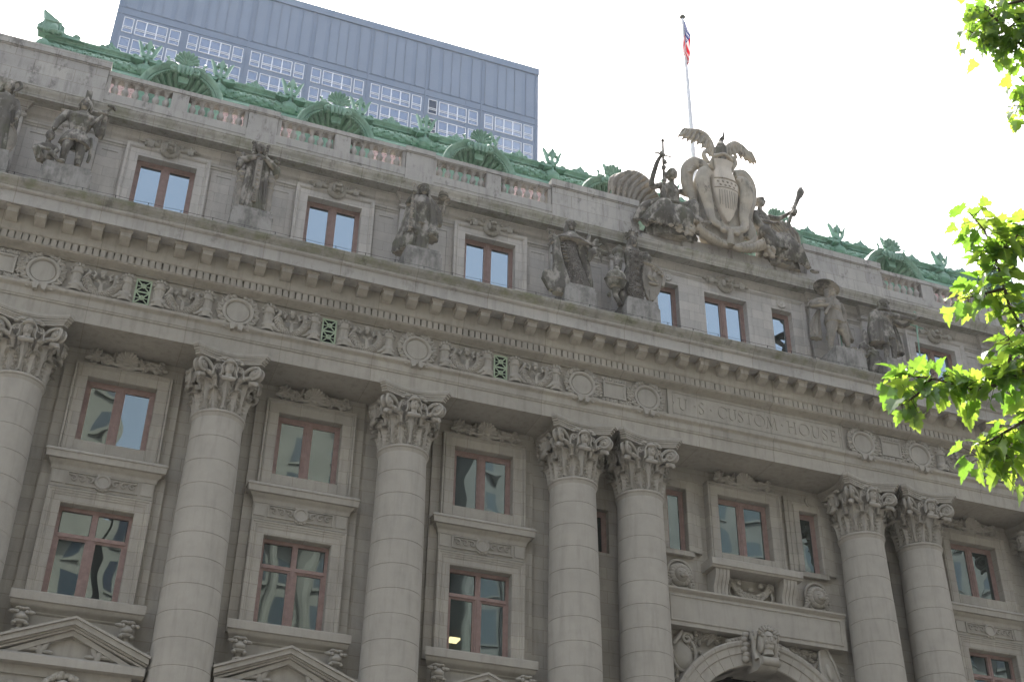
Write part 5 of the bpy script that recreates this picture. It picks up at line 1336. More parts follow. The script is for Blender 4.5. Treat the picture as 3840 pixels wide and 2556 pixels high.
f.loft([(2.05, -.05, .08, .42, .22, .04, 9, 0), (2.2, -.08, .05, .44, .26, .04, 9, 0), (2.38, -.08, .03, .30, .2, .03, 9, 0), (2.52, -.1, .02, .14, .13, 0, 9, 0)])
f.loft([(1.98, -.1, -.02, .74, .40, .04, 7, .4), (2.04, -.1, -.02, .76, .42, .04, 7, .4), (2.2, -.1, .0, .56, .33, .03, 7, .4), (2.42, -.1, 0, .26, .2, .02, 7, .4), (2.55, -.1, 0, .13, .12, 0, 6, 0)])
f.loft([(2.0, .22, .05, .2, .2, .06, 9, 0), (1.2, .42, .1, .2, .2, .08, 9, 0), (.5, .52, .12, .18, .2, .1, 9, 0), (.1, .52, .12, .16, .2, .1, 9, 0)])
f.limb([(-.4, 0, 2.1), (-.75, -.2, 1.95), (-.98, -.35, 1.72)], [.13, .11, .07]); f.hand((-.98, -.35, 1.72), (-.2, -.4, -.8), (-1, 0, 0), 1.25, 1.0)
f.limb([(.25, 0, 2.1), (.55, -.1, 1.75), (.78, -.32, 1.62)], [.13, .11, .07]); f.hand((.78, -.32, 1.62), (.9, -.3, .0), (0, 0, 1), 1.2, .3)
f.head((-.13, -.05, 2.80), 1.02, -.2, 0, beard=False)
f.loft([(2.42, -.13, .07, .24, .16, .05, 8, 0), (2.7, -.14, .06, .21, .17, .03, 8, 0), (2.9, -.14, .04, .18, .18, 0, 8, 0), (3.02, -.15, .05, .15, .16, 0, 6, 0), (3.14, -.16, .08, .09, .1, 0, 6, 0), (3.18, -.17, .1, .03, .03, 0, 6, 0)])
f.tube([(-.32, -.06, 2.92), (-.13, -.2, 2.90), (.06, -.06, 2.92)], .03)
add_local(f, o).solid('figure', 'statue_stone', E_)
f = Fig(); f.loft([(.04, .03, -.03, .52, .36, .07, 9, .3), (.3, .0, -.05, .48, .33, .05, 7, .2), (.9, -.12, -.06, .40, .30, .03, 5, 0), (1.5, -.22, -.05, .32, .27, .02, 5, 0), (1.95, -.22, -.03, .28, .24, .02, 5, 0), (2.15, -.18, 0, .2, .2, 0, 5, 0)])
add_local(f, o).solid('robe', 'brocade', E_, .025)
f = Fig(); f.limb([(-.95, -.42, 1.9), (-.86, -.42, 1.7), (-.80, -.38, 1.2), (-.72, -.34, .75)], [.04, .14, .16, .2], 10)
f.loft([(-.5, -.72, -.3, .22, .14, 0, 4, 0), (-.3, -.68, -.32, .33, .2, 0, 4, 0), (.1, -.64, -.33, .33, .2, 0, 4, 0), (.5, -.68, -.34, .26, .17, 0, 4, 0), (.8, -.73, -.35, .2, .15, 0, 4, 0)])
f.prism([(-1.05, -.4), (-1.3, .05), (-1.25, .35), (-1.08, .42), (-.9, .3), (-.85, -.45)], -.4, -.2, 'y')
for k in range(6): f.box(-.70+.035*k, -.52+.03*k, -.46, -.36, 1.55-.13*k, 1.61-.13*k)
f.tube([(-1.0+.10*cos(a), -.45, 1.95+.09*sin(a)) for a in [2*pi*i/16 for i in range(16)]], .022, 6, closed=True); f.tube([(-1.0, -.35, 1.15), (-.8, -.3, 1.2)], .04)
add_local(f, o).solid('rudder', 'statue_stone', E_)
f = Fig(); f.tube([(.42, -.25, 1.25), (.55, -.3, 1.6), (.68, -.3, 1.75), (.92, -.35, 1.68), (1.08, -.36, 1.74)], [.06, .16, .15, .1, .07]); f.tube([(.5, -.2, 1.7), (.44, -.15, 2.1), (.5, -.15, 2.45), (.56, -.15, 2.58)], [.07, .12, .07, .02], 8, flat=.4)
f.ell((.68, -.3, 2.0), (.14, .12, .17)); f.ell((.68, -.38, 2.12), (.10, .09, .09)); f.tube([(.78, -.36, 1.62), (.84, -.36, 1.4), (.86, -.36, 1.26)], [.05, .04, .02])
for k in range(6): f.ell((.6+.05*k, -.38, 1.92+.06*(k % 3)), (.04, .04, .05))
add_local(f, o).solid('winged_creature', 'statue_stone', E_)
# --- 6: crowned queen with globe and shield
E_, o = statue(20.5, 'crowned queen statue, one hand on a large globe, the other on a shield', .62)
f = Fig()
f.loft([(0, -.12, .05, .34, .32, .10, 12, 0), (.6, -.12, .05, .33, .3, .10, 12, 0), (1.3, -.1, .02, .31, .26, .06, 10, 0), (1.7, -.05, 0, .27, .22, .03, 8, 0), (2.1, -.05, 0, .32, .22, .02, 6, 0), (2.34, -.05, 0, .36, .19, .01, 6, 0), (2.48, -.05, 0, .14, .12, 0, 6, 0)])
for q in (-1, 1):
    f.ell((-.08+q*.55, 0, 2.18), (.2, .2, .19)); f.ell((-.08+q*.52, -.03, 2.36), (.12, .14, .10))
f.limb([(-.6, 0, 2.1), (-.72, -.1, 1.7), (-.86, -.35, 1.25)], [.15, .12, .065]); f.loft([(1.1, -.66, .0, .08, .1, .1, 7, 0), (1.4, -.68, -.02, .13, .15, .1, 7, 0), (1.8, -.64, -.02, .15, .16, .08, 7, 0)]); f.hand((-.86, -.35, 1.24), (-.05, -.5, -.7), (0, -1, .3), 1.25, .6)
f.limb([(.46, 0, 2.1), (.55, .0, 1.7), (.5, -.2, 1.5)], [.15, .10, .07])
f.head((-.03, -.03, 2.76), .98, -.15, 0); f.loft([(2.32, -.03, .08, .30, .16, .05, 8, 0), (2.6, -.03, .07, .23, .16, .03, 8, 0), (2.85, -.03, .04, .185, .18, 0, 8, 0), (2.96, -.03, .04, .12, .13, 0, 8, 0)])
f.loft([(0, -.48, .12, .16, .18, .15, 8, 0), (.6, -.46, .1, .12, .16, .12, 8, 0), (1.3, -.40, .08, .10, .15, .1, 8, 0)])
add_local(f, o).solid('figure', 'statue_stone', E_)
f = Fig(); f.loft([(.02, -.12, -.25, .26, .10, .04, 9, 0), (1.0, -.10, -.23, .25, .09, .03, 9, 0), (1.9, -.02, -.20, .25, .09, .02, 9, 0), (2.3, 0, -.16, .27, .1, .02, 9, 0)])
for k in range(7): f.ell((-.06, -.35, .35+.28*k), (.09, .05, .09)); f.ell((-.28, -.3, .2+.28*k), (.03, .05, .10)); f.ell((.16, -.3, .3+.28*k), (.03, .05, .10))
add_local(f, o).solid('gown_front', 'brocade', E_, .022)
f = Fig(); f.lathe([(.17, 2.92), (.19, 2.95), (.19, 3.0), (.175, 3.02), (.22, 3.14), (.14, 3.16)], (-.05, .02, 0), 20)
for k in range(8): a = 2*pi*k/8; f.ell((-.05+.21*cos(a), .02+.21*sin(a), 3.16), (.045, .045, .06), n=8, m=6)
f.tube([(-.05, .02, 3.1), (-.05, .02, 3.42)], .022, 6); f.tube([(-.14, .02, 3.32), (.04, .02, 3.32)], .022, 6); f.ell((-.05, .02, 3.2), (.06, .06, .06)); add_local(f, o).build('crown', 'statue_stone', E_)
f = Fig(); f.ell((-.88, -.3, .68), (.37, .34, .42), n=26, m=16); f.tube([(-.88+.38*cos(a), -.3+.34*sin(a), .68+.1*sin(a)) for a in [2*pi*i/30 for i in range(30)]], .03, 6, closed=True)
f.tube([(-.88, -.3, .3), (-.9, -.25, .1), (-.82, -.25, -.1), (-.7, -.2, -.25)], [.16, .1, .09, .08], 8); f.tube([(-.62, -.2, .3), (-.55, -.15, -.1), (-.5, -.12, -.3)], [.12, .12, .1]); f.ell((-1.1, -.2, .05), (.08, .08, .1)); add_local(f, o).solid('globe', 'statue_stone', E_)
f = Fig(); f.prism([(.18, 1.65), (.4, 1.6), (.7, 1.55), (.88, 1.2), (.8, .85), (.72, .5), (.55, .2), (.35, .05), (.2, .4), (.12, 1.0)], -.36, -.22, 'y')
for q in (((.18, 1.7), (.45, 1.66), (.75, 1.55), (.92, 1.2), (.84, .8)),): f.tube([(x, -.38, z) for x, z in q], .06, 8)
for k in range(7): f.ell((.18+.11*k, -.4, 1.72-.07*k*(1 if k > 2 else .3)), (.07, .06, .06), n=8, m=6)
f.tube([(.5, -.40, .95), (.35, -.44, 1.1), (.4, -.40, 1.35)], [.05, .1, .04], 8, flat=.5); f.tube([(.65, -.40, .95), (.52, -.46, 1.1), (.6, -.40, 1.35)], [.05, .1, .04], 8, flat=.5); f.ell((.5, -.4, .85), (.2, .07, .08)); f.box(.34, .46, -.42, -.34, .1, .5); f.box(.32, .48, -.43, -.34, .45, .55)
add_local(f, o).build('shield', 'statue_stone_pale', E_)
# --- 7: man in a broad hat and jacket
E_, o = statue(29.42, 'statue of a man in a broad-brimmed hat, one foot forward', .62)
f = Fig()
f.limb([(-.2, 0, 1.4), (-.42, -.12, .75), (-.45, 0, .05)], [.24, .15, .09]); f.limb([(.05, 0, 1.4), (.22, -.1, .78), (.30, .0, .2)], [.23, .14, .08])
f.ell((-.30, -.03, 1.1), (.22, .22, .28)); f.ell((.14, -.05, 1.1), (.22, .22, .26)); f.ell((-.45, -.10, .03), (.10, .2, .08)); f.ell((.36, -.15, .16), (.16, .24, .09)); f.ell((.3, 0, .05), (.3, .3, .13))
f.loft([(.52, -.43, -.02, .12, .13, .03, 9, 0), (.62, -.42, -.05, .18, .18, .06, 9, 0), (.74, -.41, -.08, .16, .17, .03, 9, 0)]); f.loft([(.6, .27, -.03, .11, .12, .03, 9, 0), (.68, .26, -.05, .16, .17, .06, 9, 0), (.8, .24, -.08, .14, .15, .03, 9, 0)])
f.loft([(1.28, -.12, 0, .42, .31, .05, 10, 0), (1.45, -.12, 0, .38, .29, .04, 10, 0), (1.8, -.12, 0, .30, .24, .02, 8, 0), (2.0, -.14, -.04, .33, .26, .01, 8, 0), (2.25, -.15, 0, .37, .23, .01, 8, 0), (2.42, -.15, 0, .26, .18, 0, 8, 0), (2.5, -.15, 0, .14, .13, 0, 8, 0)])
f.tube([(-.12+.31*cos(a), .25*sin(a), 1.86) for a in [2*pi*i/24 for i in range(24)]], .035, 6, closed=True)
f.limb([(-.48, 0, 2.28), (-.98, -.05, 1.98), (-.98, -.12, 1.88), (-.5, -.36, 1.85)], [.15, .13, .12, .08]); f.ell((-.72, -.05, 2.12), (.2, .15, .16)); f.hand((-.52, -.36, 1.85), (.9, -.1, .1), (0, -1, 0), 1.3, 1.0)
f.limb([(.18, 0, 2.28), (.38, .06, 1.85), (.32, .02, 1.5)], [.14, .11, .08])
f.head((-.16, -.04, 2.72), 1.02, .55, 0, hair=1); f.loft([(2.3, -.17, .05, .22, .15, .08, 8, 0), (2.6, -.17, .06, .19, .15, .05, 8, 0)])
f.loft([(1.9, -.62, .18, .06, .1, .2, 7, 0), (1.5, -.78, .2, .14, .12, .2, 7, .3), (1.0, -.86, .2, .2, .14, .2, 7, .5), (.55, -.88, .2, .22, .14, .2, 7, .7)])
f.loft([(2.3, .2, .12, .1, .14, .1, 7, 0), (1.4, .42, .18, .14, .18, .14, 8, .3), (.8, .5, .2, .22, .2, .14, 8, .5)])
f.prism([(.2, -.1), (.75, -.15), (.8, .1), (.62, .22), (.45, .1), (.2, .15)], -.35, .25, 'y')
add_local(f, o).solid('figure', 'statue_stone_pale', E_)
f = Fig(); R_ = Euler((-.15, .32, 0)).to_matrix(); f.ell((-.28, -.02, 2.88), (.48, .42, .05), R_, 28, 10); f.ell((-.24, .02, 2.96), (.19, .19, .18), R_, 18, 12); f.tube([Vector((-.28, -.02, 2.88))+R_@Vector((.48*cos(a), .42*sin(a), 0)) for a in [2*pi*i/28 for i in range(28)]], .03, 6, closed=True)
add_local(f, o).solid('hat', 'statue_stone', E_)
f = Fig(); f.tube([(-.72, -.34, 1.4), (-.2, -.42, 2.35)], [.05, .045], 8); add_local(f, o).build('baton', 'statue_stone_pale', E_)
f = Fig(); f.tube([(.12, .1, 1.5), (.1, .05, .1)], [.03, .02], 6); add_local(f, o).build('sword', 'verdigris', E_)
# --- 8: bare-headed bearded man in a cape, both hands out on a tall sword
E_, o = statue(31.75, 'caped bearded man statue holding out a tall green sword with both hands', .62)
f = Fig()
f.limb([(-.15, 0, 1.4), (-.18, -.08, .75), (-.2, .02, .05)], [.17, .125, .075]); f.limb([(.15, 0, 1.4), (.12, -.12, .75), (.10, -.02, .05)], [.17, .12, .07]); f.ell((-.2, -.1, .04), (.09, .2, .07)); f.ell((.12, -.15, .04), (.09, .2, .07))
f.loft([(1.1, .02, 0, .34, .27, .07, 12, 0), (1.5, 0, 0, .30, .24, .04, 10, 0), (1.75, 0, 0, .26, .21, .02, 8, 0), (2.05, 0, -.02, .32, .24, .01, 8, 0), (2.3, 0, 0, .33, .2, .01, 8, 0), (2.48, 0, 0, .15, .13, 0, 6, 0)])
f.loft([(2.42, -.12, .05, .32, .22, .04, 9, 0), (2.2, -.25, .06, .34, .25, .06, 9, .1), (1.6, -.35, .05, .36, .28, .09, 10, .2), (1.1, -.40, .03, .38, .30, .10, 10, .3), (.82, -.40, .02, .40, .30, .10, 10, .4)])
f.loft([(2.35, .25, .12, .12, .16, .05, 9, 0), (1.6, .42, .16, .2, .2, .1, 9, 0), (.9, .52, .18, .24, .2, .12, 9, 0), (.72, .52, .18, .22, .2, .12, 9, 0)])
f.tube([(-.4, .1, 2.35), (-.25, -.2, 2.4), (.1, -.22, 2.38), (.35, .05, 2.35)], .07, 8)
f.limb([(-.2, -.1, 2.2), (.25, -.35, 2.08), (.95, -.5, 1.98)], [.14, .125, .085]); f.hand((.95, -.5, 1.98), (.5, -.3, .6), (-.6, 0, .6), 1.35, 1.0)
f.limb([(.3, 0, 2.2), (.62, -.15, 1.85), (.95, -.42, 1.95)], [.12, .10, .08]); f.hand((.95, -.42, 2.0), (.3, -.3, .8), (-1, 0, .2), 1.25, .9); f.ell((1.02, -.5, 2.18), (.12, .1, .16))
f.head((.04, -.04, 2.78), 1.02, .5, 0, beard=True); f.ell((.02, .02, 2.86), (.17, .19, .18)); f.loft([(2.5, .02, .05, .19, .16, .02, 8, 0), (2.8, .02, .05, .18, .17, .02, 8, 0)])
add_local(f, o).solid('figure', 'statue_stone', E_)
f = Fig(); f.tube([(1.0, -.52, 1.75), (.9, -.5, .05)], [.035, .025], 6); f.tube([(.72, -.52, 1.72), (1.26, -.52, 1.66)], .025, 6); f.ell((1.02, -.52, 2.35), (.05, .05, .06)); add_local(f, o).build('sword', 'verdigris', E_)
f = Fig(); f.tube([(-.55, .1, 0), (-.7, .0, .25), (-.95, 0, .35), (-1.1, 0, .15), (-1.25, 0, .3), (-1.2, 0, .6), (-1.0, 0, .75), (-.98, 0, 1.1), (-1.0, 0, 1.35)], [.08, .1, .09, .10, .1, .10, .11, .11, .05], 10)
f.tube([(-1.08+.13*(1-t)*cos(t*9), -.08, .48+.13*(1-t)*sin(t*9)) for t in [i/12 for i in range(13)]], .04, 6)
for k in range(7): f.tube([(-.95+.07*k, .05, .5-.1*k), (-.75+.08*k, .0, .55-.12*k), (-.6+.06*k, 0, .45-.12*k)], [.09, .08, .02], 8)
f.loft([(-.55, -.85, .1, .2, .15, .1, 7, 0), (0, -.75, .1, .25, .2, .1, 7, 0), (.5, -.65, .1, .2, .16, .1, 7, 0)]); add_local(f, o).solid('scroll_prow', 'statue_stone', E_)
# --- 9: figure mostly behind the leaves
E_, o = statue(2*XC-12, 'robed statue mostly hidden behind the green leaves at the right')
f = Fig()
f.loft([(0, 0, 0, .42, .34, .10, 11, 0), (.9, .0, 0, .36, .3, .09, 9, .3), (1.5, 0, 0, .30, .24, .06, 9, .2), (2.1, 0, 0, .31, .22, .04, 6, 0), (2.35, 0, 0, .30, .19, .02, 6, 0), (2.48, 0, 0, .14, .13, 0, 6, 0)])
f.head((0, -.02, 2.78), 1, .2, 0, hair=1); f.limb([(.3, 0, 2.3), (.5, -.1, 1.8), (.3, -.35, 1.6)], [.12, .10, .065]); f.limb([(-.3, 0, 2.3), (-.5, -.1, 1.8), (-.4, -.35, 1.5)], [.12, .10, .065]); f.hand((.3, -.35, 1.6), (-.8, -.3, .1), (0, 0, 1), 1.2); f.hand((-.4, -.35, 1.5), (0, -.3, -1), (-1, 0, 0), 1.2)
add_local(f, o).solid('figure', 'statue_stone', E_)
# ================================================================== SCULPTURE GROUP OVER THE CENTRE
gp = MB(); gp.box(XC-3.8, XC+3.8, 1.5, 2.4, 7.96, 8.8); gp.box(XC-3.8, XC+3.8, .96, 1.5, 7.9, 8.22); gp.box(XC-2.1, XC+1.9, .82, 1.5, 7.92, 8.34); gp.build('sculpture_base', 'stone_weathered', H, smooth=False)
YG = 1.1; CX = XC-.12
GRP = 'sculptures on the centre of the roof parapet'
E_ = empty('heraldic_cartouche', (CX, YG, 8.2), 'great carved stone shield with stars and stripes framed by scrolls', 'sculpture', GRP)
def lc(f): return f
f = Fig(); z0 = 0
# shield
f = Fig(); n = 26
pts = [(-.02, .8), (.35, 1.3), (.56, 2.0), (.60, 2.75), (.52, 3.25), (.40, 3.62), (.42, 3.95), (.50, 4.25)]
prof_ = [(.05, 1.28), (.26, 1.62), (.44, 2.15), (.55, 2.8), (.56, 3.2), (.44, 3.75), (.36, 3.95), (.37, 4.15), (.46, 4.42)]
v = []; W = 20
for (hw, z) in prof_:
    for i in range(W+1):
        u = i/W*2-1; v.append((u*hw, -.62-.22*math.sqrt(max(0, 1-u*u*.9))*min(1, hw*2), z))
k0_ = len(v)
v += [(x, y+.45, z) for x, y, z in v]; W1 = W+1; nr = len(prof_)
fc = [(j*W1+i, j*W1+i+1, (j+1)*W1+i+1, (j+1)*W1+i) for j in range(nr-1) for i in range(W)] + [(k0_+j*W1+i, k0_+(j+1)*W1+i, k0_+(j+1)*W1+i+1, k0_+j*W1+i+1) for j in range(nr-1) for i in range(W)]
fc += [(j*W1, (j+1)*W1, k0_+(j+1)*W1, k0_+j*W1) for j in range(nr-1)] + [(j*W1+W, k0_+j*W1+W, k0_+(j+1)*W1+W, (j+1)*W1+W) for j in range(nr-1)] + [(i, k0_+i, k0_+i+1, i+1) for i in range(W)] + [((nr-1)*W1+i, (nr-1)*W1+i+1, k0_+(nr-1)*W1+i+1, k0_+(nr-1)*W1+i) for i in range(W)]
stone('shield_stone', (.58, .52, .43), streak=.45, black=.15, speck=.08)
sh = MB().add(v, fc).build('shield', 'shield_stone', E_, 60)
def shy(x, hw): u = max(-1, min(1, x/hw)); return -.62-.22*math.sqrt(max(0, 1-u*u*.9))*min(1, hw*2)
m = MB()
for k in range(4):
    x = -.33+.22*k
    hw_ = .5; a = [(x-.03, 1.9+abs(x)*.6), (x+.03, 1.9+abs(x)*.6), (x+.03, 2.72), (x-.03, 2.72)]
    for (xx) in (x-.05, x+.05): m.tube([(xx, shy(xx, .47)-.005, 1.72+abs(x)*.75), (xx, shy(xx, .52)-.005, 2.25), (xx, shy(xx, .55)-.005, 2.72)], .016, 5)
m.tube([(u*.56, shy(u*.56, .56)-.01, 2.86-.0*u) for u in [i/10-1 for i in range(21)]], .018, 5)
m.tube([(u*.53, shy(u*.53, .53)-.01, 3.35) for u in [i/10-1 for i in range(21)]], .03, 5)
for r_ in range(2):
    for k in range(5 if r_ else 4):
        x = (k-(2 if r_ else 1.5))*.2; z = 2.98+.18*r_
        pts = [(x+(.055 if q % 2 == 0 else .024)*sin(q*pi/5), z+(.055 if q % 2 == 0 else .024)*cos(q*pi/5)) for q in range(10)]
        y = shy(x, .56); m.prism(pts, y-.03, y+.02, 'y')
m.build('stars_and_stripes', 'cartouche_stone', sh, smooth=False)
f = Fig()      # backing and scroll frame
f.loft([(.15, 0, .0, .75, .45, .02, 4, 0), (.7, 0, .0, 1.0, .5, .02, 4, 0), (1.5, 0, 0, 1.15, .5, 0, 4, 0), (2.6, 0, 0, 1.2, .48, 0, 4, 0), (3.4, 0, 0, 1.15, .42, 0, 4, 0), (4.0, 0, 0, .95, .38, 0, 4, 0), (4.4, 0, 0, .6, .32, 0, 4, 0), (4.75, 0, 0, .3, .25, 0, 4, 0)], 40)
for s in (-1, 1):
    f.tube([(s*.02, -.5, .95), (s*.35, -.62, .95), (s*.75, -.6, 1.2), (s*.80, -.55, 1.9), (s*.95, -.6, 2.6), (s*1.02, -.6, 3.2), (s*.85, -.62, 3.62), (s*.62, -.62, 3.5)], [.13, .17, .19, .23, .29, .33, .29, .16], 14, flat=.62)
    f.tube([(s*1.0, -.3, .9), (s*1.25, -.3, 1.3), (s*1.25, -.2, 2.0), (s*1.35, -.2, 2.7), (s*1.5, -.15, 3.3), (s*1.45, -.2, 3.9), (s*1.15, -.3, 4.25), (s*.8, -.35, 4.15), (s*.75, -.4, 3.9)], [.18, .22, .2, .23, .27, .31, .3, .24, .15], 14, flat=.62)
    f.tube([(s*1.55, -.1, 3.9), (s*1.62, -.1, 3.4), (s*1.55, -.1, 2.8), (s*1.3, -.1, 2.5)], [.1, .14, .12, .06], 10)
    f.tube([(0, -.5, .25), (s*.4, -.55, .2), (s*.8, -.5, .45), (s*1.2, -.4, .75), (s*1.35, -.35, 1.1), (s*1.15, -.35, 1.35)], [.12, .13, .12, .11, .12, .08], 10)
    for k in range(6): f.ell((s*(1.1+.07*k), -.3, 4.35-.14*k), (.13, .16, .09), n=10, m=8)
    f.tube([(s*.40, -.5, 4.0), (s*.52, -.55, 4.25), (s*.44, -.6, 4.5), (s*.25, -.65, 4.58)], [.06, .08, .08, .07], 8)
    f.ell((s*.3, -.7, .72), (.16, .12, .13)); f.tube([(s*.55, -.35, 4.4), (s*.75, -.4, 4.75), (s*.62, -.45, 5.0), (s*.48, -.45, 4.8)], [.12, .11, .09, .06], 8)
f.tube([(-.45, -.68, 4.55), (0, -.82, 4.68), (.45, -.68, 4.55)], [.07, .09, .07], 8); f.tube([(0, -.6, .1), (0, -.68, .45), (0, -.7, .75)], [.2, .14, .12], 10)
for k in range(9): f.ell((-.4+.1*k, -.8+.1*abs(k-4)/4, 4.72-.02*abs(k-4)), (.04, .05, .06), n=8, m=6)
f.solid('scroll_frame', 'cartouche_stone', E_, .028)
f = Fig()      # cornucopias and fruit at the foot
for s in (-1, 1):
    f.tube([(s*.15, -.55, .1), (s*.45, -.65, .05), (s*.8, -.65, .12), (s*1.2, -.62, .35), (s*1.5, -.6, .55)], [.10, .14, .17, .2, .24], 14)
    for k in range(7): t = k/6; f.tube([(s*(.45+1.0*t)+.0, -.65+(.17+.07*t)*cos(a), .06+.48*t*t+(.17+.07*t)*sin(a)) for a in [2*pi*i/14 for i in range(14)]], .02, 5, closed=True)
r = random.Random(12)
for k in range(26): f.ell((-1.75-.35*r.random()+.1*r.random(), -.6-.15*r.random(), .25+.5*r.random()), (.10, .10, .10), n=8, m=6)
for k in range(18): f.ell((1.6+.4*r.random(), -.5-.2*r.random(), -.05+.55*r.random()), (.10, .10, .10), n=8, m=6)
for k in range(12): leafb(f, -1.5-1.1*r.random(), -.7, .1+.35*r.random(), .3, .18, r.random()*6.28, .06)
f.build('cornucopia', 'cartouche_stone', E_, 60)
# eagle
E_ = empty('eagle_sculpture', (CX+.15, YG-.1, 12.9), 'stone eagle with raised wings perched on top of the carved shield', 'sculpture', GRP); E_.scale = (1.1, 1.1, 1.08)
f = Fig(); f.tube([(0, .05, -.1), (0, -.12, .35), (.02, -.18, .75), (.06, -.12, 1.05), (.10, -.12, 1.2)], [.2, .26, .22, .12, .10], 14); f.ell((.12, -.16, 1.25), (.10, .13, .10)); f.tube([(.14, -.22, 1.28), (.16, -.26, 1.42), (.17, -.27, 1.6)], [.06, .05, .02], 8)
f.tube([(0, -.1, .1), (0, -.05, -.3), (0, .0, -.5)], [.16, .14, .1], 8, flat=.6)
for s in (-1, 1): f.tube([(s*.12, -.15, .15), (s*.15, -.22, -.1), (s*.15, -.28, -.22)], [.10, .07, .05], 8)
f.solid('body', 'statue_stone', E_)
def wing(s, pts, name='wing', drop=.6):
    """arched leading edge with feather rows hanging from it"""
    f = Fig(); n = len(pts)
    rs = [.09+.06*sin(i/(n-1)*pi) for i in range(n)]
    f.tube(pts, rs, 10)
    for i in range(n*3-2):
        t = i/(n*3-3)*(n-1); k = min(int(t), n-2); p = Vector(pts[k]).lerp(Vector(pts[k+1]), t-k)
        return_t = t/(n-1)
        L = drop*(.55+.5*sin(return_t*pi*.9))
        dirx = s*(.1+.45*return_t)
        dy = Vector((0, -.07*(i % 2), 0)); f.tube([p+dy, p+dy+Vector((dirx*L*.5, .03, -L*.55)), p+dy+Vector((dirx*L, .06, -L*(1-.12*(i % 2))))], [.07, .075, .04], 6)
    return f
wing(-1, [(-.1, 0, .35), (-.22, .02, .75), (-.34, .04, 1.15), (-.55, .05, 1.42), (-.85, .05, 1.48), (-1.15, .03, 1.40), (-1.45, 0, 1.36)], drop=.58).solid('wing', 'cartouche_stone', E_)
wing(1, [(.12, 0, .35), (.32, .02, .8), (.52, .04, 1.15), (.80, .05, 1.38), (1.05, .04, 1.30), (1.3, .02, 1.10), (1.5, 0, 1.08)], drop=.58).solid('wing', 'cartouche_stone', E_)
# seated winged women
E_ = empty('seated_figure', (CX-2.22, YG+.1, 8.2), 'seated winged woman sculpture left of the shield, holding a sword upright', 'sculpture', GRP); E_.scale = (1.2,)*3
f = Fig()
f.loft([(1.2, -.05, .0, .36, .28, .04, 8, 0), (1.6, -.02, .0, .28, .22, .03, 8, 0), (1.95, .0, -.02, .34, .25, .03, 8, 0), (2.3, .02, 0, .36, .21, .01, 8, 0), (2.5, .04, 0, .3, .17, .01, 8, 0), (2.62, .06, 0, .13, .12, 0, 6, 0)])
for q in (-1, 1): f.ell((.0+q*.15, -.2, 2.1), (.13, .12, .13))
f.limb([(-.15, 0, 1.3), (-.55, -.6, 1.05), (-.9, -.45, .7), (-1.2, -.35, .35)], [.27, .26, .24, .18]); f.limb([(.2, 0, 1.3), (.5, -.65, 1.3), (.52, -.65, .8), (.75, -.8, .62)], [.26, .24, .17, .08]); f.ell((.9, -.85, .56), (.16, .09, .07)); f.limb([(-.5, -.6, 1.1), (-.3, -.7, .5), (-.1, -.8, .2)], [.2, .17, .09])
for k in range(12): t = k/11; f.tube([(-.5+1.1*t, -.70+.25*abs(t-.5), 1.12), (-.7+1.1*t, -.75, .8), (-1.15+1.45*t, -.6, .25-.1*t)], [.09, .10, .07], 6)
f.loft([(.0, -.1, -.05, .85, .5, .06, 12, 0), (.3, -.1, -.1, .95, .5, .06, 12, 0), (.9, -.1, .0, .7, .45, .06, 12, 0), (1.3, -.05, .05, .45, .35, .05, 8, 0)])
f.tube([(-1.45, -.2, .45), (-1.2, -.35, .95), (-.7, -.4, 1.3), (-.1, -.35, 1.5), (.35, -.35, 1.45)], [.12, .17, .15, .12, .10], 8)
f.limb([(-.3, 0, 2.45), (-.72, -.1, 2.25), (-.62, -.35, 3.0), (-.48, -.45, 3.35)], [.12, .10, .085, .06]); f.hand((-.48, -.45, 3.35), (.2, -.2, 1), (0, -1, 0), 1.2, 1.)
f.limb([(.38, 0, 2.42), (.75, .02, 2.35), (1.0, .0, 2.7)], [.11, .09, .06]); f.hand((1.0, 0, 2.7), (.6, 0, .7), (0, -1, 0), 1.2, .4)
f.head((.12, -.05, 2.98), 1.0, 0, 0); f.ell((.12, .0, 3.08), (.19, .21, .15), n=16, m=10); f.tube([(-.04, -.1, 3.1), (.12, -.2, 3.14), (.28, -.1, 3.1)], .05, 8); f.ell((.12, .0, 3.22), (.12, .14, .08))
for k in range(8): f.ell((.12+.17*cos(k*.8), .0+.17*sin(k*.8), 3.0), (.06, .07, .09), n=8, m=6)
f.solid('figure', 'statue_stone', E_, .024)
f = Fig(); f.tube([(-.48, -.5, 1.1), (-.42, -.5, 3.3)], [.06, .05], 8); f.tube([(-.42, -.5, 3.3), (-.40, -.5, 3.95)], [.05, .045], 6); f.ell((-.40, -.5, 4.02), (.07, .06, .06)); f.tube([(-.78, -.5, 3.38), (-.08, -.5, 3.36)], .03, 6)
for k in range(5): f.ell((-.45+.05*(k % 2), -.54, 2.2+.28*k), (.09, .06, .12), Euler((0, .6*(-1)**k, 0)).to_matrix(), 8, 6)
f.build('sword', 'statue_stone', E_)
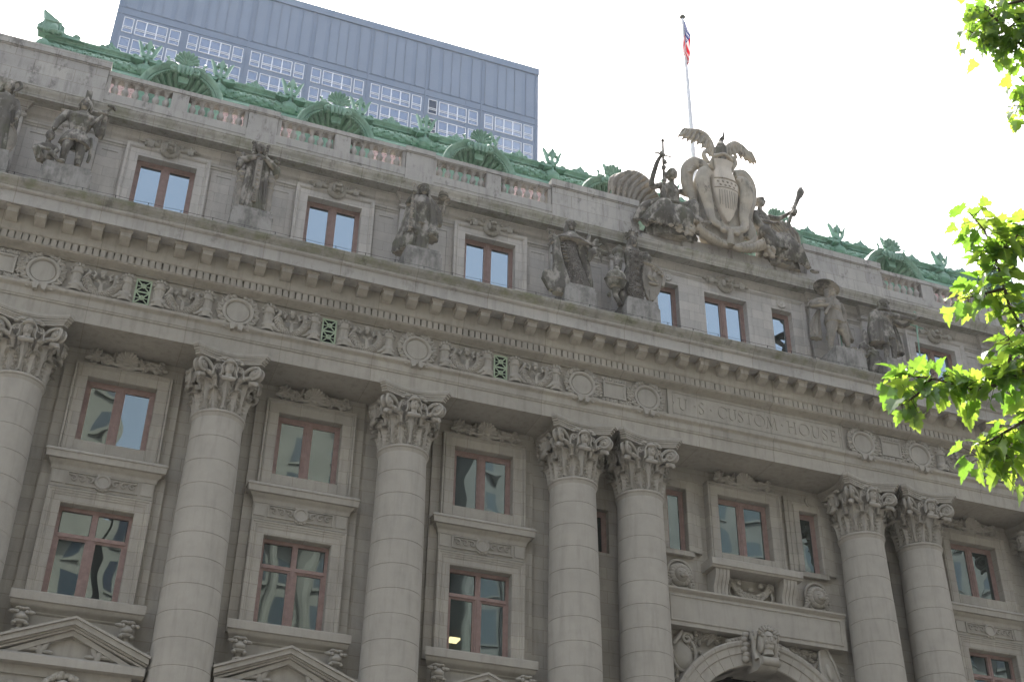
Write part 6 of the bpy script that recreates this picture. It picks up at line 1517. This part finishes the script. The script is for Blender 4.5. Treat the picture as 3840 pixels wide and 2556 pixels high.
def bigwing(s, R0, base, parent, scl=1.):
    f = Fig(); lead = [(.0, .12, 0), (s*.25, .2, .7), (s*.55, .25, 1.35), (s*1.0, .3, 1.62), (s*1.45, .3, 1.55)]
    lead = [(-s*0+x, y, z) for x, y, z in lead]
    f.tube([(base[0]+x*scl, base[1]+y, base[2]+z*scl) for x, y, z in lead], [.14, .14, .15, .15, .1], 10)
    for i in range(17):
        t = i/16*4; k = min(int(t), 3); p = Vector(lead[k]).lerp(Vector(lead[k+1]), t-k); q = t/4
        tip = Vector((s*(.55+1.75*q), .25, -.55-.0*q+.1)) if q < .75 else Vector((s*(1.9+.35*(q-.75)*4), .25, -.45+1.0*(q-.75)*4*.6))
        a = base[0]+p.x*scl, base[1]+p.y, base[2]+p.z*scl; b = base[0]+tip.x*scl, base[1]+tip.y+.1, base[2]+tip.z*scl
        mid = ((a[0]+b[0])/2+s*.25*q*scl, (a[1]+b[1])/2, (a[2]+b[2])/2+.15)
        dy = -.13*(i % 2); f.tube([(a[0], a[1]+dy, a[2]), (mid[0], mid[1]+dy, mid[2]), (b[0], b[1]+dy, b[2])], [.08, .10, .045], 6)
    f.solid('wing', 'statue_stone_pale', parent, .028)
bigwing(-1, 0, (-.25, .15, 1.75), E_, .80)
E_ = empty('seated_figure', (CX+2.12, YG+.1, 8.2), 'seated winged woman sculpture right of the shield, holding a torch', 'sculpture', GRP); E_.scale = (1.12,)*3
f = Fig()
f.loft([(1.2, .1, .0, .34, .27, .04, 8, 0), (1.65, .0, .0, .27, .21, .03, 8, 0), (2.0, -.05, -.02, .32, .24, .03, 8, 0), (2.35, -.08, 0, .35, .2, .01, 8, 0), (2.52, -.08, 0, .28, .16, .01, 8, 0), (2.64, -.08, 0, .13, .12, 0, 6, 0)])
for q in (-1, 1): f.ell((-.05+q*.14, -.18, 2.15), (.12, .11, .12))
f.limb([(0, 0, 1.3), (-.35, -.6, 1.2), (-.1, -.62, .8), (.15, -.75, .45)], [.25, .23, .17, .08]); f.ell((.25, -.85, .4), (.14, .12, .07)); f.limb([(.25, 0, 1.3), (.6, -.5, 1.15), (1.1, -.45, .6), (1.5, -.45, .1)], [.26, .24, .2, .09]); f.ell((1.65, -.5, -.02), (.2, .1, .07))
for k in range(12): t = k/11; f.tube([(-.4+1.1*t, -.68+.2*abs(t-.5), 1.12), (-.3+1.3*t, -.70, .75), (-.1+1.5*t, -.55, .2-.1*t)], [.09, .10, .07], 6)
f.loft([(.0, .5, -.05, .8, .45, .06, 12, 0), (.3, .4, -.05, .85, .5, .06, 12, 0), (.9, .25, .0, .6, .42, .06, 12, 0), (1.35, .1, .05, .42, .33, .05, 8, 0)])
f.tube([(-.45, -.3, 2.3), (-.5, -.35, 1.8), (-.2, -.4, 1.5), (.4, -.3, 1.4)], [.1, .15, .13, .1], 8)
f.limb([(.25, 0, 2.45), (.7, -.1, 2.45), (1.15, -.35, 2.75)], [.11, .09, .06]); f.hand((1.15, -.35, 2.78), (.3, -.2, .9), (0, -1, 0), 1.2, 1.)
f.limb([(-.4, 0, 2.42), (-.5, -.3, 1.95), (.1, -.5, 1.75)], [.11, .10, .06]); f.hand((.1, -.5, 1.75), (.8, -.3, 0), (0, 0, 1), 1.2, .6)
f.head((-.06, -.05, 3.0), 1.0, .6, 0); f.ell((-.08, .02, 3.1), (.18, .2, .14), n=16, m=10); f.ell((-.15, .16, 3.05), (.11, .11, .11)); f.tube([(-.22, -.1, 3.12), (-.02, -.2, 3.16), (.12, -.05, 3.14)], .045, 8)
f.solid('figure', 'statue_stone', E_, .024)
f = Fig(); f.tube([(.72, -.5, 1.65), (.85, -.5, 2.1), (1.3, -.5, 3.2), (1.42, -.5, 3.45)], [.05, .07, .09, .12], 10)
for k in range(5): f.tube([(1.35+.03*k, -.5, 3.4), (1.4+.05*k, -.52, 3.65), (1.48+.03*k, -.5, 3.85+.1*(k % 2))], [.06, .06, .02], 6)
f.tube([(.98, -.6, 2.35), (1.08, -.6, 2.55)], [.11, .11], 10); f.build('torch', 'statue_stone', E_)
bigwing(1, 0, (.25, .15, 1.55), E_, .72)
# ================================================================== OFFICE TOWER BEHIND
def tower():
    T = empty('office_tower', (0, 90, GZ), 'tall blue-grey office tower with white-outlined windows standing behind the green roof', 'office tower')
    T_off = Vector((0, 90, GZ))
    plain('tower_wall', (.15, .2, .28), .35, var=.05, nscale=.15, spec=.5)
    plain('tower_panel', (.172, .222, .30), .3, var=.06, nscale=.2, spec=.5)
    plain('tower_trim', (.72, .75, .8), .5, var=.02)
    def at(mb):
        mb.v = [(x, y-90, z-GZ) for x, y, z in mb.v]; return mb
    x0, x1, zt = -4.5, 52.15, 108.9
    at(MB().box(x0, x1, 90, 130, GZ, zt)).build('tower_body', 'tower_wall', T, smooth=False)
    m = MB()
    m.box(x0-.05, x1+.05, 89.8, 90.2, zt-1.1, zt+.1)
    m.box(x0, x1, 89.93, 90.1, 98.4, 98.46); m.box(x0, x1, 89.93, 90.1, 99.55, 99.62)
    for k in range(7):
        a = -3.48+7.96*k-.45
        for xx in (a+.0, a+7.88): m.box(xx-.04, xx+.04, 89.9, 90.1, GZ, 107.9)
        m.box(a+5.55+.1, a+5.62+.1, 89.95, 90.1, GZ, 99.6)
    at(m).build('facade_rib', 'tower_wall', T, smooth=False)
    m = MB()
    for k in range(7):
        a = -3.48+7.96*k
        for (p, q) in ((-.1, 1.2), (1.75, 2.95), (3.0, 4.2), (4.25, 5.35), (5.9, 7.1)):
            m.box(a+p, a+q, 89.96, 90.05, 99.7, 107.6); m.box(a+p+.04, a+p+.12, 89.86, 89.96, 99.7, 107.6)
    at(m).build('louvre_panel', 'tower_panel', T, smooth=False)['kind'] = 'stuff'
    nrows = 2
    cnt = 0
    late = MB()
    w1 = {}
    def win(mt, mg, a, b, z0, z1, divs):
        t = .09
        for c0, c1, d0, d1 in ((a, b, z1-t, z1), (a, b, z0, z0+t), (a, a+t, z0+t, z1-t), (b-t, b, z0+t, z1-t)): mt.box(c0, c1, 89.90, 89.99, d0, d1)
        for zz in (.30, .40): mt.box(a+t, b-t, 89.91, 89.985, z0+(z1-z0)*zz-.04, z0+(z1-z0)*zz+.04)
        for d in range(1, divs): xx = a+(b-a)*d/divs; mt.box(xx-.07, xx+.07, 89.90, 89.99, z0+t, z1-t)
        if mg is not None: mg.box(a+t*.6, b-t*.6, 89.97, 89.995, z0+t*.6, z1-t*.6)
    glass('glass_blind', (.55, .65, .78), .3, 0, (.20, .235, .29))
    glass('glass_open', (.4, .5, .6), .06, 0, (.03, .04, .06))
    lowf, lowg = MB(), MB()
    for r in range(26):
        z1 = 97.92-3.352*r; z0 = z1-2.5
        for k in range(7):
            a = -3.48+7.96*k
            for j, (p, q, dv) in enumerate(((0, 1.25, 1), (1.52, 5.40, 3), (5.68, 7.0, 1))):
                if r < 4:
                    mt, mg = MB(), MB(); win(mt, mg, a+p, a+q, z0, z1, dv)
                    o = at(mt).build('window', 'tower_trim', T, smooth=False)
                    gm = 'glass_tower'
                    if (k*7+r*3+j) % 5 == 0 and r > 0 or k == 6: gm = 'glass_blind'
                    if k == 5 and j == 0: gm = 'glass_open'
                    at(mg).build('pane', gm, o, smooth=False)
                else: win(lowf, lowg, a+p, a+q, z0, z1, dv)
    o = at(lowf).build('lower_window', 'tower_trim', T, smooth=False); o['kind'] = 'stuff'
    o2 = at(lowg).build('pane', 'glass_tower', o, smooth=False); o2['kind'] = 'stuff'
tower()
# ================================================================== BUILDINGS ACROSS THE STREET (seen only as reflections)
def block(name, lab, x0, x1, yf, yb, h, base, wcol, pitch, fl, giant=False):
    Bq = empty(name, ((x0+x1)/2, yf, GZ), lab, 'building')
    ox, oy, oz = (x0+x1)/2, yf, GZ
    mn = name+'_wall'; plain(mn, base, .8, nscale=.5, var=.15)
    plain(name+'_glass', wcol, .15, nscale=1, spec=.8)
    m = MB().box(x0, x1, yb, yf, GZ, GZ+h)
    m.box(x0-.5, x1+.5, yf-.3, yf+1.3, GZ+h-1.2, GZ+h); m.box(x0-.4, x1+.4, yf-.3, yf+.8, GZ+h*.72, GZ+h*.72+.9); m.box(x0-.3, x1+.3, yf-.3, yf+.6, GZ+h*.3, GZ+h*.3+.8)
    if giant:
        n = int((x1-x0)/pitch)
        for i in range(n+1): m.lathe([(.7, GZ+h*.3+.8), (.62, GZ+h*.72)], c=(x0+i*pitch, yf+.3, 0), n=10)
    g = MB(); n = int((x1-x0)/pitch); nf = int(h/fl)
    for i in range(n):
        for k in range(nf):
            xa = x0+(i+.5)*pitch; z = GZ+k*fl+1
            g.box(xa-pitch*.22, xa+pitch*.22, yf-.2, yf+.03, z, z+fl*.6)
            m.box(xa-pitch*.27, xa+pitch*.27, yf, yf+.18, z-.25, z)
    for o_, nm, mt in ((m, 'wall', mn), (g, 'window_bank', name+'_glass')):
        o_.v = [(x-ox, y-oy, z-oz) for x, y, z in o_.v]; q = o_.build(nm, mt, Bq, smooth=False)
        if nm == 'window_bank': q['kind'] = 'stuff'
block('bank_building', 'pale stone office block with giant columns reflected in the upper windows', 13, 34, -66, -90, 66, (.15, .145, .125), (.03, .04, .045), 3.2, 3.9, True)
block('brick_office_building', 'buff office block reflected in the left windows', -22, 5, -64, -88, 62, (.165, .158, .135), (.03, .04, .05), 3.0, 3.8)
block('low_office_building', 'lower stone block with columns between its tall neighbours', 5.6, 12.4, -64, -88, 51, (.15, .145, .125), (.025, .03, .04), 2.2, 3.6, True)
block('corner_office_building', 'grey office block at the right reflected in the right windows', 36, 75, -62, -90, 66, (.13, .135, .13), (.03, .05, .06), 3.4, 3.9, True)
block('far_office_building', 'plain grey office block at the far right of the street', 80, 150, -62, -90, 64, (.12, .125, .12), (.03, .045, .06), 3.6, 4.0)
# ================================================================== PLANE TREE AT THE RIGHT
def leafmat():
    m, t, b = nmat('plane_leaf'); L = t.links.new
    t.nodes.remove(b); P = pos(t)
    g = N(t, 'ShaderNodeNewGeometry'); rv = g.outputs['Random Per Island']
    c1 = mixc(t, rv, (.05, .105, .02), (.10, .175, .04)); r3 = ramp(t, rv, .25, .9); c2 = mixc(t, r3, (.20, .38, .04), (.48, .62, .07))
    vn = noise(t, P, 14, 3)
    c2 = mixc(t, ramp(t, vn, .35, .65, 0, .35), c2, (.16, .34, .02))
    df = N(t, 'ShaderNodeBsdfDiffuse'); tr = N(t, 'ShaderNodeBsdfTranslucent'); L(c1, df.inputs[0]); L(c2, tr.inputs[0])
    gl = N(t, 'ShaderNodeBsdfGlossy'); gl.inputs['Roughness'].default_value = .35; gl.inputs[0].default_value = (.9, .95, .9, 1)
    mx = N(t, 'ShaderNodeMixShader'); mx.inputs[0].default_value = .55; L(df.outputs[0], mx.inputs[1]); L(tr.outputs[0], mx.inputs[2])
    m2 = N(t, 'ShaderNodeMixShader'); m2.inputs[0].default_value = .06; L(mx.outputs[0], m2.inputs[1]); L(gl.outputs[0], m2.inputs[2]); L(m2.outputs[0], t.nodes['Material Output'].inputs[0])
leafmat()
plain('bark', (.16, .13, .10), .9, nscale=5, var=.35, bump=.03)
plain('twig_bark', (.075, .055, .04), .8, nscale=8)
OUT = [(0, 0), (-.10, .04), (-.28, .02), (-.42, -.06), (-.40, .08), (-.56, .14), (-.47, .22), (-.52, .36), (-.38, .34), (-.30, .40), (-.34, .58), (-.26, .62), (-.22, .78), (-.12, .74), (-.09, .88), (0, 1.02)]
OUT = OUT + [(-x, y) for x, y in OUT[1:-1][::-1]]
def leaves_mesh(m, r, c, d, up_, size):
    """one lobed leaf: stalk at c, pointing along d, upper face towards up_"""
    d = d.normalized(); u = (up_-d*up_.dot(d)).normalized(); s = d.cross(u)
    fold = .16+.25*r.random(); droop = .1+.35*r.random(); tw = (r.random()-.5)*.5
    k = len(m.v)
    def P(x, y): z = abs(x)*fold-droop*y*y+tw*x*y; q = c+(s*x+d*y+u*z)*size; return (q.x, q.y, q.z)
    m.v += [P(x, y) for x, y in OUT] + [P(0, .16), P(0, .42), P(0, .7)]
    n = len(OUT); a, b, e = k+n, k+n+1, k+n+2; h = n//2
    def cen(i):
        y = OUT[i][1]; return a if y < .2 else b if y < .55 else e
    for i in range(n):
        j = (i+1) % n; ci, cj = cen(i), cen(j)
        m.f.append((k+i, k+j, cj) if ci == cj else (k+i, k+j, cj, ci))
BR = {
'C': [(9.13, -29.21, -17.75), (8.87, -29.12, -17.53), (8.75, -29.15, -17.36), (8.69, -29.2, -17.23), (8.57, -29.3, -17.0), (8.46, -29.36, -16.83), (8.34, -29.37, -16.7)],
'C2': [(8.69, -29.2, -17.23), (8.58, -29.09, -17.24), (8.45, -28.96, -17.24)],
'C3': [(8.57, -29.3, -17.0), (8.71, -29.39, -16.88), (8.8, -29.45, -16.74)],
'D': [(8.89, -29.58, -18.0), (8.6, -29.29, -18.06), (8.49, -29.17, -18.13), (8.3, -29.04, -18.15), (8.04, -28.93, -18.05), (7.89, -28.87, -18.03), (7.77, -28.79, -18.07)],
'D2': [(8.53, -29.13, -18.1), (8.53, -29.27, -17.93), (8.49, -29.33, -17.8)],
'D3': [(8.0, -28.97, -18.09), (7.92, -28.89, -18.2), (7.81, -28.82, -18.28)],
'E': [(8.93, -29.46, -18.22), (8.66, -29.12, -18.39), (8.53, -29.02, -18.47), (8.42, -28.95, -18.54), (8.37, -28.89, -18.68)],
'E2': [(8.53, -29.02, -18.47), (8.57, -28.97, -18.6), (8.57, -28.89, -18.72)],
'A': [(11.95, -27.78, -11.8), (11.52, -27.63, -11.55), (11.43, -27.43, -11.62), (11.28, -27.22, -11.65), (11.05, -27.17, -11.51)],
'A2': [(11.43, -27.43, -11.62), (11.24, -27.43, -11.47), (11.14, -27.44, -11.38)],
'A3': [(11.74, -27.51, -11.08), (11.56, -27.33, -11.06), (11.31, -27.05, -11.07)],
'A4': [(11.67, -27.42, -11.82), (11.52, -27.39, -11.72), (11.4, -27.25, -11.72)],
'B': [(12.05, -27.31, -12.24), (11.86, -26.99, -12.32), (11.74, -26.91, -12.28)],
'B2': [(11.97, -27.33, -12.15), (11.79, -27.12, -12.16), (11.75, -27.05, -12.18)],
}
TR = empty('plane_tree', (13, -29, GZ), 'green leafy plane tree whose sunlit branches hang in from the right edge', 'tree')
tm, lm_, r = MB(), MB(), random.Random(21)
OFF = Vector((13, -29, GZ))
tm.tube([Vector((13, -29, GZ)), Vector((13.05, -29, -22)), Vector((13.1, -29.1, -18)), Vector((13.3, -29.3, -14)), Vector((13.6, -29.5, -10)), Vector((13.8, -29.6, -7))], [.42, .33, .28, .22, .14, .05], 16)
lim = LC = MB(); LA = MB(); LX = MB()
lim.tube([(13.1, -29.1, -18.8), (11.9, -29.3, -18.3), (10.4, -29.5, -18.2), (9.13, -29.4, -18.0)], [.13, .09, .05, .02], 8)
lim = LA
lim.tube([(13.2, -29.2, -15), (12.9, -28.8, -13.6), (12.4, -28.2, -12.5), (11.95, -27.8, -11.8)], [.11, .08, .05, .025], 8)
lim.tube([(12.4, -28.2, -12.5), (12.2, -27.8, -12.3), (12.05, -27.31, -12.24)], [.04, .03, .02], 6); lim.tube([(12.6, -28.4, -12.8), (12.3, -27.9, -11.6), (11.74, -27.51, -11.08)], [.04, .03, .018], 6)
lim = LC
lim.tube([(10.4, -29.5, -18.2), (9.6, -29.4, -18.1), (9.13, -29.21, -17.75)], [.045, .03, .016], 6); lim.tube([(10.0, -29.5, -18.2), (9.3, -29.6, -18.1), (8.89, -29.58, -18.0)], [.04, .025, .014], 6); lim.tube([(10.2, -29.5, -18.2), (9.5, -29.5, -18.3), (8.93, -29.46, -18.22)], [.035, .025, .013], 6)
for k, nb in (((14.6, -31.0, -12), 5), ((15.5, -30, -9), 5)):
    LX.tube([(13.4, -29.3, -14), ((13.4+k[0])/2, (k[1]-29.3)/2, (k[2]-14)/2), k], [.13, .1, .05], 8)
nper = {'C': 105, 'C2': 26, 'C3': 40, 'D': 115, 'D2': 34, 'D3': 22, 'E': 66, 'E2': 26, 'A': 95, 'A2': 34, 'A3': 48, 'A4': 38, 'B': 42, 'B2': 34}
for k, pts in BR.items():
    pts = [Vector(p) for p in pts]; far = k[0] in 'AB'; lim = LA if far else LC
    lim.tube(pts, [.016-.012*i/(len(pts)-1) for i in range(len(pts))] if not far else [.02-.014*i/(len(pts)-1) for i in range(len(pts))], 6)
    seg = [(a, b) for a, b in zip(pts, pts[1:])]; Ls = [(b-a).length for a, b in seg]; T = sum(Ls)
    for i in range(nper[k]):
        t = (i+r.random())/nper[k]*T; j = 0
        while j < len(Ls)-1 and t > Ls[j]: t -= Ls[j]; j += 1
        a, b = seg[j]; base = a.lerp(b, min(1, t/max(Ls[j], 1e-6))); ax = (b-a).normalized()
        rd = Vector((r.gauss(0, 1), r.gauss(0, 1), r.gauss(0, .8))); rd = (rd-ax*rd.dot(ax)*.5); rd.normalize()
        ln = (.02+.15*r.random()**1.1)*(1.6 if far else 1)
        tip = base+rd*ln+Vector((0, 0, -.02))
        lim.tube([base, base.lerp(tip, .5)+Vector((0, 0, .01)), tip], [.004, .003, .0022], 4)
        dr = (rd*.8+ax*.35+Vector((r.gauss(0, .35), r.gauss(0, .35), -.45+r.gauss(0, .35))))
        upv = Vector((r.gauss(0, .45), r.gauss(0, .45)-.15, 1)).normalized()
        sz = (.095+.085*r.random()) * (1.0 if not far else 1.15)
        leaves_mesh(lm_, r, tip, dr, upv, sz)
# crown outside the picture
for i in range(5200):
    a = r.random()*2*pi; q = r.random()**.45; el = (r.random()-.5)*pi
    cl = int(r.random()*60); rc = random.Random(cl*7+1)
    ca, ce, cq = rc.random()*2*pi, (rc.random()-.5)*pi, .55+.45*rc.random()
    c = Vector((15.4+2.9*cq*cos(ca)*cos(ce), -31.0+2.9*cq*sin(ca)*cos(ce), -11.+4.4*cq*sin(ce))) + Vector((r.gauss(0, .38), r.gauss(0, .38), r.gauss(0, .32)))
    leaves_mesh(lm_, r, c, Vector((r.gauss(0, 1), r.gauss(0, 1), -.5+r.gauss(0, .4))), Vector((r.gauss(0, .5), r.gauss(0, .5), 1)), .13+.07*r.random())
for mb, nm, mt, sm in ((tm, 'trunk', 'bark', True), (LC, 'branch', 'twig_bark', True), (LA, 'branch', 'twig_bark', True), (LX, 'branch', 'twig_bark', True), (lm_, 'crown', 'plane_leaf', False)):
    mb.v = [(x-OFF.x, y-OFF.y, z-OFF.z) for x, y, z in mb.v]; mb.build(nm, mt, TR, 60, smooth=sm)
# ------------------------------------------------------------------ thin air haze, also added to imitate lens glare
hz = bpy.data.materials.new('haze_air'); hz.use_nodes = True; t = hz.node_tree
for n_ in list(t.nodes):
    if n_.type == 'BSDF_PRINCIPLED': t.nodes.remove(n_)
pv = N(t, 'ShaderNodeVolumePrincipled'); pv.inputs['Color'].default_value = (.90, .95, 1, 1); pv.inputs['Density'].default_value = .00012; pv.inputs['Anisotropy'].default_value = .3
t.links.new(pv.outputs[0], t.nodes['Material Output'].inputs['Volume']); MAT['haze_air'] = hz
tag(MB().box(-170, 230, -130, 180, GZ-1, 118).build('haze', 'haze_air', None, smooth=False), kind='stuff')
